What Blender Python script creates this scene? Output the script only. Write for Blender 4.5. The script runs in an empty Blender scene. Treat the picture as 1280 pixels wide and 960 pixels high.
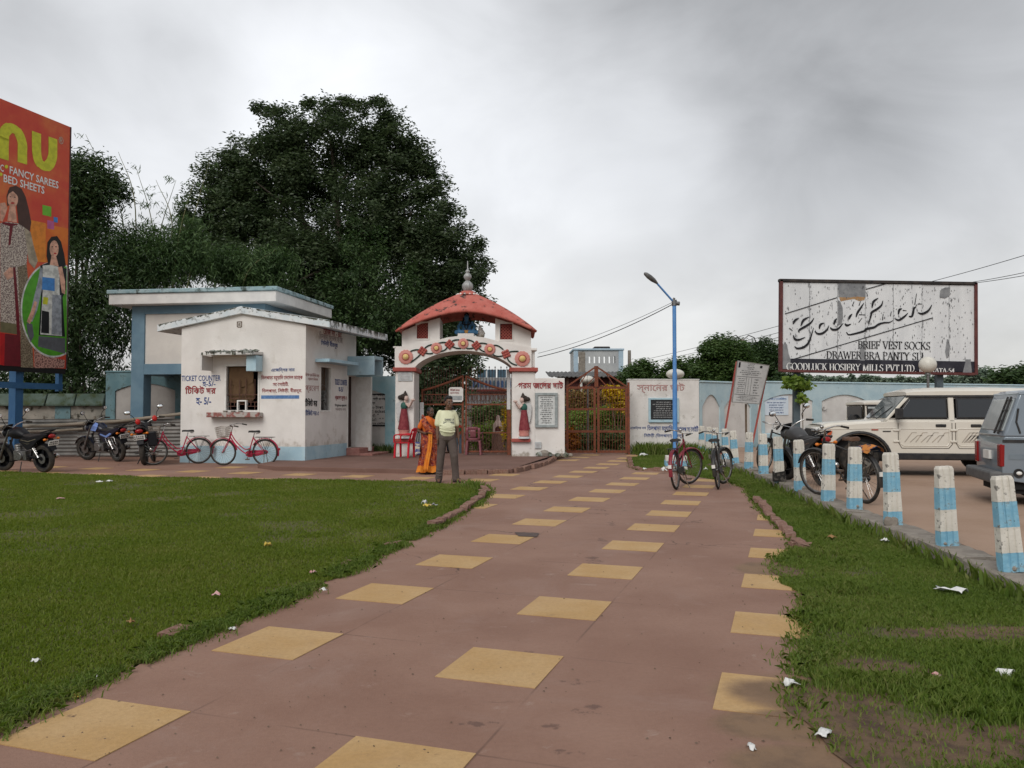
import bpy, math, random
import numpy as np
from mathutils import Vector, Matrix

# ------------------------------------------------------------------ camera, sky, sun, exposure
R = math.radians
sin, cos, pi = math.sin, math.cos, math.pi
scene = bpy.context.scene
COL = scene.collection
random.seed(7)
rng = np.random.default_rng(11)

EYE = 1.42                       # camera height
TILT = math.atan(33 / 1000)      # looking slightly up
cam = bpy.data.cameras.new('camera')
cam.lens = 28.125
cam.sensor_width = 36
cam.clip_start = .05
cam.clip_end = 5000
camo = bpy.data.objects.new('camera', cam)
COL.objects.link(camo)
camo.location = (0, 0, EYE)
camo.rotation_euler = (pi / 2 + TILT, 0, 0)
scene.camera = camo

SUN_EL, SUN_AZ = R(42), R(205)   # high, veiled, behind the camera and to its left
w = bpy.data.worlds.new('World')
scene.world = w
w.use_nodes = True
nt = w.node_tree
nt.nodes.clear()


def N(nt, typ, **kw):
 n = nt.nodes.new(typ)
 for k, v in kw.items():
  if k.startswith('i_'):
   k2 = k[2:]
   n.inputs[int(k2) if k2.isdigit() else k2].default_value = v
  else:
   setattr(n, k, v)
 return n


def L(nt, a, b):
 nt.links.new(a, b)


def math_node(nt, op, a, b=None, c=None, clamp=False):
 n = N(nt, 'ShaderNodeMath', operation=op, use_clamp=clamp)
 for i, v in enumerate((a, b, c)):
  if v is None:
   continue
  if isinstance(v, (int, float)):
   n.inputs[i].default_value = v
  else:
   L(nt, v, n.inputs[i])
 return n.outputs[0]


def smooth(nt, v, lo, hi, a=0., b=1.):
 n = N(nt, 'ShaderNodeMapRange', interpolation_type='SMOOTHSTEP')
 L(nt, v, n.inputs[0])
 for i, x in enumerate((lo, hi, a, b)):
  n.inputs[i + 1].default_value = x
 return n.outputs[0]


def sky_dir(px, py):
 x, z = (px - 640) / 1000, -(py - 480) / 1000
 c, s = cos(TILT), sin(TILT)
 return Vector((x, c - z * s, s + z * c)).normalized()


def build_world():
 out = N(nt, 'ShaderNodeOutputWorld')
 bg1 = N(nt, 'ShaderNodeBackground', i_Strength=.08)
 sky = N(nt, 'ShaderNodeTexSky', sky_type='NISHITA', sun_disc=False, sun_elevation=SUN_EL, sun_rotation=SUN_AZ)
 L(nt, sky.outputs[0], bg1.inputs[0])
 bg2 = N(nt, 'ShaderNodeBackground', i_Strength=1.0)
 tc = N(nt, 'ShaderNodeTexCoord')
 d = tc.outputs['Generated']
 sep = N(nt, 'ShaderNodeSeparateXYZ')
 L(nt, d, sep.inputs[0])
 def cloud(scale, off, detail=5, rough=.5, dist=.4):
  mp = N(nt, 'ShaderNodeMapping')
  mp.inputs['Location'].default_value = off
  mp.inputs['Rotation'].default_value = (0, R(-28), 0)
  mp.inputs['Scale'].default_value = (scale, scale, scale * 1.7)
  L(nt, d, mp.inputs[0])
  n = N(nt, 'ShaderNodeTexNoise', i_Scale=1., i_Detail=detail, i_Roughness=rough, i_Distortion=dist)
  L(nt, mp.outputs[0], n.inputs['Vector'])
  return n.outputs['Fac']
 big = cloud(1.5, (3.1, 1.7, 0), 3, .45)
 mid = cloud(4.2, (1.0, 5.2, 2), 7, .52, .5)
 tone = math_node(nt, 'ADD', math_node(nt, 'MULTIPLY', math_node(nt, 'SUBTRACT', big, .5), .50),
     math_node(nt, 'MULTIPLY', math_node(nt, 'SUBTRACT', mid, .5), .33))
 # the large masses of this cloud deck: thick (grey) and thin (pale) patches
 wob = N(nt, 'ShaderNodeTexNoise', i_Scale=2.6, i_Detail=4.)
 L(nt, d, wob.inputs['Vector'])
 wv = N(nt, 'ShaderNodeVectorMath', operation='MULTIPLY_ADD')
 L(nt, wob.outputs['Color'], wv.inputs[0])
 wv.inputs[1].default_value = (.34, .34, .34)
 sub = N(nt, 'ShaderNodeVectorMath', operation='SUBTRACT')
 L(nt, d, sub.inputs[0])
 sub.inputs[1].default_value = (.17, .17, .17)
 L(nt, sub.outputs[0], wv.inputs[2])
 for px, py, rad, amt in ((980, -20, .34, -.12), (1180, 40, .42, -.10), (690, -60, .22, -.10), (80, 10, .26, -.12), (330, -40, .2, -.05),
       (1250, 150, .22, -.05), (560, 170, .30, .12), (200, 170, .30, .13), (400, 70, .14, .09),
       (640, 380, .20, .09), (760, 330, .2, .05), (900, 250, .25, .02), (1000, 360, .22, -.05), (1150, 300, .2, .03)):
  dn = N(nt, 'ShaderNodeVectorMath', operation='DISTANCE')
  L(nt, wv.outputs[0], dn.inputs[0])
  dn.inputs[1].default_value = sky_dir(px, py)
  tone = math_node(nt, 'ADD', tone, smooth(nt, dn.outputs['Value'], 0., rad, amt, 0.))
 val = math_node(nt, 'ADD', math_node(nt, 'MULTIPLY', tone, 1.15), .52, clamp=True)
 low = smooth(nt, sep.outputs[2], 0., .30, 1., 0.)
 mixc = N(nt, 'ShaderNodeMix', data_type='RGBA')
 L(nt, low, mixc.inputs[0])
 mixc.inputs[6].default_value = (.965, .985, 1.02, 1)
 mixc.inputs[7].default_value = (1.0, .995, .975, 1)
 mul = N(nt, 'ShaderNodeVectorMath', operation='SCALE')
 L(nt, mixc.outputs[2], mul.inputs[0])
 L(nt, val, mul.inputs['Scale'])
 L(nt, mul.outputs[0], bg2.inputs[0])
 mix = N(nt, 'ShaderNodeMixShader', i_0=.95)
 L(nt, bg1.outputs[0], mix.inputs[1])
 L(nt, bg2.outputs[0], mix.inputs[2])
 L(nt, mix.outputs[0], out.inputs[0])


build_world()
sun = bpy.data.lights.new('sun', 'SUN')
sun.energy = 1.4
sun.angle = R(35)
sun.color = (1, .965, .91)
suno = bpy.data.objects.new('sun', sun)
COL.objects.link(suno)
suno.rotation_euler = (pi / 2 - SUN_EL, 0, -(SUN_AZ - pi))   # light travels towards the far right
scene.view_settings.view_transform = 'Standard'
scene.view_settings.look = 'None'
scene.view_settings.exposure = 0.42
scene.view_settings.gamma = 1
scene.cycles.max_bounces = 6
scene.cycles.transparent_max_bounces = 12
scene.cycles.use_denoising = True


# ------------------------------------------------------------------ measuring: a picture point to a point on the ground or at a depth
def ray(px, py):
 x, z = (px - 640) / 1000, -(py - 480) / 1000
 c, s = cos(TILT), sin(TILT)
 return Vector((x, c - z * s, s + z * c))


def G(px, py, z=0.):
 r = ray(px, py)
 k = (z - EYE) / r.z
 return Vector((r.x * k, r.y * k, z))


def A(px, py, Y):
 r = ray(px, py)
 k = Y / r.y
 return Vector((r.x * k, Y, EYE + r.z * k))


class Plane:
 """A wall plane through O turned by rz; xz() gives local coordinates of a measured point on it."""
 def __init__(s, O, rz):
  s.O, s.rz = Vector(O), rz
  s.ux = Vector((cos(rz), sin(rz), 0))
  s.n = Vector((sin(rz), -cos(rz), 0))

 def xz(s, px, py):
  r = ray(px, py)
  c = Vector((0, 0, EYE))
  k = (s.O - c).dot(s.n) / r.dot(s.n)
  p = c + r * k - s.O
  return p.dot(s.ux), p.z

 def box(s, x0, y0, x1, y1):
  a, b = s.xz(x0, y1), s.xz(x1, y0)
  return a[0], a[1], b[0], b[1]


# ------------------------------------------------------------------ mesh helpers
class MB:
 def __init__(s):
  s.v, s.f, s.mi, s.m = [], [], [], Matrix()

 def add(s, vs, fs, mat=0):
  o = len(s.v)
  m = s.m
  s.v += [tuple(m @ Vector(p)) for p in vs]
  s.f += [tuple(i + o for i in f) for f in fs]
  s.mi += [mat] * len(fs)
  return s

 def hexa(s, p, mat=0):
  return s.add(p, [(3, 2, 1, 0), (4, 5, 6, 7), (0, 1, 5, 4), (1, 2, 6, 5), (2, 3, 7, 6), (3, 0, 4, 7)], mat)

 def box(s, cx, cy, cz, sx, sy, sz, mat=0, rot=None):
  p = [Vector((x * sx / 2, y * sy / 2, z * sz / 2)) for z in (-1, 1) for x, y in ((-1, -1), (1, -1), (1, 1), (-1, 1))]
  if rot is not None:
   p = [rot @ q for q in p]
  return s.hexa([q + Vector((cx, cy, cz)) for q in p], mat)

 def b2(s, x0, x1, y0, y1, z0, z1, mat=0):
  return s.box((x0 + x1) / 2, (y0 + y1) / 2, (z0 + z1) / 2, x1 - x0, y1 - y0, z1 - z0, mat)

 def bar(s, p0, p1, w, h, mat=0, up=(0, 0, 1)):
  p0, p1 = Vector(p0), Vector(p1)
  d = (p1 - p0).normalized()
  u = Vector(up)
  if abs(d.dot(u)) > .98:
   u = Vector((0, 1, 0))
  a = d.cross(u).normalized() * w / 2
  b = a.cross(d).normalized() * h / 2
  return s.hexa([p0 - a - b, p0 + a - b, p0 + a + b, p0 - a + b, p1 - a - b, p1 + a - b, p1 + a + b, p1 - a + b], mat)

 def tube(s, pts, r, n=8, mat=0, closed=False, squash=None):
  pts = [Vector(p) for p in pts]
  k = len(pts)
  rs = r if isinstance(r, (list, tuple)) else [r] * k
  vs, fs = [], []
  prev = None
  for i, p in enumerate(pts):
   if closed:
    d = pts[(i + 1) % k] - pts[i - 1]
   else:
    d = pts[min(i + 1, k - 1)] - pts[max(i - 1, 0)]
   d.normalize()
   if prev is None:
    u = Vector((0, 0, 1)) if abs(d.z) < .9 else Vector((0, 1, 0))
    a = d.cross(u).normalized()
   else:
    a = (prev - d * prev.dot(d))
    a = a.normalized() if a.length > 1e-6 else d.orthogonal().normalized()
   prev = a
   b = d.cross(a)
   for j in range(n):
    t = 2 * pi * j / n
    q = a * cos(t) * rs[i] + b * sin(t) * rs[i]
    if squash:
     q = Vector((q.x * squash[0], q.y * squash[1], q.z * squash[2]))
    vs.append(p + q)
  for i in range(k if closed else k - 1):
   i2 = (i + 1) % k
   for j in range(n):
    j2 = (j + 1) % n
    fs.append((i * n + j, i * n + j2, i2 * n + j2, i2 * n + j))
  if not closed:
   fs.append(tuple(range(n - 1, -1, -1)))
   fs.append(tuple((k - 1) * n + j for j in range(n)))
  return s.add(vs, fs, mat)

 def lathe(s, prof, c=(0, 0, 0), n=16, mat=0, axis='z', flute=0., nf=0, sx=1., sy=1.):
  vs, fs = [], []
  for r, z in prof:
   for j in range(n):
    t = 2 * pi * j / n
    rr = r * (1 + flute * cos(nf * t)) if nf else r
    q = (rr * cos(t) * sx, rr * sin(t) * sy, z)
    if axis == 'y':
     q = (q[0], q[2], q[1])
    elif axis == 'x':
     q = (q[2], q[0], q[1])
    vs.append((q[0] + c[0], q[1] + c[1], q[2] + c[2]))
  k = len(prof)
  for i in range(k - 1):
   for j in range(n):
    j2 = (j + 1) % n
    fs.append((i * n + j, i * n + j2, (i + 1) * n + j2, (i + 1) * n + j))
  fs.append(tuple(range(n - 1, -1, -1)))
  fs.append(tuple((k - 1) * n + j for j in range(n)))
  return s.add(vs, fs, mat)

 def ball(s, c, r, n=12, m=8, mat=0, rot=None):
  r = (r, r, r) if isinstance(r, (int, float)) else r
  vs, fs = [], []
  for i in range(m + 1):
   ph = pi * i / m
   for j in range(n):
    t = 2 * pi * j / n
    q = Vector((r[0] * sin(ph) * cos(t), r[1] * sin(ph) * sin(t), r[2] * cos(ph)))
    if rot is not None:
     q = rot @ q
    vs.append(q + Vector(c))
  for i in range(m):
   for j in range(n):
    j2 = (j + 1) % n
    fs.append((i * n + j, (i + 1) * n + j, (i + 1) * n + j2, i * n + j2))
  return s.add(vs, fs, mat)

 def prism(s, poly, a, b, plane='xz', mat=0):
  """Extrude a 2-D outline: 'xz' between y=a and y=b, 'xy' between z=a and z=b, 'yz' between x=a and x=b."""
  def P(u, v, w_):
   return (u, w_, v) if plane == 'xz' else ((u, v, w_) if plane == 'xy' else (w_, u, v))
  n = len(poly)
  vs = [P(u, v, a) for u, v in poly] + [P(u, v, b) for u, v in poly]
  fs = [tuple(range(n)), tuple(range(2 * n - 1, n - 1, -1))]
  fs += [(i, i + n, (i + 1) % n + n, (i + 1) % n) for i in range(n)]
  return s.add(vs, fs, mat)

 def sheet(s, rows, mat=0, closed=False):
  """Faces through a grid of points."""
  k, n = len(rows), len(rows[0])
  vs = [p for r_ in rows for p in r_]
  fs = []
  for i in range(k - 1):
   for j in range(n if closed else n - 1):
    j2 = (j + 1) % n
    fs.append((i * n + j, i * n + j2, (i + 1) * n + j2, (i + 1) * n + j))
  return s.add(vs, fs, mat)

 def wall(s, W, H, t, holes, mat=0):
  """A wall in the xz plane, outer face at y=0, with rectangular openings (x0, z0, x1, z1)."""
  xs = sorted({0., W} | {h[0] for h in holes} | {h[2] for h in holes})
  zs = sorted({0., H} | {h[1] for h in holes} | {h[3] for h in holes})

  def solid(i, j):
   if not (0 <= i < len(xs) - 1 and 0 <= j < len(zs) - 1):
    return False
   x, z = (xs[i] + xs[i + 1]) / 2, (zs[j] + zs[j + 1]) / 2
   return not any(h[0] < x < h[2] and h[1] < z < h[3] for h in holes)
  for i in range(len(xs) - 1):
   for j in range(len(zs) - 1):
    if not solid(i, j):
     continue
    x0, x1, z0, z1 = xs[i], xs[i + 1], zs[j], zs[j + 1]
    s.add([(x0, 0, z0), (x1, 0, z0), (x1, 0, z1), (x0, 0, z1)], [(0, 1, 2, 3)], mat)
    s.add([(x0, t, z0), (x1, t, z0), (x1, t, z1), (x0, t, z1)], [(3, 2, 1, 0)], mat)
    for di, dj, q in ((-1, 0, [(x0, z0), (x0, z1)]), (1, 0, [(x1, z0), (x1, z1)]),
         (0, -1, [(x0, z0), (x1, z0)]), (0, 1, [(x0, z1), (x1, z1)])):
     if not solid(i + di, j + dj):
      (a, b), (c, d) = q
      s.add([(a, 0, b), (c, 0, d), (c, t, d), (a, t, b)], [(0, 1, 2, 3)], mat)
  return s

 def build(s, name, mats, parent=None, smooth=False, bevel=0., loc=None, seg=1, fix=True):
  me = bpy.data.meshes.new(name)
  me.from_pydata(s.v, [], s.f)
  mats = mats if isinstance(mats, (list, tuple)) else [mats]
  for m in mats:
   me.materials.append(m)
  if len(mats) > 1:
   me.polygons.foreach_set('material_index', s.mi)
  if fix:
   import bmesh
   bm = bmesh.new()
   bm.from_mesh(me)
   bmesh.ops.recalc_face_normals(bm, faces=bm.faces[:])
   bm.to_mesh(me)
   bm.free()
  if smooth:
   me.polygons.foreach_set('use_smooth', [True] * len(me.polygons))
   me.set_sharp_from_angle(angle=R(smooth if smooth > 1 else 40))
  o = bpy.data.objects.new(name, me)
  COL.objects.link(o)
  o.parent = parent
  if loc is not None:
   o.location = loc
  if bevel:
   b = o.modifiers.new('bevel', 'BEVEL')
   b.width, b.segments, b.limit_method = bevel, seg, 'ANGLE'
   b.angle_limit = R(35)
  return o


def mesh_np(name, V, F, mat, parent=None, smooth=False):
 me = bpy.data.meshes.new(name)
 V = np.asarray(V, dtype=np.float32)
 F = np.asarray(F, dtype=np.int32)
 m, k = F.shape
 me.vertices.add(len(V))
 me.vertices.foreach_set('co', V.ravel())
 me.loops.add(m * k)
 me.loops.foreach_set('vertex_index', F.ravel())
 me.polygons.add(m)
 me.polygons.foreach_set('loop_start', np.arange(0, m * k, k, dtype=np.int32))
 if smooth:
  me.polygons.foreach_set('use_smooth', np.ones(m, dtype=bool))
 me.update()
 me.validate()
 me.materials.append(mat)
 o = bpy.data.objects.new(name, me)
 COL.objects.link(o)
 o.parent = parent
 return o


def thing(name, label, cat, loc=(0, 0, 0), rz=0., group=None):
 o = bpy.data.objects.new(name, None)
 o.empty_display_size = .1
 COL.objects.link(o)
 o.location = loc
 o.rotation_euler = (0, 0, rz)
 return tag(o, label, cat, group, 'thing')


def tag(o, label=None, cat=None, group=None, kind=None):
 for k, v in (('label', label), ('category', cat), ('group', group), ('kind', kind)):
  if v:
   o[k] = v
 return o


def dup(root, loc, rz=None, label=None, **kw):
 def cp(o, par):
  c = o.copy()
  COL.objects.link(c)
  c.parent = par
  for ch in o.children:
   cp(ch, c)
  return c
 r = cp(root, None)
 r.location = loc
 if rz is not None:
  r.rotation_euler = (0, 0, rz)
 return tag(r, label, **kw)


def share(o, parent, loc, rot=None, scale=None):
 c = o.copy()
 COL.objects.link(c)
 c.parent = parent
 c.location = loc
 if rot is not None:
  c.rotation_euler = rot
 if scale is not None:
  c.scale = scale
 return c


# ------------------------------------------------------------------ materials
def mat(name, c1, c2=None, scale=4., rough=.75, bump=0., bscale=40., metal=0., spec=.3, stain=None, stain2=None,
  stretch=(1, 1, 1), coords='Object', sharp=(.35, .65), coat=0., bump2=None, alpha=None, emit=None):
 m = bpy.data.materials.new(name)
 m.use_nodes = True
 t = m.node_tree
 p = t.nodes['Principled BSDF']
 p.inputs['Roughness'].default_value = rough
 p.inputs['Metallic'].default_value = metal
 p.inputs['Specular IOR Level'].default_value = spec
 p.inputs['Coat Weight'].default_value = coat
 c1 = tuple(c1) + (1,)
 if emit:
  p.inputs['Emission Color'].default_value = c1
  p.inputs['Emission Strength'].default_value = emit
 p.inputs['Base Color'].default_value = c1
 if c2 is None and stain is None and not bump:
  return m
 if coords == 'World':
  vec = N(t, 'ShaderNodeNewGeometry').outputs['Position']
 else:
  vec = N(t, 'ShaderNodeTexCoord').outputs[coords]
 mp = N(t, 'ShaderNodeMapping')
 mp.inputs['Scale'].default_value = stretch
 L(t, vec, mp.inputs[0])

 def noise(sc, detail=6., rg=.6, src=mp.outputs[0], off=None):
  n = N(t, 'ShaderNodeTexNoise', i_Scale=sc, i_Detail=detail, i_Roughness=rg)
  L(t, src, n.inputs['Vector'])
  return n.outputs['Fac']
 col = None
 if c2 is not None:
  mx = N(t, 'ShaderNodeMix', data_type='RGBA')
  L(t, smooth(t, noise(scale), sharp[0], sharp[1]), mx.inputs[0])
  mx.inputs[6].default_value = c1
  mx.inputs[7].default_value = tuple(c2) + (1,)
  col = mx.outputs[2]
 for st in (stain, stain2):
  if st is None:
   continue
  sc, lo, hi, sc_col, zlo, zhi = (tuple(st) + (None, None))[:6]
  f = smooth(t, noise(sc, 8., .65), lo, hi)
  if zlo is not None:                       # splashed dirt that thins out between two heights
   sp = N(t, 'ShaderNodeSeparateXYZ')
   L(t, vec, sp.inputs[0])
   hz = smooth(t, sp.outputs[2], min(zlo, zhi), max(zlo, zhi), *((1., 0.) if zlo < zhi else (0., 1.)))
   f = smooth(t, math_node(t, 'ADD', noise(sc, 8., .65), math_node(t, 'MULTIPLY', math_node(t, 'SUBTRACT', hz, 1.), .55)), lo, hi)
  mx = N(t, 'ShaderNodeMix', data_type='RGBA')
  L(t, f, mx.inputs[0])
  if col is None:
   mx.inputs[6].default_value = c1
  else:
   L(t, col, mx.inputs[6])
  mx.inputs[7].default_value = tuple(sc_col) + (1,)
  col = mx.outputs[2]
 if col is not None:
  L(t, col, p.inputs['Base Color'])
 if bump:
  b = N(t, 'ShaderNodeBump', i_Strength=bump, i_Distance=.02)
  L(t, noise(bscale), b.inputs['Height'])
  L(t, b.outputs[0], p.inputs['Normal'])
 return m


def leaf_mat(name, cols, trans=.25, rough=.55, spec=.25):
 m = bpy.data.materials.new(name)
 m.use_nodes = True
 t = m.node_tree
 p = t.nodes['Principled BSDF']
 p.inputs['Roughness'].default_value = rough
 p.inputs['Specular IOR Level'].default_value = spec
 g = N(t, 'ShaderNodeNewGeometry')
 r = N(t, 'ShaderNodeValToRGB')
 e = r.color_ramp.elements
 n = len(cols)
 while len(e) < n:
  e.new(.5)
 for i, c in enumerate(cols):
  e[i].position = i / (n - 1)
  e[i].color = tuple(c) + (1,)
 ns = N(t, 'ShaderNodeTexNoise', i_Scale=.9, i_Detail=3.)
 L(t, g.outputs['Position'], ns.inputs['Vector'])
 f = math_node(t, 'ADD', math_node(t, 'MULTIPLY', g.outputs['Random Per Island'], .55),
     math_node(t, 'MULTIPLY', math_node(t, 'SUBTRACT', ns.outputs['Fac'], .28), .95), clamp=True)
 L(t, f, r.inputs[0])
 L(t, r.outputs[0], p.inputs['Base Color'])
 tr = N(t, 'ShaderNodeBsdfTranslucent')
 hs = N(t, 'ShaderNodeHueSaturation', i_Value=1.3, i_Saturation=1.15)
 L(t, r.outputs[0], hs.inputs['Color'])
 L(t, hs.outputs[0], tr.inputs[0])
 mx = N(t, 'ShaderNodeMixShader', i_0=trans)
 L(t, p.outputs[0], mx.inputs[1])
 L(t, tr.outputs[0], mx.inputs[2])
 L(t, mx.outputs[0], t.nodes['Material Output'].inputs[0])
 return m


def hexc(h):
 """An sRGB hex colour as linear."""
 v = [int(h[i:i + 2], 16) / 255 for i in (0, 2, 4)]
 return tuple(x / 12.92 if x <= .04045 else ((x + .055) / 1.055) ** 2.4 for x in v)


M = {}
M['plaster'] = mat('white_plaster', (.655, .625, .59), (.73, .70, .665), 1.3, .9, .35, 25, stain=(2.0, .56, .78, (.50, .45, .39)),
     stain2=(3.2, .30, .60, (.37, .32, .265), .0, 1.7))
M['plaster_old'] = mat('aged_white_plaster', (.60, .57, .54), (.70, .67, .64), 1.6, .9, .3, 25, stain=(4.5, .56, .75, (.36, .33, .29)),
      stain2=(3.5, .36, .6, (.28, .25, .20), .0, 1.1))
M['cream'] = mat('cream_plaster', (.60, .57, .53), (.66, .63, .58), 1.5, .9, .15, 25, stain=(3., .62, .85, (.40, .37, .33)))
M['sky_blue'] = mat('pale_blue_paint', (.33, .48, .56), (.42, .56, .62), 2.2, .85, .2, 30, stain=(5., .56, .78, (.24, .30, .32)))
M['slab_edge'] = mat('weathered_pale_fascia', (.56, .63, .66), (.68, .70, .70), 2.5, .85, .3, 30, stain=(6., .52, .70, (.07, .075, .06)))
M['slab_white'] = mat('white_fascia', (.58, .57, .55), (.68, .67, .64), 1.6, .85, .2, 30, stain=(3.5, .63, .72, (.10, .10, .09)))
M['moss_slab'] = mat('mossy_concrete', (.40, .41, .40), (.10, .11, .07), 9, .9, .5, 30, stain=(7., .5, .6, (.03, .035, .02)))
M['bluegrey'] = mat('blue_grey_paint', (.13, .22, .29), (.17, .27, .34), 1.6, .8, .15, 30, stain=(5., .62, .8, (.10, .15, .18)))
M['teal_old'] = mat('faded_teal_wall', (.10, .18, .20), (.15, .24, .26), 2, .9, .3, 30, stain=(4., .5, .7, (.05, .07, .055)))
M['wall_blue'] = mat('boundary_wall_blue', (.36, .48, .53), (.44, .55, .58), 1.8, .9, .2, 30, stain=(5., .58, .75, (.26, .30, .30)),
     stain2=(3.2, .4, .62, (.13, .13, .10), .0, .8))
M['wall_panel'] = mat('boundary_wall_panel', (.58, .55, .52), (.66, .63, .60), 1.8, .9, .2, 30, stain=(3., .58, .78, (.42, .37, .31)),
      stain2=(3.2, .4, .62, (.2, .17, .13), .0, .9))
M['red_paint'] = mat('oxide_red_paint', (.30, .06, .05), (.36, .09, .07), 3, .7, .15, 30, stain=(6., .60, .75, (.17, .06, .05)))
M['roof_red'] = mat('red_roof', (.40, .095, .072), (.46, .14, .11), 3, .75, .3, 30, stain=(4.4, .545, .64, (.05, .035, .03)))
M['arch_white'] = mat('gate_white', (.665, .63, .595), (.74, .71, .675), 1.8, .85, .2, 30, stain=(5., .64, .84, (.46, .41, .37)),
      stain2=(3.5, .42, .62, (.34, .30, .25), .0, 1.0))
M['pink'] = mat('pink_paint', (.52, .20, .17), (.58, .26, .22), 6, .7)
M['yellow'] = mat('buff_yellow_paint', (.62, .44, .16), (.66, .48, .2), 6, .7)
M['dkgreen'] = mat('dark_green_paint', (.015, .04, .03), rough=.6)
M['silver'] = mat('silver_paint', (.36, .36, .35), (.28, .28, .28), 10, .45, metal=.3)
M['black'] = mat('black_paint', (.010, .010, .012), rough=.4, spec=.15)
M['rubber'] = mat('tyre_rubber', (.018, .017, .016), (.05, .042, .034), 9, .9, .2, 60)
M['chrome'] = mat('chrome', (.55, .55, .55), (.30, .28, .26), 20, .25, metal=1.)
M['steel'] = mat('dull_steel', (.22, .22, .22), (.14, .13, .12), 20, .45, metal=.8)
M['rust_gate'] = mat('rusty_red_iron', (.21, .062, .03), (.13, .045, .026), 14, .75, .2, 60)
M['rust_dark'] = mat('dark_rusty_iron', (.075, .04, .032), (.13, .06, .04), 16, .8)
M['blue_pole'] = mat('blue_enamel', (.07, .215, .50), (.10, .26, .54), 6, .45, spec=.5)
M['blue_steel'] = mat('dark_blue_steel', (.03, .10, .22), (.04, .12, .24), 4, .55)
M['blue_text'] = mat('navy_lettering', (.03, .06, .20), (.06, .10, .26), 25, .85)
M['blue_bar'] = mat('blue_painted_bar', (.07, .16, .36), (.14, .24, .42), 12, .85)
M['red_text'] = mat('dark_red_lettering', (.24, .025, .03), (.33, .08, .08), 25, .85)
M['pale_text'] = mat('faded_red_lettering', (.40, .22, .21), (.47, .32, .30), 25, .85)
M['grey_text'] = mat('faded_grey_lettering', (.34, .27, .27), (.44, .38, .37), 25, .85)
M['black_text'] = mat('black_lettering', (.015, .015, .018), rough=.85)
M['white_text'] = mat('white_lettering', (.72, .72, .70), rough=.8)
M['grey_letter'] = mat('grey_engraved_lettering', (.42, .42, .42), rough=.8)
M['dark'] = mat('dark_recess', (.012, .011, .011), rough=.9)
M['brown_cloth'] = mat('brown_curtain', (.12, .072, .038), (.10, .058, .03), 8, .95)
M['maroon'] = mat('maroon_paint', (.085, .02, .018), (.11, .03, .025), 5, .7)
M['concrete'] = mat('grey_concrete', (.19, .165, .14), (.27, .24, .205), 5, .95, .5, 30, stain=(9., .55, .7, (.12, .105, .09)))
M['brick'] = mat('worn_brick', (.19, .10, .075), (.27, .17, .13), 18, .95, .6, 60, stain=(9., .56, .72, (.09, .075, .055)))
M['stone_grey'] = mat('grey_marble', (.40, .42, .42), (.48, .50, .50), 9, .5)
M['white_paint'] = mat('white_enamel', (.72, .71, .68), (.64, .62, .58), 7, .5)
M['glass_dark'] = mat('dark_glass', (.012, .014, .017), rough=.08, spec=.7)
M['globe'] = mat('opal_globe', (.62, .60, .54), (.55, .53, .47), 6, .4, spec=.5)
M['bark'] = mat('bark', (.07, .055, .043), (.12, .10, .08), 8, .95, .8, 30, stretch=(1, 1, .25))
M['bamboo'] = mat('bamboo_culm', (.10, .12, .05), (.16, .15, .07), 5, .6, stretch=(1, 1, .4))
M['bamboo_dry'] = mat('dry_bamboo', (.20, .17, .13), (.29, .25, .20), 7, .7, .3, 40, stretch=(.3, 1, 1))
M['wood'] = mat('rough_wood', (.11, .08, .055), (.16, .12, .085), 9, .9)
# ------------------------------------------------------------------ the ground, the path and its slabs
YAW = math.atan(338 / 1000)
CU, SU = cos(YAW), sin(YAW)


def UV(u, v, z=0.):
 """Path coordinates (across, along) to world."""
 return Vector((u * CU + v * SU, -u * SU + v * CU, z))


def inpoly(x, y, poly):
 x, y = np.asarray(x), np.asarray(y)
 r = np.zeros(x.shape, bool)
 n = len(poly)
 for i in range(n):
  x0, y0 = poly[i][0], poly[i][1]
  x1, y1 = poly[(i + 1) % n][0], poly[(i + 1) % n][1]
  c = (y0 > y) != (y1 > y)
  r ^= c & (x < (x1 - x0) * (y - y0) / (y1 - y0 + 1e-12) + x0)
 return r


def vnoise(x, y, s, seed=0):
 x, y = np.asarray(x) * s, np.asarray(y) * s
 xi, yi = np.floor(x).astype(np.int64), np.floor(y).astype(np.int64)
 fx, fy = x - xi, y - yi
 fx, fy = fx * fx * (3 - 2 * fx), fy * fy * (3 - 2 * fy)

 def h(a, b):
  n = (a * 374761393 + b * 668265263 + seed * 974711) & 0x7fffffff
  n = ((n ^ (n >> 13)) * 1274126177) & 0x7fffffff
  return ((n ^ (n >> 16)) & 0xffff) / 65535.
 return (h(xi, yi) * (1 - fx) + h(xi + 1, yi) * fx) * (1 - fy) + (h(xi, yi + 1) * (1 - fx) + h(xi + 1, yi + 1) * fx) * fy


def fbm(x, y, s, seed=0):
 return .55 * vnoise(x, y, s, seed) + .3 * vnoise(x, y, s * 2.1, seed + 1) + .15 * vnoise(x, y, s * 4.3, seed + 2)


def ragged(pts, step=.12, amp=.05, seed=3, keep=()):
 """Densify an outline and roughen its edge."""
 out = []
 n = len(pts)
 for i in range(n):
  a, b = Vector(pts[i][:2]), Vector(pts[(i + 1) % n][:2])
  k = max(1, int((b - a).length / step))
  if i in keep:
   out.append(tuple(a))
   continue
  nn = (b - a).orthogonal().normalized()
  for j in range(k):
   p = a.lerp(b, j / k)
   q = p + nn * (float(fbm(p.x, p.y, 2.3, seed)) - .5) * 2.6 * amp
   out.append((q.x, q.y))
 return out


DIRT = [(G(1000, 868), .52, .36), (G(1030, 905), .45, .30), (G(985, 905), .42, .24), (G(1245, 930), .95, .26), (G(1250, 792), .85, .16),
  (G(962, 712), .34, .42), (G(1095, 838), .34, .20), (G(1012, 958), .42, .25)]


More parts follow.
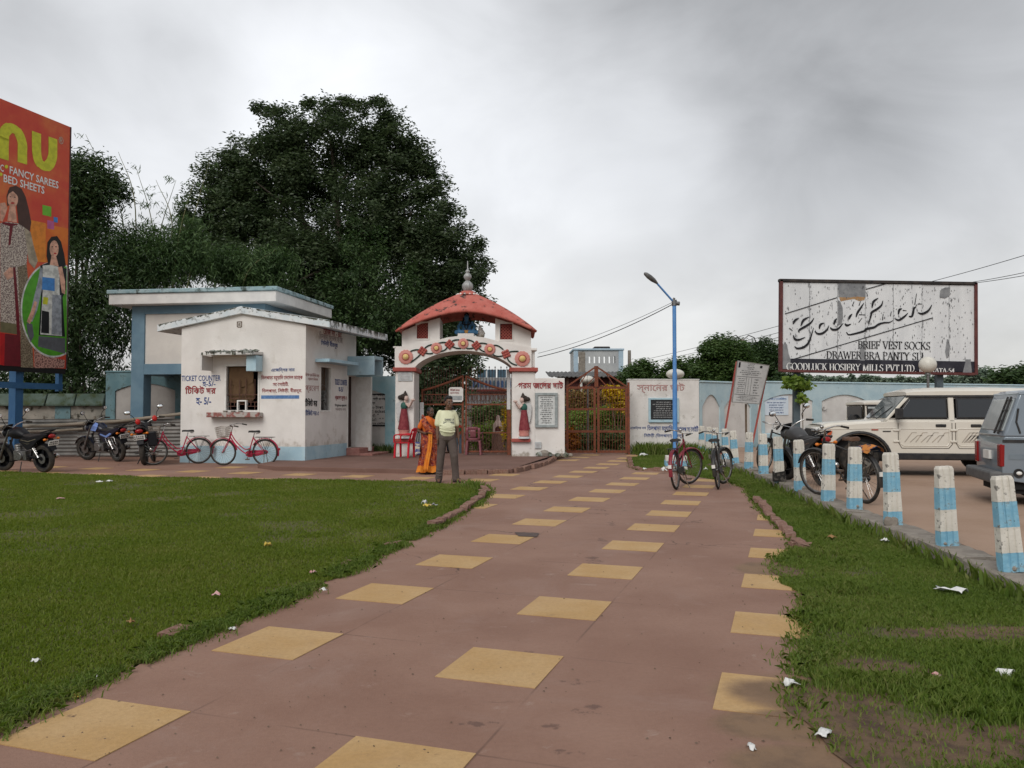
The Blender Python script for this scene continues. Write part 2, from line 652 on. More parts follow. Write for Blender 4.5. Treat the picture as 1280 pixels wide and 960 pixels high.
def ground_mat(name, c1, c2, dirt1, dirt2, dirt=True, scale=1.2, bump=.3, rough=.9, stains=(), fine=.16, lo=.44, hi=.80, joints=False):
 m = bpy.data.materials.new(name)
 m.use_nodes = True
 t = m.node_tree
 p = t.nodes['Principled BSDF']
 p.inputs['Roughness'].default_value = rough
 p.inputs['Specular IOR Level'].default_value = .25
 pos = N(t, 'ShaderNodeNewGeometry').outputs['Position']

 def noise(sc, detail=6., rg=.6, dist=0.):
  n = N(t, 'ShaderNodeTexNoise', i_Scale=sc, i_Detail=detail, i_Roughness=rg, i_Distortion=dist)
  L(t, pos, n.inputs['Vector'])
  return n.outputs['Fac']

 def mix(f, a, b, blend='MIX'):
  mx = N(t, 'ShaderNodeMix', data_type='RGBA', blend_type=blend)
  if isinstance(f, float):
   mx.inputs[0].default_value = f
  else:
   L(t, f, mx.inputs[0])
  for i, c in ((6, a), (7, b)):
   if isinstance(c, tuple):
    mx.inputs[i].default_value = c + (1,)
   else:
    L(t, c, mx.inputs[i])
  return mx.outputs[2]
 col = mix(smooth(t, noise(scale), .3, .7), c1, c2)
 col = mix(smooth(t, noise(38., 4., .7), .3, .75, 0., fine), col, tuple(x * .45 for x in c1))
 for sc, a, b, c in stains:
  col = mix(smooth(t, noise(sc, 9., .68, .6), a, b), col, c)
 if joints:                                    # hairline joints of the cast bays and a few wandering cracks
  mp = N(t, 'ShaderNodeMapping')
  mp.inputs['Rotation'].default_value = (0, 0, YAW)
  L(t, pos, mp.inputs[0])
  wn = N(t, 'ShaderNodeTexNoise', i_Scale=1.4, i_Detail=4.)
  L(t, pos, wn.inputs['Vector'])
  sp = N(t, 'ShaderNodeSeparateXYZ')
  L(t, mp.outputs[0], sp.inputs[0])
  tot = None
  for ax_, per, off in ((0, 1.44, -3.21 + .558), (1, 1.385, 2.57 + .558)):
   v = math_node(t, 'ADD', math_node(t, 'SUBTRACT', sp.outputs[ax_], off), math_node(t, 'MULTIPLY', math_node(t, 'SUBTRACT', wn.outputs['Fac'], .5), .02))
   m_ = math_node(t, 'PINGPONG', v, per / 2)
   f = smooth(t, m_, .002, .010, 1., 0.)
   tot = f if tot is None else math_node(t, 'MAXIMUM', tot, f)
  vr = N(t, 'ShaderNodeTexVoronoi', feature='DISTANCE_TO_EDGE', i_Scale=.42)
  wv = N(t, 'ShaderNodeVectorMath', operation='MULTIPLY_ADD')
  w2 = N(t, 'ShaderNodeTexNoise', i_Scale=3.2, i_Detail=6.)
  L(t, pos, w2.inputs['Vector'])
  L(t, w2.outputs['Color'], wv.inputs[0])
  wv.inputs[1].default_value = (.5, .5, .5)
  L(t, pos, wv.inputs[2])
  L(t, wv.outputs[0], vr.inputs['Vector'])
  cr = smooth(t, vr.outputs['Distance'], .001, .006, 1., 0.)
  cr = math_node(t, 'MULTIPLY', cr, smooth(t, noise(.5), .52, .6))
  tot = math_node(t, 'MAXIMUM', math_node(t, 'MULTIPLY', math_node(t, 'MULTIPLY', tot, smooth(t, noise(1.1), .40, .62)), .55), cr)
  col = mix(tot, col, (.075, .042, .034))
  # crumbled, damp spots where the surface has broken up along the middle
  pit = None
  for px, py, rx, ry in ((742, 700, .10, .22), (752, 676, .07, .2), (722, 853, .14, .05), (736, 886, .09, .07), (706, 940, .09, .03), (690, 908, .05, .05), (764, 655, .06, .3), (600, 905, .10, .04), (470, 700, .12, .1)):
   c = G(px, py)
   sb = N(t, 'ShaderNodeVectorMath', operation='SUBTRACT')
   L(t, pos, sb.inputs[0])
   sb.inputs[1].default_value = (c.x, c.y, 0)
   ml = N(t, 'ShaderNodeVectorMath', operation='MULTIPLY')
   L(t, sb.outputs[0], ml.inputs[0])
   ml.inputs[1].default_value = (1 / rx, 1 / ry, 0)
   ln = N(t, 'ShaderNodeVectorMath', operation='LENGTH')
   L(t, ml.outputs[0], ln.inputs[0])
   f = smooth(t, ln.outputs['Value'], .2, 1.9, 1., 0.)
   pit = f if pit is None else math_node(t, 'MAXIMUM', pit, f)
  col = mix(smooth(t, math_node(t, 'ADD', math_node(t, 'MULTIPLY', pit, .20), math_node(t, 'MULTIPLY', noise(11., 9., .75), .9)), .60, .68, 0., .8), col, (.115, .066, .052))
 if dirt:
  nz = noise(1.9, 8., .66)
  tot = None
  for c, rx, ry in DIRT:
   sb = N(t, 'ShaderNodeVectorMath', operation='SUBTRACT')
   L(t, pos, sb.inputs[0])
   sb.inputs[1].default_value = (c.x, c.y, 0)
   ml = N(t, 'ShaderNodeVectorMath', operation='MULTIPLY')
   L(t, sb.outputs[0], ml.inputs[0])
   ml.inputs[1].default_value = (1 / rx, 1 / ry, 0)
   ln = N(t, 'ShaderNodeVectorMath', operation='LENGTH')
   L(t, ml.outputs[0], ln.inputs[0])
   f = smooth(t, ln.outputs['Value'], .25, 1.5, 1., 0.)
   tot = f if tot is None else math_node(t, 'MAXIMUM', tot, f)
  f = smooth(t, math_node(t, 'ADD', math_node(t, 'MULTIPLY', tot, .75), math_node(t, 'MULTIPLY', nz, .55)), lo, hi)
  col = mix(f, col, mix(smooth(t, noise(4.5, 8., .7), .42, .66), dirt1, dirt2))
 L(t, col, p.inputs['Base Color'])
 b = N(t, 'ShaderNodeBump', i_Strength=bump, i_Distance=.012)
 L(t, noise(70., 5., .7), b.inputs['Height'])
 L(t, b.outputs[0], p.inputs['Normal'])
 return m


SAND, LOAM = (.20, .125, .075), (.085, .055, .038)
M['earth'] = ground_mat('earth', (.10, .085, .05), (.06, .075, .03), SAND, LOAM, False)
M['path'] = ground_mat('red_oxide_concrete', (.215, .118, .084), (.275, .163, .12), SAND, (.15, .095, .06), True, .8, .35, .72, joints=True, lo=.52, hi=.84,
      stains=((.7, .5, .75, (.27, .175, .14)), (1.7, .64, .71, (.115, .062, .05)), (4., .60, .74, (.30, .21, .17)), (9., .68, .74, (.10, .055, .045))))
M['tile'] = ground_mat('buff_yellow_concrete', (.425, .262, .108), (.475, .315, .155), SAND, (.16, .10, .06), True, 2.2, .35, .72, lo=.68, hi=.98,
      stains=((5., .60, .74, (.28, .175, .09)), (1.3, .52, .8, (.37, .24, .13)), (14., .66, .72, (.12, .075, .05))), fine=.25)
M['platform'] = ground_mat('platform_concrete', (.15, .085, .066), (.19, .11, .088), SAND, LOAM, False, 1.0, .3,
       stains=((2.5, .6, .8, (.24, .17, .13)),))
M['lot'] = ground_mat('lot_concrete', (.30, .20, .14), (.36, .25, .185), SAND, LOAM, False, .6, .4,
      stains=((.9, .56, .75, (.23, .145, .10)), (4., .66, .72, (.12, .08, .06))))
M['thatch'] = ground_mat('lawn_thatch', (.075, .085, .025), (.11, .10, .04), (.16, .105, .065), LOAM, False, 1.0, .8,
      stains=((2.2, .56, .72, (.10, .085, .035)),))
M['thatch2'] = ground_mat('verge_soil', (.07, .08, .028), (.11, .095, .045), (.15, .098, .06), (.075, .048, .034), True, 1.3, .9,
       stains=((2.6, .55, .7, (.12, .09, .05)),), lo=.50, hi=.74)


def flat(name, pts, z, m, kind='structure'):
 mb = MB()
 mb.add([(p[0], p[1], z) for p in pts], [tuple(range(len(pts)))])
 return tag(mb.build(name, m), kind=kind)


mb = MB()
mb.add([(-2500, -2500, -.035), (2500, -2500, -.035), (2500, 2500, -.035), (-2500, 2500, -.035)], [(0, 1, 2, 3)])
tag(mb.build('ground', M['earth']), 'brown earth and rough grass reaching to the tree line', kind='structure')

path = flat('path', [(-26, -5), (1.1, -5), (2.4, 3), (5.2, 12), (6.2, 20), (6.9, 27.2), (-6, 27.2), (-26, 27.2)], 0., M['path'])
tag(path, 'red oxide concrete path with rows of buff yellow squares')

# lawn and verge outlines, measured on the photograph and laid on the ground
lawn_px = [(-150, 985), (0, 903), (75, 868), (150, 838), (232, 800), (300, 773), (365, 745), (430, 715), (490, 685), (545, 656),
   (575, 640), (598, 624), (606, 616), (602, 609), (588, 606), (560, 605), (520, 602), (450, 601), (380, 600), (200, 597), (0, 590), (-220, 584)]
LAWN = [tuple(G(*p)[:2]) for p in lawn_px] + [(-16, 12), (-9, 1.5)]
verge_px = [(1130, 1080), (1050, 958), (1022, 915), (992, 892), (984, 872), (1003, 848), (1012, 806), (1013, 770), (1010, 742), (985, 727),
   (965, 712), (978, 700), (1000, 686), (985, 668), (962, 645), (945, 624), (936, 611), (915, 602), (880, 597), (850, 589), (800, 588), (787, 575)]
kerb_px = [(868, 562.5), (893, 570.5), (919, 580.5), (945, 590.5), (980, 604.5), (1020, 623), (1057, 639), (1104, 656), (1167, 681), (1245, 713), (1300, 735), (1420, 790), (1700, 930)]
KERB = [G(x, y, .15) for x, y in kerb_px]
VERGE = [tuple(G(*p)[:2]) for p in verge_px] + [(4.2, 26.2), (6.6, 27.0)] + [(k.x + .03, k.y) for k in KERB] + [(3.6, .2), (1.6, .2)]
lawn_r = ragged(LAWN, .10, .045, 5)
verge_r = ragged(VERGE, .10, .07, 9)
flat('lawn', lawn_r, .006, M['thatch'])
flat('verge', verge_r, .006, M['thatch2'])

# buff squares let into the path: one object each, sharing one mesh
T0U, T0V, PU, PV, TW = -3.21, 2.57, 1.44, 1.385, .558
tmb = MB()
tmb.b2(0, TW, 0, TW, -.02, .004)
tile0 = None
PLAT_PX = [(322, 580), (345, 583), (490, 586), (560, 587.5), (640, 586), (665, 581), (682, 576), (696, 569), (704, 565.5)]
PLAT = [G(x, y, .1) for x, y in PLAT_PX]
plat_poly = [(p.x, p.y) for p in PLAT] + [(1.7, 24.6), (-6.2, 24.8)]
ntile = 0
for i in range(-10, 3):
 for j in range(-2, 18):
  u, v = T0U + i * PU, T0V + j * PV
  c = UV(u + TW / 2, v + TW / 2)
  cor = [UV(u + a, v + b) for a in (0, TW) for b in (0, TW)]
  xs, ys = [p.x for p in cor] + [c.x], [p.y for p in cor] + [c.y]
  if c.y < 1 or c.y > 26.3 or c.x < -15.5:
   continue
  if inpoly(xs, ys, LAWN).sum() >= 4 or inpoly(xs, ys, VERGE).sum() >= 4 or inpoly(xs, ys, plat_poly).any():
   continue
  if c.y > 20.4 and c.x < -1.8 or (c.y > 21.9 and c.x < -4) or (c.x > 1.05 + .0 and u > .2):
   continue
  if tile0 is None:
   tile0 = tmb.build('paving_tile', M['tile'], path)
   tile0.location, tile0.rotation_euler = UV(u, v), (0, 0, -YAW)
  else:
   share(tile0, path, UV(u, v), (0, 0, -YAW + random.uniform(-.008, .008)))
  ntile += 1
# the damp pit where one square has broken up
q = [(643, 666), (674, 667), (671, 672), (648, 671)]
mb = MB()
mb.add([tuple(G(*p)[:2]) + (.0085,) for p in q], [(0, 1, 2, 3)])
mb.build('broken_hollow', mat('damp_mud', (.05, .03, .024), (.08, .05, .04), 9, .6), path)


def polyline(pts, step):
 """Points at even steps along a polyline, with the heading at each."""
 pts = [Vector(p) for p in pts]
 out, d = [], 0.
 for a, b in zip(pts, pts[1:]):
  l = (b - a).length
  while d <= l:
   out.append((a.lerp(b, d / l), math.atan2(b.y - a.y, b.x - a.x)))
   d += step
  d -= l
 return out


def rough_box(sx, sy, sz, seed, amp=.012, k=2):
 """A chipped block, centred in x and y, standing on z=0."""
 r = random.Random(seed)
 mb = MB()
 n = k + 1
 rows = []
 for i in range(n):
  x = -sx / 2 + sx * i / k
  j = lambda: r.uniform(-amp, amp)
  e = .35 if i in (0, k) else 0
  c = .012 * min(1, sy * 6)
  rows.append([(x + j(), -sy / 2 + j() * .6, -.03), (x + j(), -sy / 2 + j() * .6, sz - c + j() * .5), (x + j(), -sy / 2 + c + j(), sz + j()),
     (x + j(), sy / 2 - c + j(), sz + j()), (x + j(), sy / 2 + j() * .6, sz - c + j() * .5), (x + j(), sy / 2 + j() * .6, -.03)])
 mb.sheet(rows)
 mb.f += [tuple(range(6)), tuple(len(mb.v) - 1 - i for i in range(6))]
 mb.mi += [0, 0]
 return mb


# raised forecourt in front of the gate, edged with old bricks
mb = MB()
mb.prism(plat_poly, -.03, .1, 'xy')
plat = tag(mb.build('forecourt', M['platform'], bevel=.012), 'low raised forecourt of worn red concrete before the gate', kind='structure')
bricks = [rough_box(.235, .11, .085, 40 + i, .010) for i in range(5)]
bproto = [b.build('brick', M['brick'], None, smooth=50) for b in bricks]


def lay_bricks(parent, pts, z0, step=.25, skip=.12, tilt=.10, seed=1):
 r = random.Random(seed)
 for p, h in polyline([(a[0], a[1], 0) for a in pts], step):
  if r.random() < skip:
   continue
  o = share(bproto[r.randrange(5)], parent, (p.x + r.uniform(-.015, .015), p.y + r.uniform(-.015, .015), z0 + r.uniform(-.02, .012)),
     (r.uniform(-tilt, tilt), r.uniform(-tilt, tilt), h + r.uniform(-.10, .10)))
  o.name = 'brick'


lay_bricks(plat, [(p.x, p.y - .06) for p in PLAT[3:]], .022, .25, .05, .08, 4)
edging = tag(rough_box(.2, .1, .05, 3).build('lawn_edging', M['brick']), 'row of old bricks edging the lawn corner', kind='structure')
p0 = G(606, 616)
edging.location = p0
epx = [(588, 606.5), (602, 609.5), (607, 615), (600, 624.5), (577, 640.5), (549, 656), (538, 660)]
lay_bricks(edging, [(G(*p).x - p0.x, G(*p).y - p0.y) for p in epx], -.015, .25, .06, .10, 6)
lay_bricks(edging, [(G(*p).x - p0.x, G(*p).y - p0.y) for p in [(505, 677), (430, 709)]], -.035, .27, .55, .1, 8)
lay_bricks(edging, [(G(*p).x - p0.x, G(*p).y - p0.y) for p in [(222, 793), (196, 804)]], -.045, .27, .2, .1, 9)
edg2 = tag(rough_box(.2, .1, .05, 5).build('verge_edging', M['brick']), 'row of half buried bricks edging the right verge', kind='structure')
p1 = G(1000, 684)
edg2.location = p1
for seg, sk, sd in (([(1001, 686), (985, 668), (962, 645), (945, 625)], .05, 11), ([(786, 573), (790, 585), (800, 588), (848, 590)], .08, 12)):
 lay_bricks(edg2, [(G(*p).x - p1.x, G(*p).y - p1.y) for p in seg], -.012, .25, sk, .10, sd)
for b in bproto:
 bpy.data.objects.remove(b)

# car park slab and its kerb of worn blocks
lot_poly = [(k.x + .30, k.y) for k in KERB][::-1] + [(7.4, 27.6), (9.3, 27.9), (40, 34), (40, -4), (6, -4)]
mb = MB()
mb.prism(lot_poly, -.03, .145, 'xy')
tag(mb.build('car_park', M['lot']), 'dusty concrete car park behind the painted bollards', kind='structure')
kerb = None
kr = random.Random(5)
for n_, (p, h) in enumerate(polyline([(k.x + .15, k.y, 0) for k in KERB[:-1]], 1.02)):
 o = rough_box(1.0 + kr.uniform(-.02, .015), .31, .15 + kr.uniform(-.012, .008), 70 + n_, .011, 7).build(
  'kerb_stone' if kerb else 'kerb', M['concrete'], kerb, smooth=45)
 if kerb is None:
  kerb = tag(o, 'chipped grey concrete kerb along the verge', kind='structure')
  o.location, o.rotation_euler = (p.x, p.y, 0), (0, 0, h)
  o.rotation_euler = (0, 0, 0)
  o.data.transform(Matrix.Rotation(h, 4, 'Z'))
  k0 = Vector((p.x, p.y, 0))
 else:
  o.location, o.rotation_euler = Vector((p.x, p.y, kr.uniform(-.008, .006))) - k0, (0, kr.uniform(-.012, .012), h + kr.uniform(-.012, .012))


# ------------------------------------------------------------------ grass blades
def blades(name, poly, n, hmin, hmax, wid, m, label, bare=None, seed=1, fall=6.5, tuft=0., ymax=40, keepout=()):
 r = np.random.default_rng(seed)
 P = np.array([(p[0], p[1]) for p in poly])
 lo, hi = P.min(0), P.max(0)
 lo[1] = max(lo[1], 1.2)
 X, Y = [], []
 got = 0
 while got < n:
  x = r.uniform(lo[0], hi[0], n)
  y = r.uniform(lo[1], min(hi[1], ymax), n)
  d = np.hypot(x, y)
  ok = (r.random(n) < np.minimum(1, (fall / d) ** 1.5)) & inpoly(x, y, poly) & (np.abs(x) < .72 * y + 1.0)
  if bare is not None:
   ok &= r.random(n) > bare(x, y)
  X.append(x[ok])
  Y.append(y[ok])
  got += int(ok.sum())
 x, y = np.concatenate(X)[:n], np.concatenate(Y)[:n]
 d = np.hypot(x, y)
 f = fbm(x, y, 1.4, seed)
 tf = np.clip((vnoise(x, y, 1.9, seed + 9) - .62) / .2, 0, 1) * tuft
 h = (hmin + (hmax - hmin) * r.random(n) ** 1.6) * (.65 + .8 * f) * (1 + 1.6 * tf)
 wd = wid * (.7 + .6 * r.random(n)) * np.maximum(1, d / 6.5) ** .75
 az = r.uniform(0, 2 * pi, n)
 lean = r.uniform(.15, .85, n)
 dx, dy = np.cos(az), np.sin(az)
 a2 = r.uniform(0, 2 * pi, n)
 ex, ey = np.cos(a2) * wd, np.sin(a2) * wd
 z0 = np.full(n, .004)
 base = np.stack([x, y, z0], 1)
 side = np.stack([ex, ey, 0 * ex], 1)
 mid = base + np.stack([dx * h * lean * .35, dy * h * lean * .35, h * .6], 1)
 tip = base + np.stack([dx * h * lean * 1.1, dy * h * lean * 1.1, h * (1.05 - .35 * lean)], 1)
 V = np.stack([base - side, base + side, mid + side * .75, tip, mid - side * .75], 1).reshape(-1, 3)
 k = np.arange(n) * 5
 F = np.stack([k, k + 1, k + 2, k + 3, k + 4], 1)
 o = mesh_np(name, V, F, m)
 return tag(o, label, kind='stuff')


def bare_verge(x, y):
 t = np.zeros_like(x)
 for c, rx, ry in DIRT:
  q = np.hypot((x - c.x) / rx, (y - c.y) / ry)
  t = np.maximum(t, np.clip((1.45 - q) / 1.1, 0, 1))
 return np.clip((t * .8 + (fbm(x, y, 2.6, 4) - .5) * 1.6 + .10) * 1.4, 0, .93)


def bare_lawn(x, y):
 return np.clip((fbm(x, y, 1.1, 8) - .48) * 3.0, 0, .82)


M['grass'] = leaf_mat('lawn_grass', [(.095, .145, .022), (.135, .185, .03), (.17, .21, .042), (.25, .225, .09)], .45, .6, .2)
M['grass2'] = leaf_mat('verge_grass', [(.08, .135, .024), (.12, .18, .036), (.165, .215, .05), (.25, .225, .10)], .45, .6, .2)
blades('lawn_grass', ragged(LAWN, .10, .10, 5), 300000, .016, .042, .0042, M['grass'], 'short green lawn grass left of the red path', bare_lawn, 2)
vg = ragged(VERGE, .10, .13, 9)
def fringe(name, line, n, wid, hmin, hmax, m, label, seed, bare_=None):
 """Longer grass straggling over an edge onto the path."""
 r = np.random.default_rng(seed)
 P = [Vector((p[0], p[1])) for p in line]
 ls = np.array([(b - a).length / (1 + a.length / 5) for a, b in zip(P, P[1:])])
 k = r.choice(len(ls), n, p=ls / ls.sum())
 t = r.random(n)
 A_ = np.array([tuple(p) for p in P])
 d = A_[1:] - A_[:-1]
 d /= np.linalg.norm(d, axis=1)[:, None]
 q = A_[k] + (A_[k + 1] - A_[k]) * t[:, None]
 cl = fbm(q[:, 0], q[:, 1], 3.1, seed)
 off = r.normal(0, 1, n) * wid * (.35 + 1.3 * cl)
 nn = np.stack([d[k, 1], -d[k, 0]], 1)
 q = q + nn * off[:, None]
 keep = (cl > .30) & (q[:, 1] > 1.5)
 if bare_ is not None:
  keep &= r.random(n) > bare_(q[:, 0], q[:, 1])
 q, cl = q[keep], cl[keep]
 n = len(q)
 dd = np.hypot(q[:, 0], q[:, 1])
 h = (hmin + (hmax - hmin) * r.random(n) ** 1.5) * (.5 + cl)
 wd = .004 * (.7 + .6 * r.random(n)) * np.maximum(1, dd / 6.5) ** .75
 az, a2 = r.uniform(0, 2 * pi, n), r.uniform(0, 2 * pi, n)
 lean = r.uniform(.3, 1.2, n)
 z = np.zeros(n) + .003
 B = np.stack([q[:, 0], q[:, 1], z], 1)
 s_ = np.stack([np.cos(a2) * wd, np.sin(a2) * wd, z * 0], 1)
 D = np.stack([np.cos(az), np.sin(az), z * 0], 1)
 up = np.array([0, 0, 1.])
 mid = B + D * (h * lean * .4)[:, None] + up * (h * .6)[:, None]
 tip = B + D * (h * lean * 1.1)[:, None] + up * (h * np.maximum(.35, 1 - .45 * lean))[:, None]
 V = np.stack([B - s_, B + s_, mid + s_ * .75, tip, mid - s_ * .75], 1).reshape(-1, 3)
 i = np.arange(n) * 5
 return tag(mesh_np(name, V, np.stack([i, i + 1, i + 2, i + 3, i + 4], 1), m), label, kind='stuff')


fringe('lawn_fringe', LAWN[:15], 34000, .062, .022, .065, M['grass2'], 'straggling longer grass along the lawn edge by the path', 14)
fringe('verge_fringe', VERGE[:22], 22000, .055, .02, .055, M['grass2'], 'straggling grass along the ragged verge edge', 15, bare_verge)
blades('verge_grass', vg, 230000, .013, .040, .0038, M['grass2'], 'rough green grass on the verge right of the path', bare_verge, 3, tuft=.55)

# grit, crumbs of mortar and dry leaf bits lying about on the path
def grit():
 r = np.random.default_rng(77)
 pts = []
 while len(pts) < 420:
  y = 2.6 + 18 * r.random() ** 1.8
  x = r.uniform(-.6, .5) * y
  edge = float(fbm(np.array([x]), np.array([y]), .8, 31)[0])
  if inpoly([x], [y], LAWN)[0] or inpoly([x], [y], VERGE)[0] or edge < .42 or x > 1.5 + .3 * y:
   continue
  pts.append((x, y))
 V, F = [], []
 for x, y in pts:
  s = r.uniform(.002, .0055) * (1 + y / 14)
  k = len(V)
  for a in range(4):
   t = a * pi / 2 + r.uniform(-.5, .5)
   V.append((x + s * cos(t) * r.uniform(.6, 1.5), y + s * sin(t) * r.uniform(.6, 1.5), .0045))
  V.append((x, y, .0045 + s * .7))
  F += [(k, k + 1, k + 4), (k + 1, k + 2, k + 4), (k + 2, k + 3, k + 4), (k + 3, k, k + 4)]
 return mesh_np('path_grit', V, F, leaf_mat('grit', [(.05, .035, .028), (.10, .07, .05), (.16, .12, .09), (.09, .05, .03)], .0, .9, .1))


tag(grit(), 'scattered grit and crumbs lying on the red path', kind='stuff')
# ------------------------------------------------------------------ lettering
PRE = 'িেৈ'


def vis(s):
 """Bengali in drawing order: the vowel signs that stand before their consonant are moved in front of it."""
 out = []
 i = 0
 s = s.replace('ো', 'ো').replace('ৌ', 'ৌ')
 for ch in s:
  if ch in PRE:
   k = len(out) - 1
   while k >= 2 and out[k - 1] == '্':
    k -= 2
   if k >= 1 and out[k] == '়':
    k -= 1
   out.insert(max(k, 0), ch)
  else:
   out.append(ch)
 return ''.join(out)


def text(s, box, y, m, parent, bold=.018, name='lettering', frame=None, flip=False):
 """Flat painted lettering fitted into box = (x0, z0, x1, z1) of the parent's xz plane, at depth y."""
 c = bpy.data.curves.new('t', 'FONT')
 c.body = vis(s)
 c.size = 1
 c.resolution_u = 2
 c.bevel_depth = bold
 c.bevel_resolution = 0
 c.extrude = .001
 c.align_x = 'CENTER'
 c.space_line = .95
 o = bpy.data.objects.new('t', c)
 me = bpy.data.meshes.new_from_object(o)
 bpy.data.objects.remove(o)
 bpy.data.curves.remove(c)
 n = len(me.vertices)
 co = np.empty(n * 3, np.float32)
 me.vertices.foreach_get('co', co)
 co = co.reshape(-1, 3)
 lo, hi = co.min(0), co.max(0)
 x0, z0, x1, z1 = box
 new = np.empty_like(co)
 new[:, 0] = x0 + (co[:, 0] - lo[0]) / (hi[0] - lo[0]) * (x1 - x0)
 new[:, 2] = z0 + (co[:, 1] - lo[1]) / (hi[1] - lo[1]) * (z1 - z0)
 new[:, 1] = y - (co[:, 2] - lo[2]) / max(hi[2] - lo[2], 1e-6) * .0035
 if frame is not None:
  new = np.array([tuple(frame @ Vector(v)) for v in new], np.float32)
 me.vertices.foreach_set('co', new.ravel())
 me.materials.clear()
 me.materials.append(m)
 me.update()
 me.name = name
 ob = bpy.data.objects.new(name, me)
 COL.objects.link(ob)
 ob.parent = parent
 return tag(ob, kind='stuff')


def scrawl(parent, box, y, rows, m, seed=1, fill=.9, name='small_print', frame=None, weight=.45):
 """Lines of print too small to read: rows of short uneven strokes."""
 r = random.Random(seed)
 x0, z0, x1, z1 = box
 mb = MB()
 if frame is not None:
  mb.m = frame
 dz = (z1 - z0) / rows
 for i in range(rows):
  zc = z1 - (i + .5) * dz
  f = fill * r.uniform(.55, 1)
  a = (x0 + x1) / 2 - (x1 - x0) / 2 * f
  b = (x0 + x1) / 2 + (x1 - x0) / 2 * f
  x = a
  while x < b:
   wl = r.uniform(.4, 1.6) * dz
   h = dz * weight
   mb.b2(x, min(x + wl, b), y - .003, y, zc + h * .22, zc + h * .5)
   k = x
   while k < min(x + wl, b) - dz * .12:
    hh = r.uniform(.3, .9) * h
    mb.b2(k, k + dz * .10, y - .003, y, zc + h * .22 - hh, zc + h * .22)
    k += r.uniform(.2, .34) * dz
   x += wl + dz * r.uniform(.15, .4)
 return tag(mb.build(name, m, parent, fix=False), kind='stuff')


# ------------------------------------------------------------------ ticket booth
FL, FR = G(225, 578), G(381, 580.5)
BANG = math.atan2(FR.y - FL.y, FR.x - FL.x)
BW = (FR - FL).length
BD = 3.25
booth = thing('ticket_booth', 'small whitewashed ticket booth with a low gabled slab roof and barred window', 'booth', FL, BANG)
PF = Plane(FL, BANG)
PS = Plane(FR, BANG + pi / 2)
SF = Matrix.Translation((BW, 0, 0)) @ Matrix.Rotation(pi / 2, 4, 'Z')     # side wall: x runs back, y into the booth
ZE, ZR = 3.68, 4.05
win = PF.box(280.5, 455, 325, 515)
swin = PS.box(399.5, 458, 414, 515)
sdoor = PS.box(434.5, 471, 444.5, 549)
sdoor = (sdoor[0], .32, sdoor[2], sdoor[3])
mb = MB()
mb.wall(BW - .004, ZE, .22, [win])
mb.m = SF @ Matrix.Translation((.006, 0, 0))
mb.wall(BD, ZE, .22, [swin, sdoor])
mb.m = Matrix()
mb.prism([(0, ZE), (BW, ZE), (BW / 2, ZR)], 0, .2)
mb.b2(0, .2, .22, BD, 0, ZE)
mb.b2(.2, BW - .22, BD - .2, BD, 0, ZE)
mb.prism([(.2, ZE), (BW - .2, ZE), (BW / 2, ZR - .05)], BD - .2, BD)
mb.build('wall', M['plaster'], booth)
mb = MB()
mb.b2(.22, BW - .22, .22, BD - .2, .02, .08)
mb.b2(.9, 1.0, .5, 2.6, .08, 2.4)
mb.build('interior', M['dark'], booth)
# skirting band of pale blue
mb = MB()
z_sk = .46
mb.b2(-.006, BW + .006, -.006, 0, 0, z_sk)
mb.b2(BW, BW + .006, 0, sdoor[0] - .02, 0, z_sk)
mb.build('skirting_band', M['sky_blue'], booth)
# gabled slab roof
xL, xR, yF, yB = -.70, BW + .72, -.10, BD + .75
xc, th = BW / 2, .20
zt = lambda x: ZR + .17 - abs(x - xc) / (xR - xc) * .44
mb = MB()
prof = [(xL, zt(xL)), (xc, zt(xc)), (xR, zt(xR)), (xR, zt(xR) - th), (xc, zt(xc) - th), (xL, zt(xL) - th)]
mb.prism(prof, yF, yB)
mb.build('roof_slab', M['slab_edge'], booth, bevel=.012)
r_ = random.Random(3)
mb = MB()
for i in range(70):
 x = xL + (xR - xL) * r_.random()
 wl = r_.uniform(.05, .22)
 mb.prism([(x, zt(x) - .005), (x + wl, zt(x + wl) - .005), (x + wl * .7, zt(x + wl) - r_.uniform(.02, .05)), (x + wl * .2, zt(x) - r_.uniform(.01, .06))], yF - .004, yF + .02)
mb.m = Matrix.Translation((xR, 0, 0)) @ Matrix.Rotation(pi / 2, 4, 'Z')
for i in range(80):
 x = yF + (yB - yF) * r_.random() * .97
 wl = r_.uniform(.04, .12)
 mb.prism([(x, zt(xR) + .004), (x + wl, zt(xR) + .004), (x + wl * .7, zt(xR) - r_.uniform(.03, .16)), (x + wl * .2, zt(xR) - r_.uniform(.02, .12))], -.004, .02)
tag(mb.build('black_mould', M['moss_slab'], booth), kind='stuff')

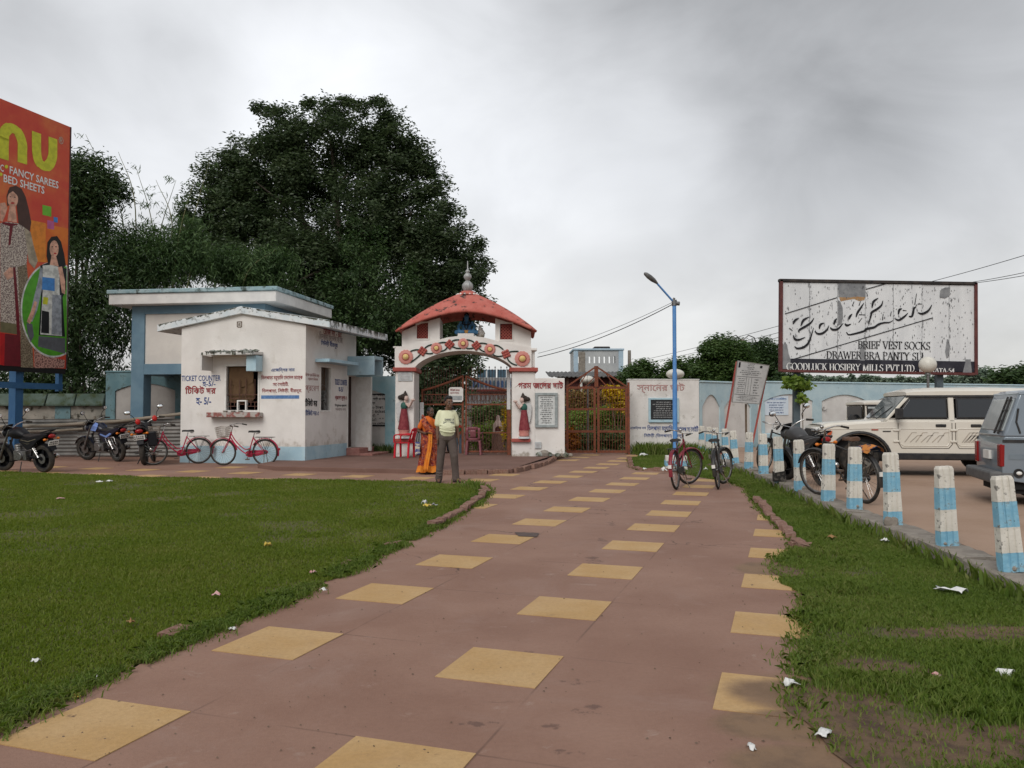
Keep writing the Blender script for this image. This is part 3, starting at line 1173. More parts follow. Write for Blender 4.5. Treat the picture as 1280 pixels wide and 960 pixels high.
# front ticket window
x0, z0, x1, z1 = win
f = MB()
for a, b, c, d in ((x0, x0 + .05, z0, z1), (x1 - .05, x1, z0, z1), (x0 + .05, x1 - .05, z0, z0 + .05), (x0 + .05, x1 - .05, z1 - .05, z1)):
 f.b2(a, b, -.015, .05, c, d)
wf = f.build('window_frame', M['white_paint'], booth)
g = MB()
gx0, gx1, gz0, gz1 = x0 + .05, x1 - .05, z0 + .05, z1 - .05
W_, H_ = gx1 - gx0, .52
for xa, za, xb, zb in ((.0, .42, 1., .42), (.0, .2, .36, .2), (.64, .2, 1, .2), (.12, .02, .12, .42), (.88, .02, .88, .42), (.24, .2, .24, .62), (.76, .2, .76, .62),
      (.36, .02, .36, .30), (.64, .02, .64, .30), (.36, .30, .64, .30), (.5, .42, .5, .8), (.12, .6, .4, .6), (.6, .6, .88, .6), (.12, .6, .12, 1.6),
      (.88, .6, .88, 1.6), (.4, .6, .4, 1.6), (.6, .6, .6, 1.6), (0., .8, 1, .8)):
 g.bar((gx0 + xa * W_, .04, gz0 + za * H_), (gx0 + xb * W_, .04, gz0 + zb * H_), .016, .016)
g.build('window_grille', M['rust_dark'], booth)
tr = MB()
hx = (x0 + x1) / 2 + .0
tr.b2(hx - .14, hx - .105, -.02, .06, gz0, gz0 + .27)
tr.b2(hx + .105, hx + .14, -.02, .06, gz0, gz0 + .27)
tr.b2(hx - .105, hx + .105, -.02, .06, gz0 + .235, gz0 + .27)
tr.build('ticket_hatch', M['white_paint'], booth)
cu = MB()
rows = []
for i in range(9):
 t = i / 8
 rows.append([(gx0 + .01 + (W_ - .2) * j / 16, .10 + .018 * sin(j * 1.7 + i) + .01 * sin(j * .9), gz1 - (.92 + .10 * sin(pi * j / 16) + .02 * sin(j * .8)) * t) for j in range(17)])
cu.sheet(rows)
cu.build('curtain', M['brown_cloth'], booth, smooth=60)
cu = MB()
rows = []
for i in range(5):
 t = i / 4
 rows.append([(gx0 + .03 + (W_ - .23) * j / 12, .085 + .012 * sin(j * 1.3 + i * 2), gz1 - .03 - (.40 + .13 * sin(pi * j / 12)) * t) for j in range(13)])
cu.sheet(rows)
cu.build('curtain_fold', M['brown_cloth'], booth, smooth=60)
s_ = MB()
sx0, sz0, sx1, sz1 = PF.box(264, 515.5, 329, 521.5)
s_.b2(sx0, sx1, -.24, .0, sz0, sz1)
s_.build('counter_ledge', mat('red_worn_ledge', (.26, .10, .085), (.40, .37, .34), 6, .9, .5, 30, sharp=(.42, .55)), booth, bevel=.012)
for i in range(7):
 m_ = MB()
 m_.lathe([(.055, 0), (.065, .045), (.05, .05)], n=8)
 if i == 0:
  sp_ = m_.build('grubby_spot', M['concrete'], booth, loc=(sx0 + .5, -.12, sz1 - .0))
 elif i < 3:
  share(sp_, booth, (sx0 + .5 + i * .22, -.10, sz1))
# mossy concrete hood above the window
h = MB()
ax0, az0, ax1, az1 = PF.box(264, 442, 329, 450)
h.hexa([(ax0, -.5, az0 + .09), (ax1, -.5, az0 + .09), (ax1, 0, az0 + .12), (ax0, 0, az0 + .12), (ax0, -.5, az0 + .16), (ax1, -.5, az0 + .16), (ax1, 0, az1 + .05), (ax0, 0, az1 + .05)])
hood = h.build('window_hood', M['slab_white'], booth, bevel=.01)
h = MB()
hz = az0 + .15
for i in range(60):
 t = r_.random()
 h.ball((ax0 + .1 + (ax1 - ax0 - .1) * t, -.5 + r_.random() * .4, az0 + .16 + (r_.random() * .06)), (r_.uniform(.03, .1), r_.uniform(.03, .08), r_.uniform(.015, .05)), 6, 4)
for i in range(26):
 t = r_.random()
 x = ax0 + (ax1 - ax0) * t
 h.b2(x, x + r_.uniform(.02, .1), -.508, -.49, az0 + .16 - r_.uniform(.01, .07), az0 + .17)
tag(h.build('hood_moss', M['moss_slab'], booth, smooth=60), kind='stuff')
h = MB()
h.b2(ax0, ax0 + .05, -.5, 0, az0 - .30, az0 + .09)
h.m = Matrix()
h.build('hood_cheek', M['slab_white'], booth)
h = MB()
cx0, cz0, cx1, cz1 = PF.box(316, 450, 330, 467)
h.b2(cx0, cx1 - .04, -.34, 0, cz0 + .05, az0 + .085)
h.build('hood_block', M['sky_blue'], booth, bevel=.008)
# little relief emblem near the gable top
mb = MB()
ex, ez = PF.xz(299.5, 405.5)
for a, b, c, d in ((-.075, .075, .06, .08), (-.075, -.055, -.07, .06), (.055, .075, -.07, .06), (-.03, .03, .01, .03), (-.03, -.01, -.04, .01), (.0, .03, -.03, -.01), (-.05, .05, -.08, -.06)):
 mb.b2(ex + a, ex + b, -.012, 0, ez + c, ez + d)
mb.build('wall_emblem', M['wood'], booth)

# side window, hood, door, box hood, steps
x0, z0, x1, z1 = swin
f = MB()
f.m = SF
for a, b, c, d in ((x0 - .0, x0 + .05, z0, z1), (x1 - .05, x1, z0, z1), (x0 + .05, x1 - .05, z0, z0 + .05), (x0 + .05, x1 - .05, z1 - .05, z1)):
 f.b2(a, b, -.015, .05, c, d)
f.build('window_frame', M['white_paint'], booth)
f = MB()
f.m = SF
f.b2(x0 + .06, x1 - .06, .15, .17, z0 + .6, z1 - .05)
f.build('curtain', M['brown_cloth'], booth)
f = MB()
f.m = SF
for i in range(6):
 x = x0 + .1 + (x1 - x0 - .2) * i / 5
 f.bar((x, .08, z0 + .05), (x, .08, z1 - .05), .014, .014)
for k in range(3):
 f.tube([((x0 + x1) / 2 + .2 * cos(t), .08, z0 + .2 + .2 * k + .16 * sin(t)) for t in np.linspace(0, 2 * pi, 13)[:-1]], .009, 5, closed=True)
f.build('window_grille', M['steel'], booth)
f = MB()
f.m = SF
wx0, wz0, wx1, wz1 = PS.box(397, 450, 430, 455)
f.b2(wx0 - .15, wx1 + .1, -.42, 0, wz1 - .17, wz1 - .08)
f.build('window_hood', M['sky_blue'], booth, bevel=.008)
f = MB()
f.m = SF
bz1, bz0 = 3.02, 2.46
bx0, bx1 = sdoor[0] - .06, sdoor[2] + .10
f.b2(bx0, bx1, -.85, 0, bz1 - .10, bz1)
f.b2(bx0, bx0 + .07, -.85, 0, bz0, bz1 - .10)
f.b2(bx1 - .07, bx1, -.85, 0, bz0, bz1 - .10)
f.b2(bx0 + .07, bx1 - .07, -.06, 0, bz0, bz1 - .10)
f.build('door_hood', M['sky_blue'], booth, bevel=.008)
f = MB()
f.m = SF
f.b2(sdoor[2], sdoor[2] + .11, -.50, 0, .2, bz0 - .02)
f.b2(sdoor[0] - .05, sdoor[0], -.02, .02, .3, sdoor[3])
f.build('door_post', M['white_paint'], booth, bevel=.008)
f = MB()
f.m = SF
f.b2(sdoor[0], sdoor[2], .14, .18, .3, sdoor[3])
for i in range(3):
 f.b2(sdoor[0] + .06, sdoor[2] - .06, .125, .14, .45 + i * .7, .95 + i * .7)
f.build('door', mat('dark_brown_door', (.035, .018, .014), (.05, .025, .02), 8, .6), booth)
for i, (d, hgt) in enumerate(((.42, .31), (.85, .16))):
 f = MB()
 f.m = SF
 f.b2(sdoor[0] - .12 - .05 * i, sdoor[2] + .5 + .2 * i, -d, -.01 if i == 0 else -.425, 0.02, hgt)
 f.build('step', mat('red_step', (.30, .13, .11), (.38, .19, .16), 7, .85, .3, 30), booth, bevel=.012)
# painted notices
TX = -.004
text('TICKET COUNTER', PF.box(227, 469, 276, 476.5), TX, M['blue_text'], booth, .012)
text('হ-5/-', PF.box(253, 476.5, 269.5, 483.5), TX, M['blue_text'], booth)
text('টিকিট ঘর', PF.box(231.5, 482, 270, 492.5), TX, M['red_text'], booth, .028)
text('হ- 5/-', PF.box(245, 496.5, 264, 506.5), TX, M['blue_text'], booth, .022)
text('এজেন্সির নাম', PF.box(339, 459, 368.5, 466), TX, M['blue_text'], booth)
text('তিলপাড়া মহুয়াডি ডেভেল মার্কে', PF.box(326.5, 468, 378.5, 476), TX, M['red_text'], booth)
text('সোসাইটি.', PF.box(341, 477, 361, 483), TX, M['red_text'], booth)
text('তিলপাড়া, সিউড়ী. বীরভূম.', PF.box(327.5, 485, 377.5, 492), TX, M['red_text'], booth)
mb = MB()
bx = PF.box(326.5, 494, 374, 498.5)
mb.b2(bx[0], bx[2], TX, 0, bx[1], bx[3])
mb.build('blue_bar', M['blue_bar'], booth)


def stext(s, box, m, bold=.02):
 return text(s, PS.box(*box), TX, m, booth, bold, frame=SF)


stext('রেজি নং - ৪৫', (404, 413, 427, 418), M['red_text'])
stext('তিলপাড়া ডেভেলপ সোসা', (399, 420, 428, 425.5), M['grey_text'])
stext('সিউড়ী বীরভূম', (401, 428, 422, 433), M['blue_text'])
stext('বিশেষ দ্রঃ টিকিট ছাড়া', (381.5, 467, 399, 471), M['pale_text'], .01)
stext('প্রবেশ নিষেধ', (385, 472, 397, 476), M['pale_text'], .01)
stext('প্রবেশ', (381.5, 482, 398.5, 491), M['pale_text'], .0)
stext('টিকিট ঘর', (381, 498, 396.5, 508), M['black_text'], .03)
stext('টিকিট দর ৫', (381.5, 512, 398.5, 519.5), M['blue_text'], .015)
stext('TICKET COUNTER', (418.5, 475, 433.5, 481), M['blue_text'], .01)
stext('হ-5/', (423, 484, 429, 490), M['blue_text'])
stext('প্রবেশ মূল্য ৫', (418.5, 494, 433.5, 501), M['red_text'])
stext('শিশুদের প্রবেশ', (418.5, 505, 433, 509), M['black_text'], .01)
stext('অবাধ নয়', (419, 510, 432, 514), M['grey_text'], .01)

# ------------------------------------------------------------------ blue shed with the flat roof
SO = A(137, 570, 25.0)
SO.z = 0
SANG = R(-8.4)
shed = thing('waiting_shed', 'blue grey open sided shed with a thick white flat roof behind the booth', 'shed', SO, SANG)
PH = Plane(SO, SANG)
zt_ = PH.xz(133, 364)[1]
zb_ = PH.xz(133, 381)[1]
rx1 = PH.xz(345, 360)[0]
mb = MB()
mb.b2(-.12, rx1, 0, 4.6, zb_, zt_ - .10)
mb.build('roof_slab', M['slab_white'], shed, bevel=.012)
mb = MB()
mb.b2(-.17, rx1 + .06, -.06, 4.66, zt_ - .098, zt_ + .03)
mb.build('roof_coping', mat('mouldy_blue_coping', (.22, .33, .36), (.34, .44, .46), 3, .85, .3, 30, stain=(5., .5, .66, (.05, .07, .06))), shed, bevel=.02)
by = .42
PHb = Plane(SO + Vector((-sin(SANG) * by, cos(SANG) * by, 0)), SANG)
px0, px1 = PHb.xz(163, 500)[0], PHb.xz(179, 500)[0]
zbm1, zbm0 = PHb.xz(180, 455)[1], PHb.xz(180, 468)[1]
ztp = PHb.xz(180, 392.5)[1]
rx = rx1 - .55
for a_, b_, c_ in ((px0, px1, by), (rx - .4, rx, by), (px0, px1, 4.0), (rx - .4, rx, 4.0)):
 mb = MB()
 mb.b2(a_, b_, c_, c_ + .42, 0, zb_ - .002)
 mb.build('column', M['bluegrey'], shed, bevel=.01)
mb = MB()
mb.b2(px1, rx - .4, by + .004, by + .40, zbm0, zbm1)
mb.b2(px1, rx - .4, by + .004, by + .40, ztp, zb_ - .004)
mb.b2(px0 + .03, px0 + .36, by + .42, 4.0, zbm0, zbm1)
mb.b2(rx - .36, rx - .03, by + .42, 4.0, zbm0, zb_ - .004)
mb.build('beam', M['bluegrey'], shed)
mb = MB()
mb.b2(px1, rx - .4, by + .06, by + .30, zbm1, ztp)
mb.b2(px0 + .06, px0 + .3, by + .42, 4.0, zbm1, zb_ - .004)
mb.build('white_panel', M['cream'], shed)
mb = MB()
mb.b2(px1 + .9, rx - .4, 4.0, 4.2, 0, zbm0)
mb.b2(px1 + .05, px1 + .9, 4.05, 4.15, 2.2, zbm0)
mb.build('back_wall', M['bluegrey'], shed)

# ------------------------------------------------------------------ walls of the compound
def arch_poly(x0, x1, z0, zs, rise, n=10, pointed=False):
 pts = [(x0, z0), (x1, z0), (x1, zs)]
 for i in range(1, n):
  t = i / n
  x = x1 + (x0 - x1) * t
  if pointed:
   k = 1 - abs(2 * t - 1)
   z = zs + rise * k ** .75
  else:
   z = zs + rise * (1 - (2 * t - 1) ** 2)
  pts.append((x, z))
 return pts + [(x0, zs)]


def boundary_wall(name, label, P0, P1, H, panels, mats, t=.25, z0=-.02, rise=.3, coping=.06, pz=.55, zsub=.42):
 """A rendered wall with shallow arched panels (x0, x1 along it) set back between proud strips."""
 P0, P1 = Vector(P0), Vector(P1)
 a = math.atan2(P1.y - P0.y, P1.x - P0.x)
 W = (P1 - P0).length
 th_ = thing(name, label, 'wall', (P0.x, P0.y, 0), a)
 mb = MB()
 mb.b2(0, W, .05, t, z0, H)
 mb.build('panel', mats[1], th_)
 # the face with arched openings: strips between and a band above
 mb = MB()
 zs = H - zsub - rise
 edges = [0] + [e for p in panels for e in p] + [W]
 for i in range(0, len(edges), 2):
  if edges[i + 1] - edges[i] > .01:
   mb.b2(edges[i], edges[i + 1], 0, .049, z0, H - .002)
 for x0, x1 in panels:
  n = 14
  lo = []
  for i in range(n + 1):
   tt = i / n
   lo.append((x0 + (x1 - x0) * tt, zs + rise * (1 - abs(2 * tt - 1) ** 1.9)))
  for i in range(n):
   mb.prism([lo[i], lo[i + 1], (lo[i + 1][0], H - .003), (lo[i][0], H - .003)], .001, .048)
 mb.build('face', mats[0], th_)
 mb = MB()
 mb.b2(-.02, W + .02, -.03, t + .03, H - .0, H + coping)
 mb.build('coping', mats[2], th_, bevel=.015)
 if pz:
  mb = MB()
  mb.b2(0, W, -.22, -.002, z0, pz)
  mb.build('plinth', mats[3], th_, bevel=.03)
 return th_, Plane((P0.x, P0.y, 0), a), W


# blue wall between booth and gate, with the tariff panel
w1 = thing('tariff_wall', 'pale blue wall with a painted white tariff panel between booth and gate', 'wall', A(447, 570, 25.2).xy.to_3d(), R(-3))
PW = Plane(w1.location, R(-3))
WX = PW.xz(493.5, 500)[0] + .3
H1 = PW.xz(470, 470)[1]
tx0, tz0, tx1, tz1 = PW.box(441, 492, 481.5, 533)
mb = MB()
mb.b2(-1.2, WX, .05, .25, -.02, H1)
mb.build('panel', M['wall_panel'], w1)
mb = MB()
mb.b2(tx1, WX, 0, .049, .0, H1 - .003)
mb.prism([(-1.2, tz1 + .28), (0, tz1 + .25), (tx1, tz1 - .02), (tx1, H1 - .004), (-1.2, H1 - .004)], .001, .048)
mb.build('face', mat('faded_turquoise', (.30, .50, .56), (.40, .56, .60), 2.2, .85, .3, 30, stain=(5., .58, .75, (.16, .22, .23)), stain2=(3, .4, .6, (.06, .07, .05), 0, .7)), w1)
mb = MB()
mb.b2(-1.2, tx1, .03, .05, tz1 - .035, tz1)
mb.b2(-1.2, tx1, .03, .05, tz0, tz0 + .05)
mb.build('board_line', M['black_text'], w1)
yy = .046
for i, (s, x0, x1) in enumerate((('মূল্য তালিকা কর্তৃক', 452, 481), ('নির্ধারিত গাড়ী রাখার', 452, 481), ('স্ট্যান্ড', 456, 469), ('বাস- ৬০ টাকা.', 452, 479), ('৪ - ৩৫ ticket', 452, 481), ('২ - ১৫ "', 452, 473), ('বাস- ১৫  " "', 452, 479), ('এই মূল্য শুধু একদিন', 452, 481))):
 y0 = 491.5 + i * 5.15
 text(s, PW.box(x0, y0, x1, y0 + 4), yy, M['black_text'], w1, .012)

# old teal wall end behind the shed, and the mossy low wall behind the motorbikes
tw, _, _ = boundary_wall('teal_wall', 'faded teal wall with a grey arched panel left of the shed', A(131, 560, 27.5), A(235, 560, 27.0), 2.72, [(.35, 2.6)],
      (M['teal_old'], mat('tree_shaded_panel', (.30, .28, .26), (.37, .345, .32), 1.5, .9, .2, 30, stain=(4., .58, .75, (.18, .16, .14))), M['teal_old'], M['teal_old']), rise=.25, pz=0, zsub=.38)  # white panel, with the shade of the trees put into its grey
lw = thing('low_wall', 'low stained wall with a mossy sloping coping behind the motorcycles', 'wall', A(-90, 560, 27.6).xy.to_3d(), R(1))
PLW = Plane(lw.location, R(1))
lx1 = PLW.xz(131, 520)[0]
zl1, zl0 = PLW.xz(60, 492)[1], PLW.xz(60, 507)[1]
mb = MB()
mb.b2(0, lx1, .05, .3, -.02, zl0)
mb.build('wall_face', mat('stained_shaded_low_wall', (.22, .21, .18), (.30, .28, .24), 2, .9, .3, 30, stain=(2.2, .5, .62, (.035, .032, .022)), stain2=(2.2, .4, .6, (.05, .06, .03), 0, 1.2)), lw)  # own stains; base colour also darkened in place of tree shade
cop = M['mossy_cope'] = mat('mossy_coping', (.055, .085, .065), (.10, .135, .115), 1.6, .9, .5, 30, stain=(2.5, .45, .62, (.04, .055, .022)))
k = 6
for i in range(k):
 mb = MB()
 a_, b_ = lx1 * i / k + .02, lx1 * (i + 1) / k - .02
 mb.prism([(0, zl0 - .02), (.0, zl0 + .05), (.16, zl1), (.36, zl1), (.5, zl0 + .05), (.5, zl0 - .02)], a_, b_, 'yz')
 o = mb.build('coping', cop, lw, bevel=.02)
 o.location.y = -.12
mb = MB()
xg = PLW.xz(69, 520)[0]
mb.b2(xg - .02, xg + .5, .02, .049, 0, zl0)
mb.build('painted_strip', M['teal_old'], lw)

# ------------------------------------------------------------------ wall right of the second gate and the long boundary wall
W2a, W2b = A(786, 560, 26.4), A(874.5, 560, 26.5)
W2a.z = W2b.z = 0
gw = thing('ghat_wall', 'cream wall with faded red lettering and a black stone plaque', 'wall', W2a, math.atan2(W2b.y - W2a.y, W2b.x - W2a.x))
PG = Plane(W2a, gw.rotation_euler.z)
W2 = (W2b - W2a).length
H2 = PG.xz(830, 475)[1]
mb = MB()
mb.b2(0, W2, 0, .3, -.02, H2)
mb.build('wall', M['plaster_old'], gw, bevel=.01)
mb = MB()
mb.b2(-.02, W2 + .02, -.015, .315, H2 - .001, H2 + .035)
mb.build('coping', M['slab_white'], gw, bevel=.01)
text('স্নানের ঘাট'.replace('স্ন', 'স্ন'), PG.box(796, 478, 856, 491.5), -.004, M['pale_text'], gw, .022)
x0, z0, x1, z1 = PG.box(810.5, 497.5, 848, 528)
mb = MB()
for a, b, c, d in ((x0, x1, z0, z0 + .09), (x0, x1, z1 - .06, z1), (x0, x0 + .07, z0 + .09, z1 - .06), (x1 - .07, x1, z0 + .09, z1 - .06)):
 mb.b2(a, b, -.06, -.001, c, d)
mb.build('plaque_frame', M['sky_blue'], gw, bevel=.006)
mb = MB()
mb.b2(x0 + .07, x1 - .07, -.03, -.001, z0 + .09, z1 - .06)
pl = mb.build('stone_plaque', mat('black_granite', (.014, .015, .017), (.022, .022, .025), 30, .3, spec=.5), gw)
scrawl(pl, (x0 + .12, z0 + .13, x1 - .12, z1 - .11), -.031, 8, M['grey_letter'], 3, .95)
text('এজেন্সির নাম', PG.box(787.5, 532.5, 807.5, 537.5), -.004, M['blue_text'], gw, .01)
text('তিলপাড়া মহুয়াডি', PG.box(809, 531, 841, 540), -.004, M['blue_text'], gw, .02)
text('ডেভেলপ সোসাইটি', PG.box(845, 532, 873, 540), -.004, M['blue_text'], gw, .02)
text('সিউড়ী (তিলপাড়া) বীরভূম', PG.box(805, 541.5, 855, 548), -.004, M['blue_text'], gw, .015)

Wc, We = A(874.5, 560, 26.5), A(953, 560, 28.6)
wr1, _, lr1 = boundary_wall('blue_wall', 'short pale blue wall with two pointed panels behind the leaning notice board', (Wc.x + .03, Wc.y + .03, 0), We, 2.35,
       [(.12, 1.05), (1.28, 2.75)], (M['wall_blue'], M['wall_panel'], M['wall_blue'], M['wall_blue']), rise=.42, pz=0, zsub=.40)
Wd, Wf = A(953, 560, 28.2), A(1290, 560, 32.3)
Wf = Wd + (Wf - Wd) * 1.9
pan = []
x = .12
while x < (Wf - Wd).length - 2.6:
 pan.append((x, x + 2.06))
 x += 2.06 + .38
wr2, PR, lr2 = boundary_wall('boundary_wall', 'long pale blue boundary wall of white arched panels behind the parked cars', Wd, Wf, 2.40, pan,
       (M['wall_blue'], M['wall_panel'], M['wall_blue'], M['wall_blue']), rise=.24, pz=.62, zsub=.40)
x0, z0, x1, z1 = PR.box(956, 495, 986, 519)
mb = MB()
mb.b2(x0, x1, .030, .046, z0, z1)
ps = tag(thing('paper_notice', 'pale blue handwritten paper notice pasted on the boundary wall', 'notice', wr2.location, wr2.rotation_euler.z))
sh = mb.build('paper', mat('pale_paper', (.56, .64, .72), (.62, .68, .74), 6, .9), ps)
text('দাওয়াই LT COMনিষিদ্ধ', (x0 + .12, z1 - .17, x1 - .08, z1 - .05), .029, M['blue_bar'], sh, .02)
scrawl(sh, (x0 + .05, z0 + .04, x1 - .05, z1 - .2), .029, 5, M['blue_text'], 6, .95, weight=.5)
mb = MB()
for px, py, r in ((1029, 510, .05), (1030, 509, .1)):
 x, z = PR.xz(px, py)
 mb.lathe([(r, -.03), (r * .8, .0)], (x, 0, z), 12, axis='y')
mb.build('wall_roundel', M['wall_panel'], wr2)
# ------------------------------------------------------------------ the arched gateway
GO = A(494, 570, 23.0)
GO.z = 0
GA = R(1.0)
gate = thing('arched_gateway', 'white arched gateway with a red curved roof, flower garland band and winged relief figures', 'gateway', GO, GA)
PA = Plane(GO, GA)
X = lambda px: PA.xz(px, 513)[0]
Z = lambda py: PA.xz(582, py)[1]
DEP = 1.45
xl0, xl1 = X(494), X(517.5)
xr0, xr1 = X(640), X(669)
ZB = .08
zcap0, zcap1 = Z(464.5), Z(459.5)
# two pillars; the right one runs on as a wall with the lettering
mb = MB()
mb.b2(xl0, xl1, 0, DEP, ZB, zcap0)
mb.build('pillar', M['arch_white'], gate, bevel=.012)
xw1 = X(706)
zw = Z(472.5)
mb = MB()
mb.b2(xr0, xr1, 0, DEP, ZB, zcap0)
mb.build('pillar', M['arch_white'], gate, bevel=.012)
mb = MB()
mb.b2(xr1 - .01, xw1, .012, .32, ZB, zw)
mb.build('side_wall', M['arch_white'], gate, bevel=.012)
for a, b in ((xl0 - .07, xl1 + .07), (xr0 - .08, xr1 + .08)):
 mb = MB()
 mb.b2(a, b, -.08, DEP + .05, zcap0, zcap1)
 mb.build('pillar_cap', M['red_paint'], gate, bevel=.012)
for a, b in ((xl0 - .03, xl1 + .05), (xr0 - .02, X(663))):
 mb = MB()
 mb.b2(a, b, -.10, .0, Z(552.5), Z(548.2))
 mb.build('relief_shelf', M['red_paint'], gate, bevel=.01)
# spandrel band with the arch opening
xa0, xa1 = X(518.5), X(640)
xm = (xa0 + xa1) / 2
hs = (xa1 - xa0) / 2
zsp, zap = zcap1 + .0, Z(438.3)
xs0, xs1 = xl0 - .02, X(664.5)
def intr(x):
 t = (x - xm) / hs
 return zsp + (zap - zsp) * (1 - t * t) ** .72 if abs(t) < 1 else zsp
def extr(x):
 pts = [(xs0, Z(433)), (X(503), Z(433)), (X(540), Z(426.7)), (X(560), Z(421.5)), (X(582), Z(419)), (X(604), Z(421.5)), (X(626), Z(427.2)), (X(661), Z(434)), (xs1, Z(434))]
 for (a, za), (b, zb) in zip(pts, pts[1:]):
  if a <= x <= b:
   t = (x - a) / (b - a)
   return za + (zb - za) * t
 return pts[-1][1]
xsamp = sorted(set(list(np.linspace(xs0, xs1, 61)) + [xa0, xa1]))
mb = MB()
for a, b in zip(xsamp, xsamp[1:]):
 za, zb = intr(a), intr(b)
 ea, eb = extr(a + 1e-6), extr(b - 1e-6)
 for y in (0, DEP):
  mb.add([(a, y, za), (b, y, zb), (b, y, eb), (a, y, ea)], [(0, 1, 2, 3) if y == 0 else (3, 2, 1, 0)])
 mb.add([(a, 0, za), (b, 0, zb), (b, DEP, zb), (a, DEP, za)], [(3, 2, 1, 0)])
 mb.add([(a, 0, ea), (b, 0, eb), (b, DEP, eb), (a, DEP, ea)], [(0, 1, 2, 3)])
mb.add([(xs0, 0, zsp), (xs0, DEP, zsp), (xs0, DEP, Z(433)), (xs0, 0, Z(433))], [(0, 1, 2, 3)])
mb.add([(xs1, 0, zsp), (xs1, DEP, zsp), (xs1, DEP, Z(434)), (xs1, 0, Z(434))], [(0, 1, 2, 3)])
mb.build('arch_band', M['arch_white'], gate)
mb = MB()
mb.b2(xs0 - .05, xs0 + .02, -.02, .5, Z(435), Z(433.2))
mb.b2(xs1 - .02, xs1 + .16, -.02, .5, Z(438), Z(435))
mb.b2(xs1 + .0, xs1 + .1, .1, .4, Z(459), Z(438))
mb.build('shoulder_block', M['arch_white'], gate, bevel=.01)
# upper wall blocks, each with a lattice window
XC = X(583)
def roof_under(x):
 t = (x - XC) / (X(669) - XC)
 return Z(391.8) - (Z(391.8) - Z(416.5)) * abs(t) ** 1.75
y0u = .10
for xa, xb, wx0, wx1, wz0, wz1 in ((X(501.5), X(549), X(520), X(534.5), Z(423), Z(403)), (X(619), X(664), X(625), X(640.5), Z(424), Z(404))):
 mb = MB()
 top = [(x, roof_under(x) - .004) for x in np.linspace(xb, xa, 9)]
 zb0 = Z(434.5)
 # the block in pieces around its window
 for a, b in ((xa, wx0), (wx1, xb)):
  mb.prism([(a, zb0), (b, zb0)] + [(x, roof_under(x) - .004) for x in np.linspace(b, a, 6)], y0u, DEP - .1)
 mb.prism([(wx0, zb0), (wx1, zb0), (wx1, wz0), (wx0, wz0)], y0u, DEP - .1)
 mb.prism([(wx0, wz1), (wx1, wz1)] + [(x, roof_under(x) - .004) for x in np.linspace(wx1, wx0, 4)], y0u, DEP - .1)
 mb.build('upper_wall', M['arch_white'], gate)
 mb = MB()
 for a, b, c, d in ((wx0 - .03, wx1 + .03, wz0 - .035, wz0), (wx0 - .03, wx1 + .03, wz1, wz1 + .03), (wx0 - .03, wx0, wz0, wz1), (wx1, wx1 + .03, wz0, wz1)):
  mb.b2(a, b, y0u - .02, y0u + .05, c, d)
 mb.build('window_surround', M['arch_white'], gate)
 mb = MB()
 mb.b2(wx0, wx1, y0u + .10, y0u + .14, wz0, wz1)
 lat = mb.build('lattice_window', mat('maroon_back', (.10, .016, .02), rough=.8), gate)
 mb = MB()
 k = 7
 W_, H_ = wx1 - wx0, wz1 - wz0
 st = W_ / 4
 for i in range(-8, 9):
  for sgn in (1, -1):
   p, q = [], None
   x_a, z_a = wx0 + i * st, wz0
   pts = []
   for s_ in np.linspace(0, H_, 25):
    x = wx0 + i * st + sgn * s_ if sgn > 0 else wx1 - i * st - s_
    if wx0 <= x <= wx1:
     pts.append((x, wz0 + s_))
   if len(pts) > 1:
    mb.bar((pts[0][0], y0u + .07 + .004 * sgn, pts[0][1]), (pts[-1][0], y0u + .07 + .004 * sgn, pts[-1][1]), .026, .03, up=(0, 1, 0))
 tag(mb.build('lattice', M['red_paint'], lat), kind='stuff')
# inner cheeks of the niche are the blocks' own sides; the plinth and the deity
mb = MB()
mb.b2(X(571.5), X(592), .15, .75, Z(423.5), Z(416))
mb.build('statue_plinth', M['arch_white'], gate, bevel=.01)
blue = mat('blue_statue_paint', (.04, .13, .25), (.07, .19, .33), 8, .6)
stat = thing('seated_statue', 'blue seated figure on a white plinth under the red roof', 'statue', PA.O + Vector((X(582) * cos(GA), .45, Z(416))), GA)
mb = MB()
sc = .40
mb.ball((0, 0, .20), (.15, .12, .22), 12, 8)
mb.ball((0, -.02, .49), (.075, .085, .10), 12, 8)
mb.tube([(-.14, 0, .36), (-.24, -.02, .22), (-.20, -.16, .08)], [.055, .05, .04])
mb.tube([(.14, 0, .36), (.24, -.02, .22), (.20, -.16, .08)], [.055, .05, .04])
mb.tube([(-.10, -.02, .06), (-.29, -.12, .05), (-.05, -.22, .045)], [.085, .075, .05])
mb.tube([(.10, -.02, .06), (.29, -.12, .05), (.05, -.22, .045)], [.085, .075, .05])
body = mb.build('body', blue, stat, smooth=60)
rm = body.modifiers.new('remesh', 'REMESH')
rm.mode, rm.voxel_size, rm.use_smooth_shade = 'VOXEL', .016, True
mb = MB()
mb.ball((0, .03, .56), (.085, .085, .08), 10, 6)
mb.ball((0, .03, .66), (.045, .045, .05), 10, 6)
mb.tube([(-.08, .03, .5), (-.12, .06, .3)], [.035, .015])
mb.tube([(.08, .03, .5), (.12, .06, .3)], [.035, .015])
mb.build('hair', M['black'], stat, smooth=60)
mb = MB()
mb.tube([(.12 * cos(t), -.05 + .10 * sin(t) - .04, .38 - .06 * (1 + cos(t - pi / 2 * 3))) for t in np.linspace(0, 2 * pi, 17)[:-1]], .017, 6, closed=True)
mb.tube([(-.05, -.125, .36), (-.045, -.13, .2), (0, -.135, .13), (.045, -.13, .2), (.05, -.125, .36)], .016, 6)
mb.build('garland', M['black'], stat, smooth=60)
mb = MB()
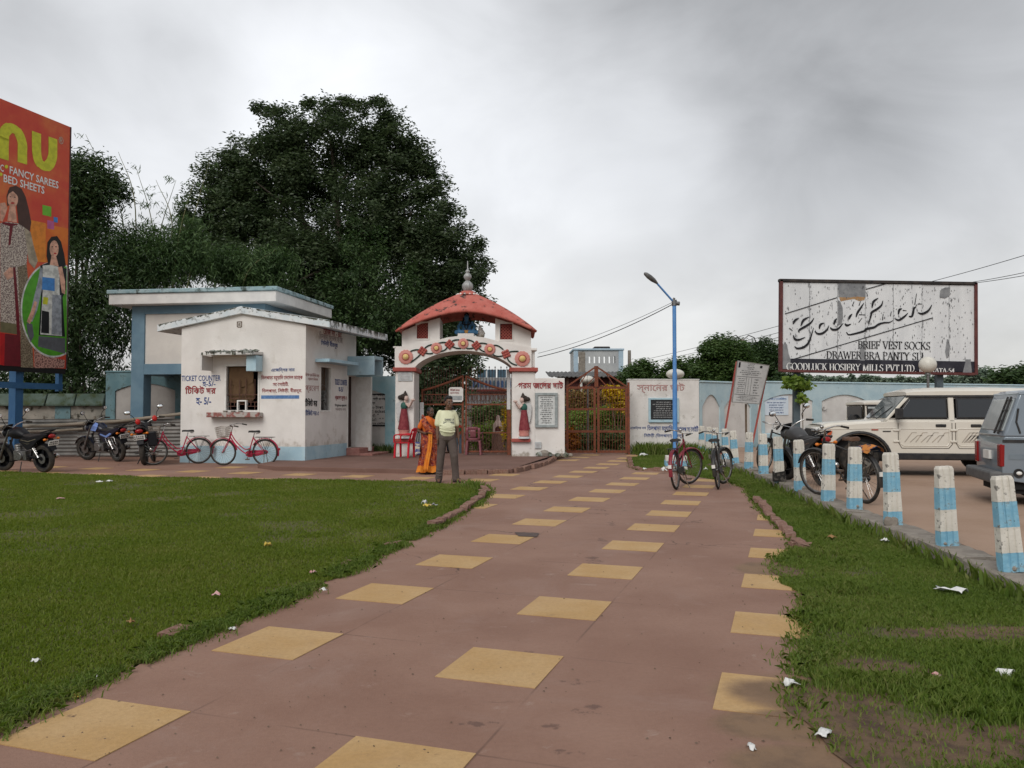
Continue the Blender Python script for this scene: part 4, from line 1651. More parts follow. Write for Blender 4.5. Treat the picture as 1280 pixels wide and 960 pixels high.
mb.prism([(-.13, .10), (.13, .10), (.04, 0.0), (-.04, 0)], -.215, -.15)
mb.build('cloth', mat('ochre_cloth', (.42, .22, .06), rough=.8), stat, bevel=.02)
small = thing('small_statue', 'small worn white figure seated beside the blue statue', 'statue', PA.O + Vector((X(600) * cos(GA), .5, extr(X(600)) - .0)), GA)
mb = MB()
mb.ball((0, 0, .09), (.12, .1, .11), 10, 7)
mb.ball((-.01, 0, .22), (.075, .07, .08), 10, 7)
mb.ball((-.02, -.02, .33), (.05, .05, .055), 10, 7)
mb.tube([(.06, 0, .22), (.11, -.06, .12)], [.035, .03])
mb.tube([(-.08, 0, .22), (-.12, -.06, .12)], [.035, .03])
o = mb.build('body', M['plaster_old'], small, smooth=60)
rm = o.modifiers.new('remesh', 'REMESH')
rm.mode, rm.voxel_size, rm.use_smooth_shade = 'VOXEL', .012, True

# curved red roof: four bowed eaves drawn up to a cap
hw, hd = X(669.5) - XC, DEP / 2 + .25
yc = DEP / 2
zcap = Z(364.5)
def eave(side, t):
 if side in (0, 2):
  x, y = (hw * t, -hd) if side == 0 else (-hw * t, hd)
  z = roof_under(XC + x)
 else:
  x, y = (hw, hd * t) if side == 1 else (-hw, -hd * t)
  z = roof_under(XC + hw) + .10 * (1 - t * t)
 return Vector((XC + x, yc + y, z))
ring = [eave(s, t) for s in range(4) for t in np.linspace(-1, 1, 17)[:-1]]
rows = []
for k in range(13):
 t = k / 12
 row = []
 for p in ring:
  q = Vector((XC + (p.x - XC) * .085, yc + (p.y - yc) * .085, zcap))
  r = p.lerp(q, t)
  r.z = p.z + (zcap - p.z) * (t ** .92 + .06 * sin(pi * t))
  row.append(r)
 rows.append(row)
mb = MB()
mb.sheet([[p + Vector((0, 0, .0)) for p in row] for row in rows], closed=True)
roof = mb.build('roof', M['roof_red'], gate, smooth=60)
sd = roof.modifiers.new('solid', 'SOLIDIFY')
sd.thickness, sd.offset = .06, 1
mb = MB()
mb.lathe([(.0, Z(365.5)), (.30, Z(365)), (.27, Z(362.5)), (.17, Z(359.5)), (0., Z(358.8))], (XC, yc, 0), 20)
mb.build('roof_cap', M['roof_red'], gate, smooth=60)
mb = MB()
for i in range(14):
 t = 2 * pi * i / 14
 mb.ball((XC + .30 * cos(t), yc + .24 * sin(t), Z(364.2)), (.052, .052, .035), 8, 5)
tag(mb.build('scalloped_trim', M['arch_white'], gate, smooth=60), kind='stuff')
mb = MB()
zf = lambda py: Z(py) + .005
prof = [(.10, zf(360)), (.12, zf(358.5)), (.155, zf(355)), (.15, zf(351)), (.10, zf(348)), (.055, zf(346.2)), (.07, zf(345)), (.11, zf(342.5)), (.115, zf(339.8)), (.075, zf(337.2)),
  (.045, zf(336)), (.065, zf(334.5)), (.05, zf(332.6)), (.015, zf(331)), (.012, zf(321)), (.0, zf(320.5))]
mb.lathe(prof, (XC, yc, 0), 40, flute=.06, nf=10)
mb.build('finial', M['silver'], gate, smooth=60)
# garland band: discs, diamonds and vines, all proud of the band
DARKV = M['dkgreen']
for px, py, rp in ((507.3, 446.2, 9), (545.5, 435.2, 7), (579, 429.5, 6.6), (612.3, 436.6, 7), (653, 448.5, 9.6)):
 x, z = PA.xz(px, py)
 r = rp * .0231
 mb = MB()
 n = 48
 mb.lathe([(r, 0), (r * .96, -.03), (r * .6, -.05), (0, -.052)], (x, 0, z), n, axis='y', flute=.035, nf=14)
 d = mb.build('flower_disc', M['pink'], gate, smooth=50)
 mb = MB()
 mb.lathe([(r * .55, -.045), (r * .5, -.065), (0, -.068)], (x, 0, z), 20, axis='y')
 mb.build('disc_ring', M['red_paint'], d, smooth=50)
 mb = MB()
 mb.lathe([(r * .42, -.06), (r * .34, -.085), (0, -.095)], (x, 0, z), 18, axis='y')
 mb.build('disc_boss', M['yellow'], d, smooth=50)
for px, py, a in ((528, 439, 10), (562, 430.5, 2), (595.5, 432, -5), (632.5, 442.5, -22)):
 x, z = PA.xz(px, py)
 mb = MB()
 mb.m = Matrix.Translation((x, 0, z)) @ Matrix.Rotation(R(-a), 4, 'Y')
 r = .115
 for i in range(3):
  for j in range(3):
   mb.ball(((i - 1) * r * .62 * 1.0 * cos(pi / 4) - (j - 1) * r * .62 * sin(pi / 4), -.02, (i - 1) * r * .62 * sin(pi / 4) + (j - 1) * r * .62 * cos(pi / 4)), (.045, .03, .045), 8, 5)
 mb.prism([(r * 1.12, 0), (0, r * 1.12), (-r * 1.12, 0), (0, -r * 1.12)], -.022, 0)
 mb.build('diamond_flower', M['red_paint'], gate, smooth=50)
vines = [[(513, 439.5), (518, 437.5), (524, 437.2)], [(513, 453.3), (519, 451), (524, 444.5), (526, 440)], [(530, 436.8), (534, 432.8), (540, 430.8)], [(531, 441), (536, 442), (541, 441.5)],
  [(548, 429.2), (553, 428), (558, 428.2)], [(549, 439), (555, 438), (559, 434)], [(564, 427.5), (568, 425.2), (574, 424.8)], [(566, 433), (570, 435), (576, 435.4)],
  [(583, 424.8), (589, 425.8), (593, 428.6)], [(583, 435.3), (588, 435.6), (593, 434.5)], [(598, 429.3), (604, 429), (609, 430.2)], [(598, 434), (602, 438), (608, 440)],
  [(617, 431.6), (623, 432.5), (629, 437)], [(616, 442.6), (621, 445.2), (628, 444.8)], [(636, 440.3), (641, 439.2), (648, 439.3)], [(634, 447), (638, 453), (646, 456.5)]]
for v in vines:
 mb = MB()
 p = [PA.xz(*q) for q in v]
 # quadratic smoothing
 pts = []
 a, b, c = [Vector((q[0], -.012, q[1])) for q in (p[0], p[len(p) // 2], p[-1])]
 for i in range(9):
  t = i / 8
  pts.append(a * (1 - t) * (1 - 2 * t) + b * 4 * t * (1 - t) + c * t * (2 * t - 1))
 mb.tube(pts, .021, 6)
 mb.build('vine', DARKV, gate, smooth=60)


def angel(par, px, py_top, py_bot, face):
 """Winged figure in relief, turned sideways with raised hands; face=+1 looks to the right."""
 x0, zt = PA.xz(px, py_top)
 zb = PA.xz(px, py_bot)[1]
 h = zt - zb
 fm = Matrix.Translation((x0, -.02, zb)) @ Matrix.Diagonal((face * h, h * .8, h, 1))
 def MBf():
  m = MB()
  m.m = fm
  return m
 m = MBf()
 m.tube([(-.01, -.02, .19), (-.0, -.03, .35), (-.0, -.04, .52), (.0, -.04, .62)], [.125, .10, .075, .06], 14)
 sk = m.build('skirt', M['maroon_r'], par, smooth=60)
 m = MBf()
 m.lathe([(.13, .0), (.12, .03), (.09, .045)], (0, -.02, 0), 14)
 m.build('pedestal', M['stone_grey'], sk, smooth=50)
 m = MBf()
 m.lathe([(.10, .05), (.115, .09), (.10, .13), (.12, .17), (.10, .19)], (0, -.02, 0), 14)
 m.build('lotus_seat', M['pink'], sk, smooth=50)
 m = MBf()
 m.ball((.0, -.04, .68), (.075, .07, .085), 10, 7)
 m.build('bodice', M['green_r'], sk, smooth=60)
 m = MBf()
 m.ball((.045, -.05, .845), (.05, .05, .062), 10, 7)
 m.tube([(.02, -.04, .74), (.03, -.04, .80)], [.03, .03])
 m.tube([(.04, -.06, .73), (.11, -.09, .66), (.16, -.10, .78)], [.032, .028, .02])
 m.tube([(.03, -.02, .73), (.14, -.05, .70), (.19, -.06, .80)], [.03, .026, .02])
 m.ball((.19, -.08, .81), (.05, .03, .028), 8, 5)
 m.tube([(-.02, -.03, .61), (.03, -.06, .58), (.05, -.06, .54)], [.025, .02, .015])
 m.build('skin', M['skin_r'], sk, smooth=60)
 m = MBf()
 m.ball((-.015, -.03, .87), (.075, .06, .07), 10, 7)
 m.ball((-.08, -.03, .86), (.055, .05, .05), 10, 7)
 m.tube([(.02, -.04, .90), (.025, -.04, 1.0)], [.06, .008])
 m.build('hair', M['hair_r'], sk, smooth=60)
 m = MBf()
 m.prism([(-.05, .72), (-.10, .78), (-.155, .74), (-.17, .62), (-.15, .47), (-.13, .36), (-.10, .35), (-.09, .45), (-.06, .58)], -.05, -.0)
 m.build('wing', M['wing_r'], sk, bevel=.008)


M['maroon_r'] = mat('maroon_relief', (.17, .02, .03), (.24, .05, .055), 12, .7)
M['green_r'] = mat('green_relief', (.03, .10, .08), rough=.7)
M['skin_r'] = mat('pale_relief_skin', (.50, .36, .31), (.58, .45, .4), 12, .7)
M['hair_r'] = mat('dark_relief_hair', (.035, .025, .02), rough=.7)
M['wing_r'] = mat('pale_relief_wing', (.46, .46, .45), (.55, .55, .54), 12, .8)
angel(gate, 505.5, 488.5, 548, 1)
angel(gate, 655, 491, 548.2, -1)
# marble notice on each pillar, the lettering and the tablet on the side wall
x0, z0, x1, z1 = PA.box(497.5, 464.8, 515.5, 476.3)
mb = MB()
mb.b2(x0, x1, -.025, -.001, z0, z1)
o = mb.build('marble_notice', M['stone_grey'], gate, bevel=.004)
scrawl(o, (x0 + .02, z0 + .02, x1 - .02, z1 - .02), -.026, 5, M['grey_text'], 8, .95)
text('গরম জলের ঘাট', PA.box(642.8, 475, 704, 486.3), -.004, M['red_text'], gate, .028)
x0, z0, x1, z1 = PA.box(669, 491, 697, 534.5)
mb = MB()
for a, b, c, d in ((x0, x1, z0, z0 + .08), (x0, x1, z1 - .08, z1), (x0, x0 + .08, z0 + .08, z1 - .08), (x1 - .08, x1, z0 + .08, z1 - .08)):
 mb.b2(a, b, -.05, .011, c, d)
tf = mb.build('tablet_frame', mat('grey_slate', (.24, .27, .27), (.33, .36, .36), 9, .6), gate, bevel=.008)
mb = MB()
mb.b2(x0 + .08, x1 - .08, -.02, .011, z0 + .08, z1 - .08)
o = mb.build('marble_tablet', mat('white_marble', (.52, .54, .53), (.60, .61, .60), 9, .4), gate)
scrawl(o, (x0 + .11, z0 + .1, x1 - .11, z1 - .11), -.021, 13, M['black_text'], 5, .95, weight=.55)
x0, z0, x1, z1 = PA.box(668.5, 552.5, 676.5, 560.5)
mb = MB()
mb.b2(x0, x1, -.03, .011, z0, z1)
o = mb.build('meter_plate', M['stone_grey'], gate, bevel=.004)
scrawl(o, (x0 + .02, z0 + .02, x1 - .02, z1 - .04), -.031, 3, M['grey_text'], 2)

# ------------------------------------------------------------------ iron gates
def spear_bar(x, z0, z1, r=.008):
 m = MB()
 m.tube([(x, 0, z0), (x, 0, z1 - .06)], r, 6)
 m.lathe([(r, z1 - .07), (.02, z1 - .05), (.012, z1 - .02), (.001, z1)], (x, 0, 0), 6)
 return m


ig = thing('iron_gate', 'rusty double iron gate with a peaked top rail under the arch', 'gate', PA.O + Vector((0, DEP * .55, 0)), GA)
PI_ = Plane(ig.location, GA)
xi = lambda px: PI_.xz(px, 513)[0]
zi = lambda py: PI_.xz(582, py)[1]
gx0, gxc, gx1 = xi(527), xi(580.5), xi(637.5)
zb, zm, zm2, zp, ze = .14, zi(505.5), zi(501), zi(469.5), zi(488.5)
def toprail(x):
 t = min(1, abs(x - gxc) / (gx1 - gxc))
 return ze + (zp - ze) * (1 - t) ** 1.35
for a, b, nm, full in ((gx0, gxc - .03, 'left', False), (gxc + .03, gx1, 'right', True)):
 lf = MB()
 lf.bar((a + .02, 0, zb), (a + .02, 0, toprail(a)), .05, .05)
 lf.bar((b - .02, 0, zb), (b - .02, 0, toprail(b)), .06, .05)
 lf.bar((a, 0, zm), (b, 0, zm), .035, .045)
 lf.bar((a, 0, zi(493)), (b, 0, zi(493)), .02, .02)
 if full:
  lf.bar((a, 0, zb + .06), (b, 0, zb + .06), .04, .05)
  lf.bar((a, 0, zi(541)), (b, 0, zi(541)), .03, .03)
 fr = lf.build('gate_frame', M['rust_gate'], ig)
 m = MB()
 m.tube([(x, -.005, toprail(x)) for x in np.linspace(a, b, 14)], .035, 8)
 m.build('top_rail', M['rust_gate'], fr, smooth=60)
 n = 14
 for i in range(n):
  x = a + .05 + (b - a - .1) * (i + .5) / n
  o = spear_bar(x, zb + .06 if full else zm, zi(457.5) if i % 2 else zi(461)).build('bar', M['rust_dark'], ig)
 for i in range(9):
  x = a + .05 + (b - a - .1) * (i + .5) / 9
  m = MB()
  m.tube([(x + .055 * cos(t), 0, zi(497.2) + .10 * sin(t)) for t in np.linspace(0, 2 * pi, 15)[:-1]], .010, 6, closed=True)
  m.build('ring', M['rust_dark'], ig, smooth=60)
  if full:
   m = MB()
   m.tube([(x - .05, 0, zb + .1), (x + .05, 0, zb + .24), (x - .05, 0, zb + .38), (x + .05, 0, zb + .52)], .008, 5)
   m.build('scroll', M['rust_dark'], ig)
# gate posts: white with dark pockmarks, right one bare rust below
for px, pw, py0 in ((527.5, 5, 503), (635.8, 4.5, 462)):
 m = MB()
 x = xi(px)
 m.b2(x - pw * .0118, x + pw * .0118, -.12, -.03, .09 if px < 600 else zi(512), zi(py0))
 m.build('gate_post', mat('pockmarked_post', (.55, .56, .56), (.60, .61, .61), 5, .8, .2, 30, stain=(26., .62, .66, (.05, .04, .035))), ig, bevel=.008)
m = MB()
m.b2(xi(634), xi(638.5), -.11, -.04, .09, zi(512) - .002)
m.build('gate_post', M['rust_gate'], ig, bevel=.008)
sg = thing('hanging_plate', 'white square plate with red writing hung on the iron gate', 'sign', PI_.O + Vector((0, -.06, 0)), GA)
PSg = Plane(sg.location, GA)
x0, z0, x1, z1 = PSg.box(561, 484, 579, 502.3)
m = MB()
c_ = .05
m.prism([(x0 + c_, z0), (x1 - c_, z0), (x1, z0 + c_), (x1, z1 - c_), (x1 - c_, z1), (x0 + c_, z1), (x0, z1 - c_), (x0, z0 + c_)], -.02, .0)
pl = m.build('plate', M['white_paint'], sg)
text('টিকিট ছাড়া', (x0 + .04, z1 - .13, x1 - .1, z1 - .05), -.022, M['red_text'], pl, .02)
text('প্রবেশ নিষেধ', (x0 + .04, z1 - .21, x1 - .12, z1 - .14), -.022, M['red_text'], pl, .02)
m = MB()
m.b2(x0 + .03, x1 - .03, -.024, -.019, z0 + .05, z0 + .18)
m.build('grey_panel', mat('grey_print', (.26, .28, .29), (.36, .38, .38), 12, .7), pl)

# second gate: two leaves of bars with a triangular head
g2O = A(706, 567, 25.9)
g2O.z = 0
g2 = thing('bar_gate', 'red brown barred double gate with a triangular head between white walls', 'gate', g2O, R(.5))
P2 = Plane(g2O, R(.5))
x2 = lambda px: P2.xz(px, 513)[0]
z2 = lambda py: P2.xz(745, py)[1]
for a, b in ((x2(708), x2(744.3)), (x2(746.7), x2(784))):
 m = MB()
 for x in (a + .03, b - .03):
  m.bar((x, 0, .04), (x, 0, z2(484.6)), .075, .06)
 for py in (484.6, 511.5, 539.3, 564.5):
  m.bar((a + .067, 0, z2(py)), (b - .067, 0, z2(py)), .05, .075)
 lf = m.build('gate_leaf', M['rust_gate'], g2)
 n = 9
 for i in range(n):
  x = a + .08 + (b - a - .16) * (i + .5) / n
  m = MB()
  m.tube([(x, 0, z2(564)), (x, 0, z2(485.5))], .0075, 6)
  m.build('bar', M['rust_gate'], g2)
 for py in (497, 504, 519, 532, 550):
  m = MB()
  m.bar((a + .067, -.0, z2(py)), (b - .067, -.0, z2(py)), .008, .010)
  m.build('cross_wire', M['rust_dark'], g2)
 tgt = x2(745.5)
 outer = a if abs(a - tgt) > abs(b - tgt) else b
 inner = b if outer == a else a
 m = MB()
 m.bar((outer, 0, z2(483.5)), (inner, 0, z2(459)), .05, .05)
 m.bar((inner, 0, z2(483.5)), (inner, 0, z2(457.5)), .06, .06)
 m.bar((outer * .6 + inner * .4, 0, z2(484)), (outer * .3 + inner * .7, 0, z2(467)), .03, .03)
 m.bar((outer * .35 + inner * .65, 0, z2(484)), (inner, 0, z2(470)), .03, .03)
 m.build('gable_frame', M['rust_gate'], g2)
m = MB()
m.b2(x2(784.5), x2(787), -.04, .08, 0, z2(478))
m.build('gate_post', M['rust_gate'], g2)


def globe_lamp(label, p, r, rz_, post, grp='opal globe lamps', wires=False):
 g = thing('globe_lamp', label, 'lamp', p, 0, grp)
 m = MB()
 m.lathe([(r * .35, 0), (r * .3, .03), (r * .22, .05)], n=12)
 if post:
  m.tube([(0, 0, -post), (0, 0, .02)], .035, 8)
 m.build('lamp_base', M['steel'], g, smooth=50)
 m = MB()
 m.ball((0, 0, .04 + rz_), (r, r, rz_), 24, 14)
 o = m.build('globe', M['globe'], g, smooth=80)
 if wires:
  for k in range(3):
   m = MB()
   t0 = k * pi / 3 + .3
   m.tube([(r * 1.03 * cos(t) * cos(t0), r * 1.03 * cos(t) * sin(t0), .04 + rz_ + rz_ * 1.03 * sin(t)) for t in np.linspace(0, 2 * pi, 25)[:-1]], .008, 5, closed=True)
   m.build('wire_guard', M['steel'], g)
 return g


p = A(735, 481.5, 26.8)
globe_lamp('squat white globe lamp with wire guard seen through the gate head', p, .235, .14, p.z, wires=True)
p = A(844, 475, 26.6)
globe_lamp('squat cream globe lamp on top of the ghat wall', p + Vector((0, 0, -.01)), .30, .17, 0)
p = A(1159.8, 468, 20.6)
globe_lamp('round cream globe lamp on a thin post before the hosiery billboard', p, .215, .21, p.z - .14)
# ------------------------------------------------------------------ painted bollards
CH = (.20, .19, .175)
M['bw'] = mat('bollard_white', (.55, .52, .46), (.63, .60, .54), 8, .9, .35, 40, stain=(9., .585, .64, CH), stain2=(30., .635, .68, (.05, .045, .04)))
M['bb'] = mat('bollard_blue', (.17, .37, .50), (.24, .44, .55), 9, .9, .35, 40, stain=(9., .575, .64, CH), stain2=(30., .635, .68, (.05, .05, .05)))
bol_px = [(1264, 712), (1184, 681.5), (1116.6, 655.7), (1068, 636.5), (1035, 625.7), (1000.6, 612), (974, 601.6), (954.5, 591.5), (935.8, 585.5), (919, 579.5), (907, 573.5), (894.5, 570), (885.5, 567), (876.5, 564)]
bol_lab = ['largest striped bollard at the right edge of the picture before the blue van',
   'striped bollard standing on the kerb left of the blue van bumper',
   'striped bollard with a broken dark foot before the white jeep door',
   'striped bollard in front of the upright bicycle wheel with the orange rag',
   'striped bollard left of the bicycle rear wheel with a narrow blue foot',
   'striped bollard with a chipped grey corner before the black motorbike engine',
   'striped bollard whose foot is bare and blackened',
   'striped bollard in front of the spoked wheel of the far black bicycle',
   'striped bollard between the red notice board legs and the far black bicycle',
   'striped bollard just left of the right red notice board leg',
   'striped bollard touching the leaning black bicycle handlebar',
   'mostly white bollard behind the black bicycle on the path',
   'second bollard from the far end of the kerb',
   'farthest bollard of the row beside the cream ghat wall']


def bollard(i, p, h, a):
 r = random.Random(i)
 t = thing('bollard', bol_lab[i], 'bollard', p, a, 'blue and white striped bollards along the kerb')
 w0, w1, d0, d1 = .172, .142, .095, .08
 mb = MB()
 zs = [-.02, .0, .185, .1851, .455, .4551, .728, .7281, .965, 1.0]
 ms = [1, 1, 1, 0, 0, 1, 1, 0, 0]
 def sec(z):
  k = max(0, min(1, z))
  w_, d_ = (w0 + (w1 - w0) * k) / 2, (d0 + (d1 - d0) * k) / 2
  if z > .98:
   w_, d_ = w_ * .86, d_ * .8
  g, gd = .012, .011
  pts = []
  for sgn in (-1, 1):
   row = [(-w_, sgn * d_)]
   for gx in (-w_ * .36, w_ * .36):
    row += [(gx - g, sgn * d_), (gx - g * .4, sgn * (d_ - gd)), (gx + g * .4, sgn * (d_ - gd)), (gx + g, sgn * d_)]
   row.append((w_, sgn * d_))
   pts += row if sgn < 0 else row[::-1]
  return [(x + r.uniform(-.003, .003), y + r.uniform(-.002, .002), z * h) for x, y in pts]
 rows = [sec(z) for z in zs]
 for k in range(len(zs) - 1):
  mb.sheet([rows[k], rows[k + 1]], ms[k], closed=True)
 n = len(rows[0])
 mb.add(rows[-1], [tuple(range(n))], 0)
 o = mb.build('shaft', [M['bw'], M['bb']], t)
 lumps = MB()
 rr = random.Random(i + 50)
 for k in range(3 if i in (2, 5) else 1):
  s = rr.uniform(.03, .06) if i in (2, 5) else .02
  lumps.ball((rr.uniform(-.09, .09), -d0 / 2 + .01, rr.uniform(0, .05)), (s, .025, s * rr.uniform(.7, 1.5)), 7, 5)
 lumps.build('mortar_foot', M['concrete'] if i != 6 else M['black'], t)
 if i == 6:
  m2 = MB()
  m2.hexa([(-.105, -.07, 0), (.105, -.07, 0), (.10, .065, 0), (-.10, .065, 0), (-.10, -.066, .16), (.098, -.066, .19), (.096, .06, .15), (-.098, .06, .18)])
  m2.build('blackened_foot', mat('blackened_concrete', (.02, .019, .018), (.10, .09, .08), 16, .95, .5, 40, sharp=(.5, .62)), t)
 return t


for i, (px, py) in enumerate(bol_px):
 p = G(px, py, .15)
 ht = .745 if i < 2 else (.80 if i < 8 else .79)
 t = bollard(i, p, ht, R(4 + (i * 37 % 11) - 5))
 t.rotation_euler = (R((i * 53 % 7 - 3) * .7), R((i * 29 % 9 - 4) * .7 - .7), t.rotation_euler.z)

# ------------------------------------------------------------------ street lamp, its block and the cables
LP = G(844.2, 586)
lamp = thing('street_lamp', 'blue tubular street lamp with one grey lantern on a raised arm', 'street lamp', LP, 0)
topz = A(844.2, 376, LP.y).z
mb = MB()
mb.tube([(0, 0, 0), (0, 0, 2.35)], .058, 14)
mb.tube([(0, 0, 2.35), (0, 0, topz)], .048, 14)
mb.build('pole', M['blue_pole'], lamp, smooth=60)
mb = MB()
mb.tube([(0, 0, topz - .12), (0, 0, topz + .02)], .065, 12)
mb.tube([(.02, 0, topz - .06), (.13, 0, topz - .07)], .05, 10)
mb.tube([(-.02, 0, topz + .0), (0, 0, topz + .07)], .03, 8)
mb.build('pole_collar', M['steel'], lamp, smooth=50)
e = A(819.5, 355, LP.y) - LP
mb = MB()
mb.tube([(0, 0, topz - .05), (e.x, -.15, e.z)], .024, 10)
arm = mb.build('arm', M['blue_pole'], lamp, smooth=50)
e2 = A(803.3, 343, LP.y) - LP
mb = MB()
d0 = Vector((e.x, -.15, e.z))
d1 = Vector((e2.x, -.25, e2.z))
mb.tube([d0.lerp(d1, t) for t in (-.05, .1, .3, .6, .9, 1.)], [.03, .05, .075, .08, .06, .02], 12, squash=(1, 1, .6))
mb.build('lantern', mat('lantern_grey', (.10, .10, .10), (.16, .16, .16), 8, .5), lamp, smooth=60)
blk = G(844.5, 587)
cb = thing('lamp_block', 'small pale blue and white concrete block at the foot of the street lamp', 'block', blk + Vector((0, -.05, 0)), R(-6))
mb = MB()
w_ = .26
mb.hexa([(-w_, -.17, -.02), (w_, -.17, -.02), (w_, .17, -.02), (-w_, .17, -.02), (-w_ * .95, -.16, .34), (w_ * .95, -.16, .34), (w_ * .95, .16, .34), (-w_ * .95, .16, .34)])
b_ = mb.build('block', M['bw'], cb, bevel=.015)
mb = MB()
mb.b2(-w_ - .004, w_ + .004, -.178, .178, .10, .22)
mb.build('blue_band', M['bb'], cb)


def cable(label, pts, r, y_sag=0., name='cable', n=24, wob=0.):
 mb = MB()
 pts = [Vector(p) for p in pts]
 out = []
 for a, b in zip(pts, pts[1:]):
  for i in range(n):
   t = i / n
   p = a.lerp(b, t)
   p.z -= y_sag * 4 * t * (1 - t) * (b - a).length
   if wob:
    p.z += wob * sin(t * 60)
   out.append(p)
 out.append(pts[-1])
 mb.tube(out, r, 5)
 o = mb.build(name, M['black'])
 return tag(o, label, 'cable', None, 'thing')


pole_top = LP + Vector((-.03, 0, topz - .08))
cable('drooping black twin cable from the street lamp towards the gateway roof', [pole_top, A(672, 446.5, 23.3)], .011, .028)
cable('thinner cable running just above the drooping one from the lamp', [pole_top + Vector((0, 0, .05)), A(673, 441.5, 23.4)], .006, .022)
far = []
for k, (a, b, lb) in enumerate((((786, 453.5), (1000, 400), 'upper far power line left of the hosiery billboard'), ((786, 457.5), (1000, 409), 'middle far power line left of the hosiery billboard'),
        ((786, 466), (1000, 414.5), 'lowest faint far power line left of the hosiery billboard'))):
 cable(lb, [A(a[0], a[1], 75), A(b[0], b[1], 45)], .016, .004, 'power_line')
for a, b, lb in (((1160, 353), (1330, 304), 'single power line rising right from behind the billboard top'), ((1216, 352.5), (1330, 329.5), 'upper of two power lines at the billboard right corner'),
    ((1216, 354), (1330, 335), 'lower of two power lines at the billboard right corner')):
 cable(lb, [A(a[0], a[1], 30), A(b[0], b[1], 22)], .011, .004, 'power_line')
for (px, y0, y1, Y), lb in (((787, 438, 520, 60), 'plain grey concrete utility pole beside the tank house'), ((928.5, 424, 520, 50), 'grey utility pole with drooping lamp heads among the trees')):
 up = thing('utility_pole', lb, 'pole', A(px, 500, Y).xy.to_3d(), 0)
 zt2 = A(px, y0, Y).z
 mb = MB()
 mb.tube([(0, 0, 0), (0, 0, zt2)], [.17, .12], 10)
 mb.build('pole', M['concrete'], up, smooth=50)
 if px > 900:
  for sx in (-1, 1):
   mb = MB()
   mb.tube([(0, 0, zt2 - .1), (sx * .4, 0, zt2 + .25), (sx * .75, 0, zt2 + .1), (sx * .85, 0, zt2 - .2)], .035, 6)
   a_ = mb.build('lamp_arm', M['steel'], up, smooth=60)
   mb = MB()
   mb.ball((sx * .85, 0, zt2 - .35), (.16, .16, .2), 10, 7)
   mb.build('lamp_head', M['black'], a_, smooth=60)

# ------------------------------------------------------------------ leaning notice board
nb = thing('notice_board', 'grey printed notice board leaning on two rusty red legs', 'notice board', A(914, 540, 23.5).xy.to_3d() + Vector((0, 0, .0)), R(2))
PN = Plane(nb.location, R(2))
c4 = [PN.xz(*q) for q in ((915, 502.5), (949, 505), (961.3, 457), (922, 451))]
mb = MB()
mb.prism(c4, -.02, 0)
bd = mb.build('board', mat('grey_flex_board', (.40, .40, .40), (.46, .46, .455), 5, .6), nb)
fr = MB()
for i in range(4):
 a, b = c4[i], c4[(i + 1) % 4]
 fr.bar((a[0], -.01, a[1]), (b[0], -.01, b[1]), .03, .022)
fr.build('board_rim', mat('board_rim', (.22, .21, .2), rough=.6), bd)
# the print follows the board's own tilt
o_, ux, uz = Vector((c4[0][0], 0, c4[0][1])), Vector((c4[1][0] - c4[0][0], 0, c4[1][1] - c4[0][1])), Vector((c4[3][0] - c4[0][0], 0, c4[3][1] - c4[0][1]))
FMb = Matrix(((ux.x, 0, uz.x, o_.x), (0, 1, 0, 0), (ux.z, 0, uz.z, o_.z), (0, 0, 0, 1)))
def bscr(box, rows, seed, fill=.9, weight=.45):
 # scrawl in a metre-like frame, then mapped onto the board
 sx, sz = ux.length, uz.length
 f2 = FMb @ Matrix.Diagonal((1 / sx, 1, 1 / sz, 1))
 return scrawl(bd, (box[0] * sx, box[1] * sz, box[2] * sx, box[3] * sz), -.021, rows, M['black_text'], seed, fill, frame=f2, weight=weight)
bscr((.30, .80, .72, .96), 4, 4)
bscr((.08, .66, .95, .79), 3, 5)
bscr((.08, .22, .40, .60), 8, 6, .85, .4)
bscr((.42, .22, .58, .60), 8, 7, .4, .4)
bscr((.62, .22, .95, .60), 6, 8, .7, .4)
bscr((.05, .04, .97, .17), 4, 9)
mb = MB()
mb.m = FMb
for a, b, c, d in ((.04, .96, .625, .633), (.04, .96, .19, .2), (.40, .41, .2, .62), (.59, .6, .2, .62)):
 mb.b2(a, b, -.023, -.02, c, d)
mb.b2(.05, .12, -.023, -.02, .84, .97)
mb.b2(.84, .93, -.023, -.02, .86, .92)
mb.build('table_rule', M['black_text'], bd)
for a, b in (((921.5, 452), (906.5, 541)), ((958.5, 470), (941.5, 553))):
 mb = MB()
 p, q = PN.xz(*a), PN.xz(*b)
 k = (q[1] - .12) / (p[1] - q[1])
 q2 = (q[0] - (p[0] - q[0]) * k, .12)
 mb.bar((p[0], .045, p[1]), (q2[0], .045, q2[1]), .045, .045)
 mb.build('leg', M['red_paint'], nb)
p = PN.xz(934, 505)
mb = MB()
mb.bar((p[0], .12, p[1]), (p[0] + .0, .12, .12), .05, .04)
mb.build('prop', M['wood'], nb)

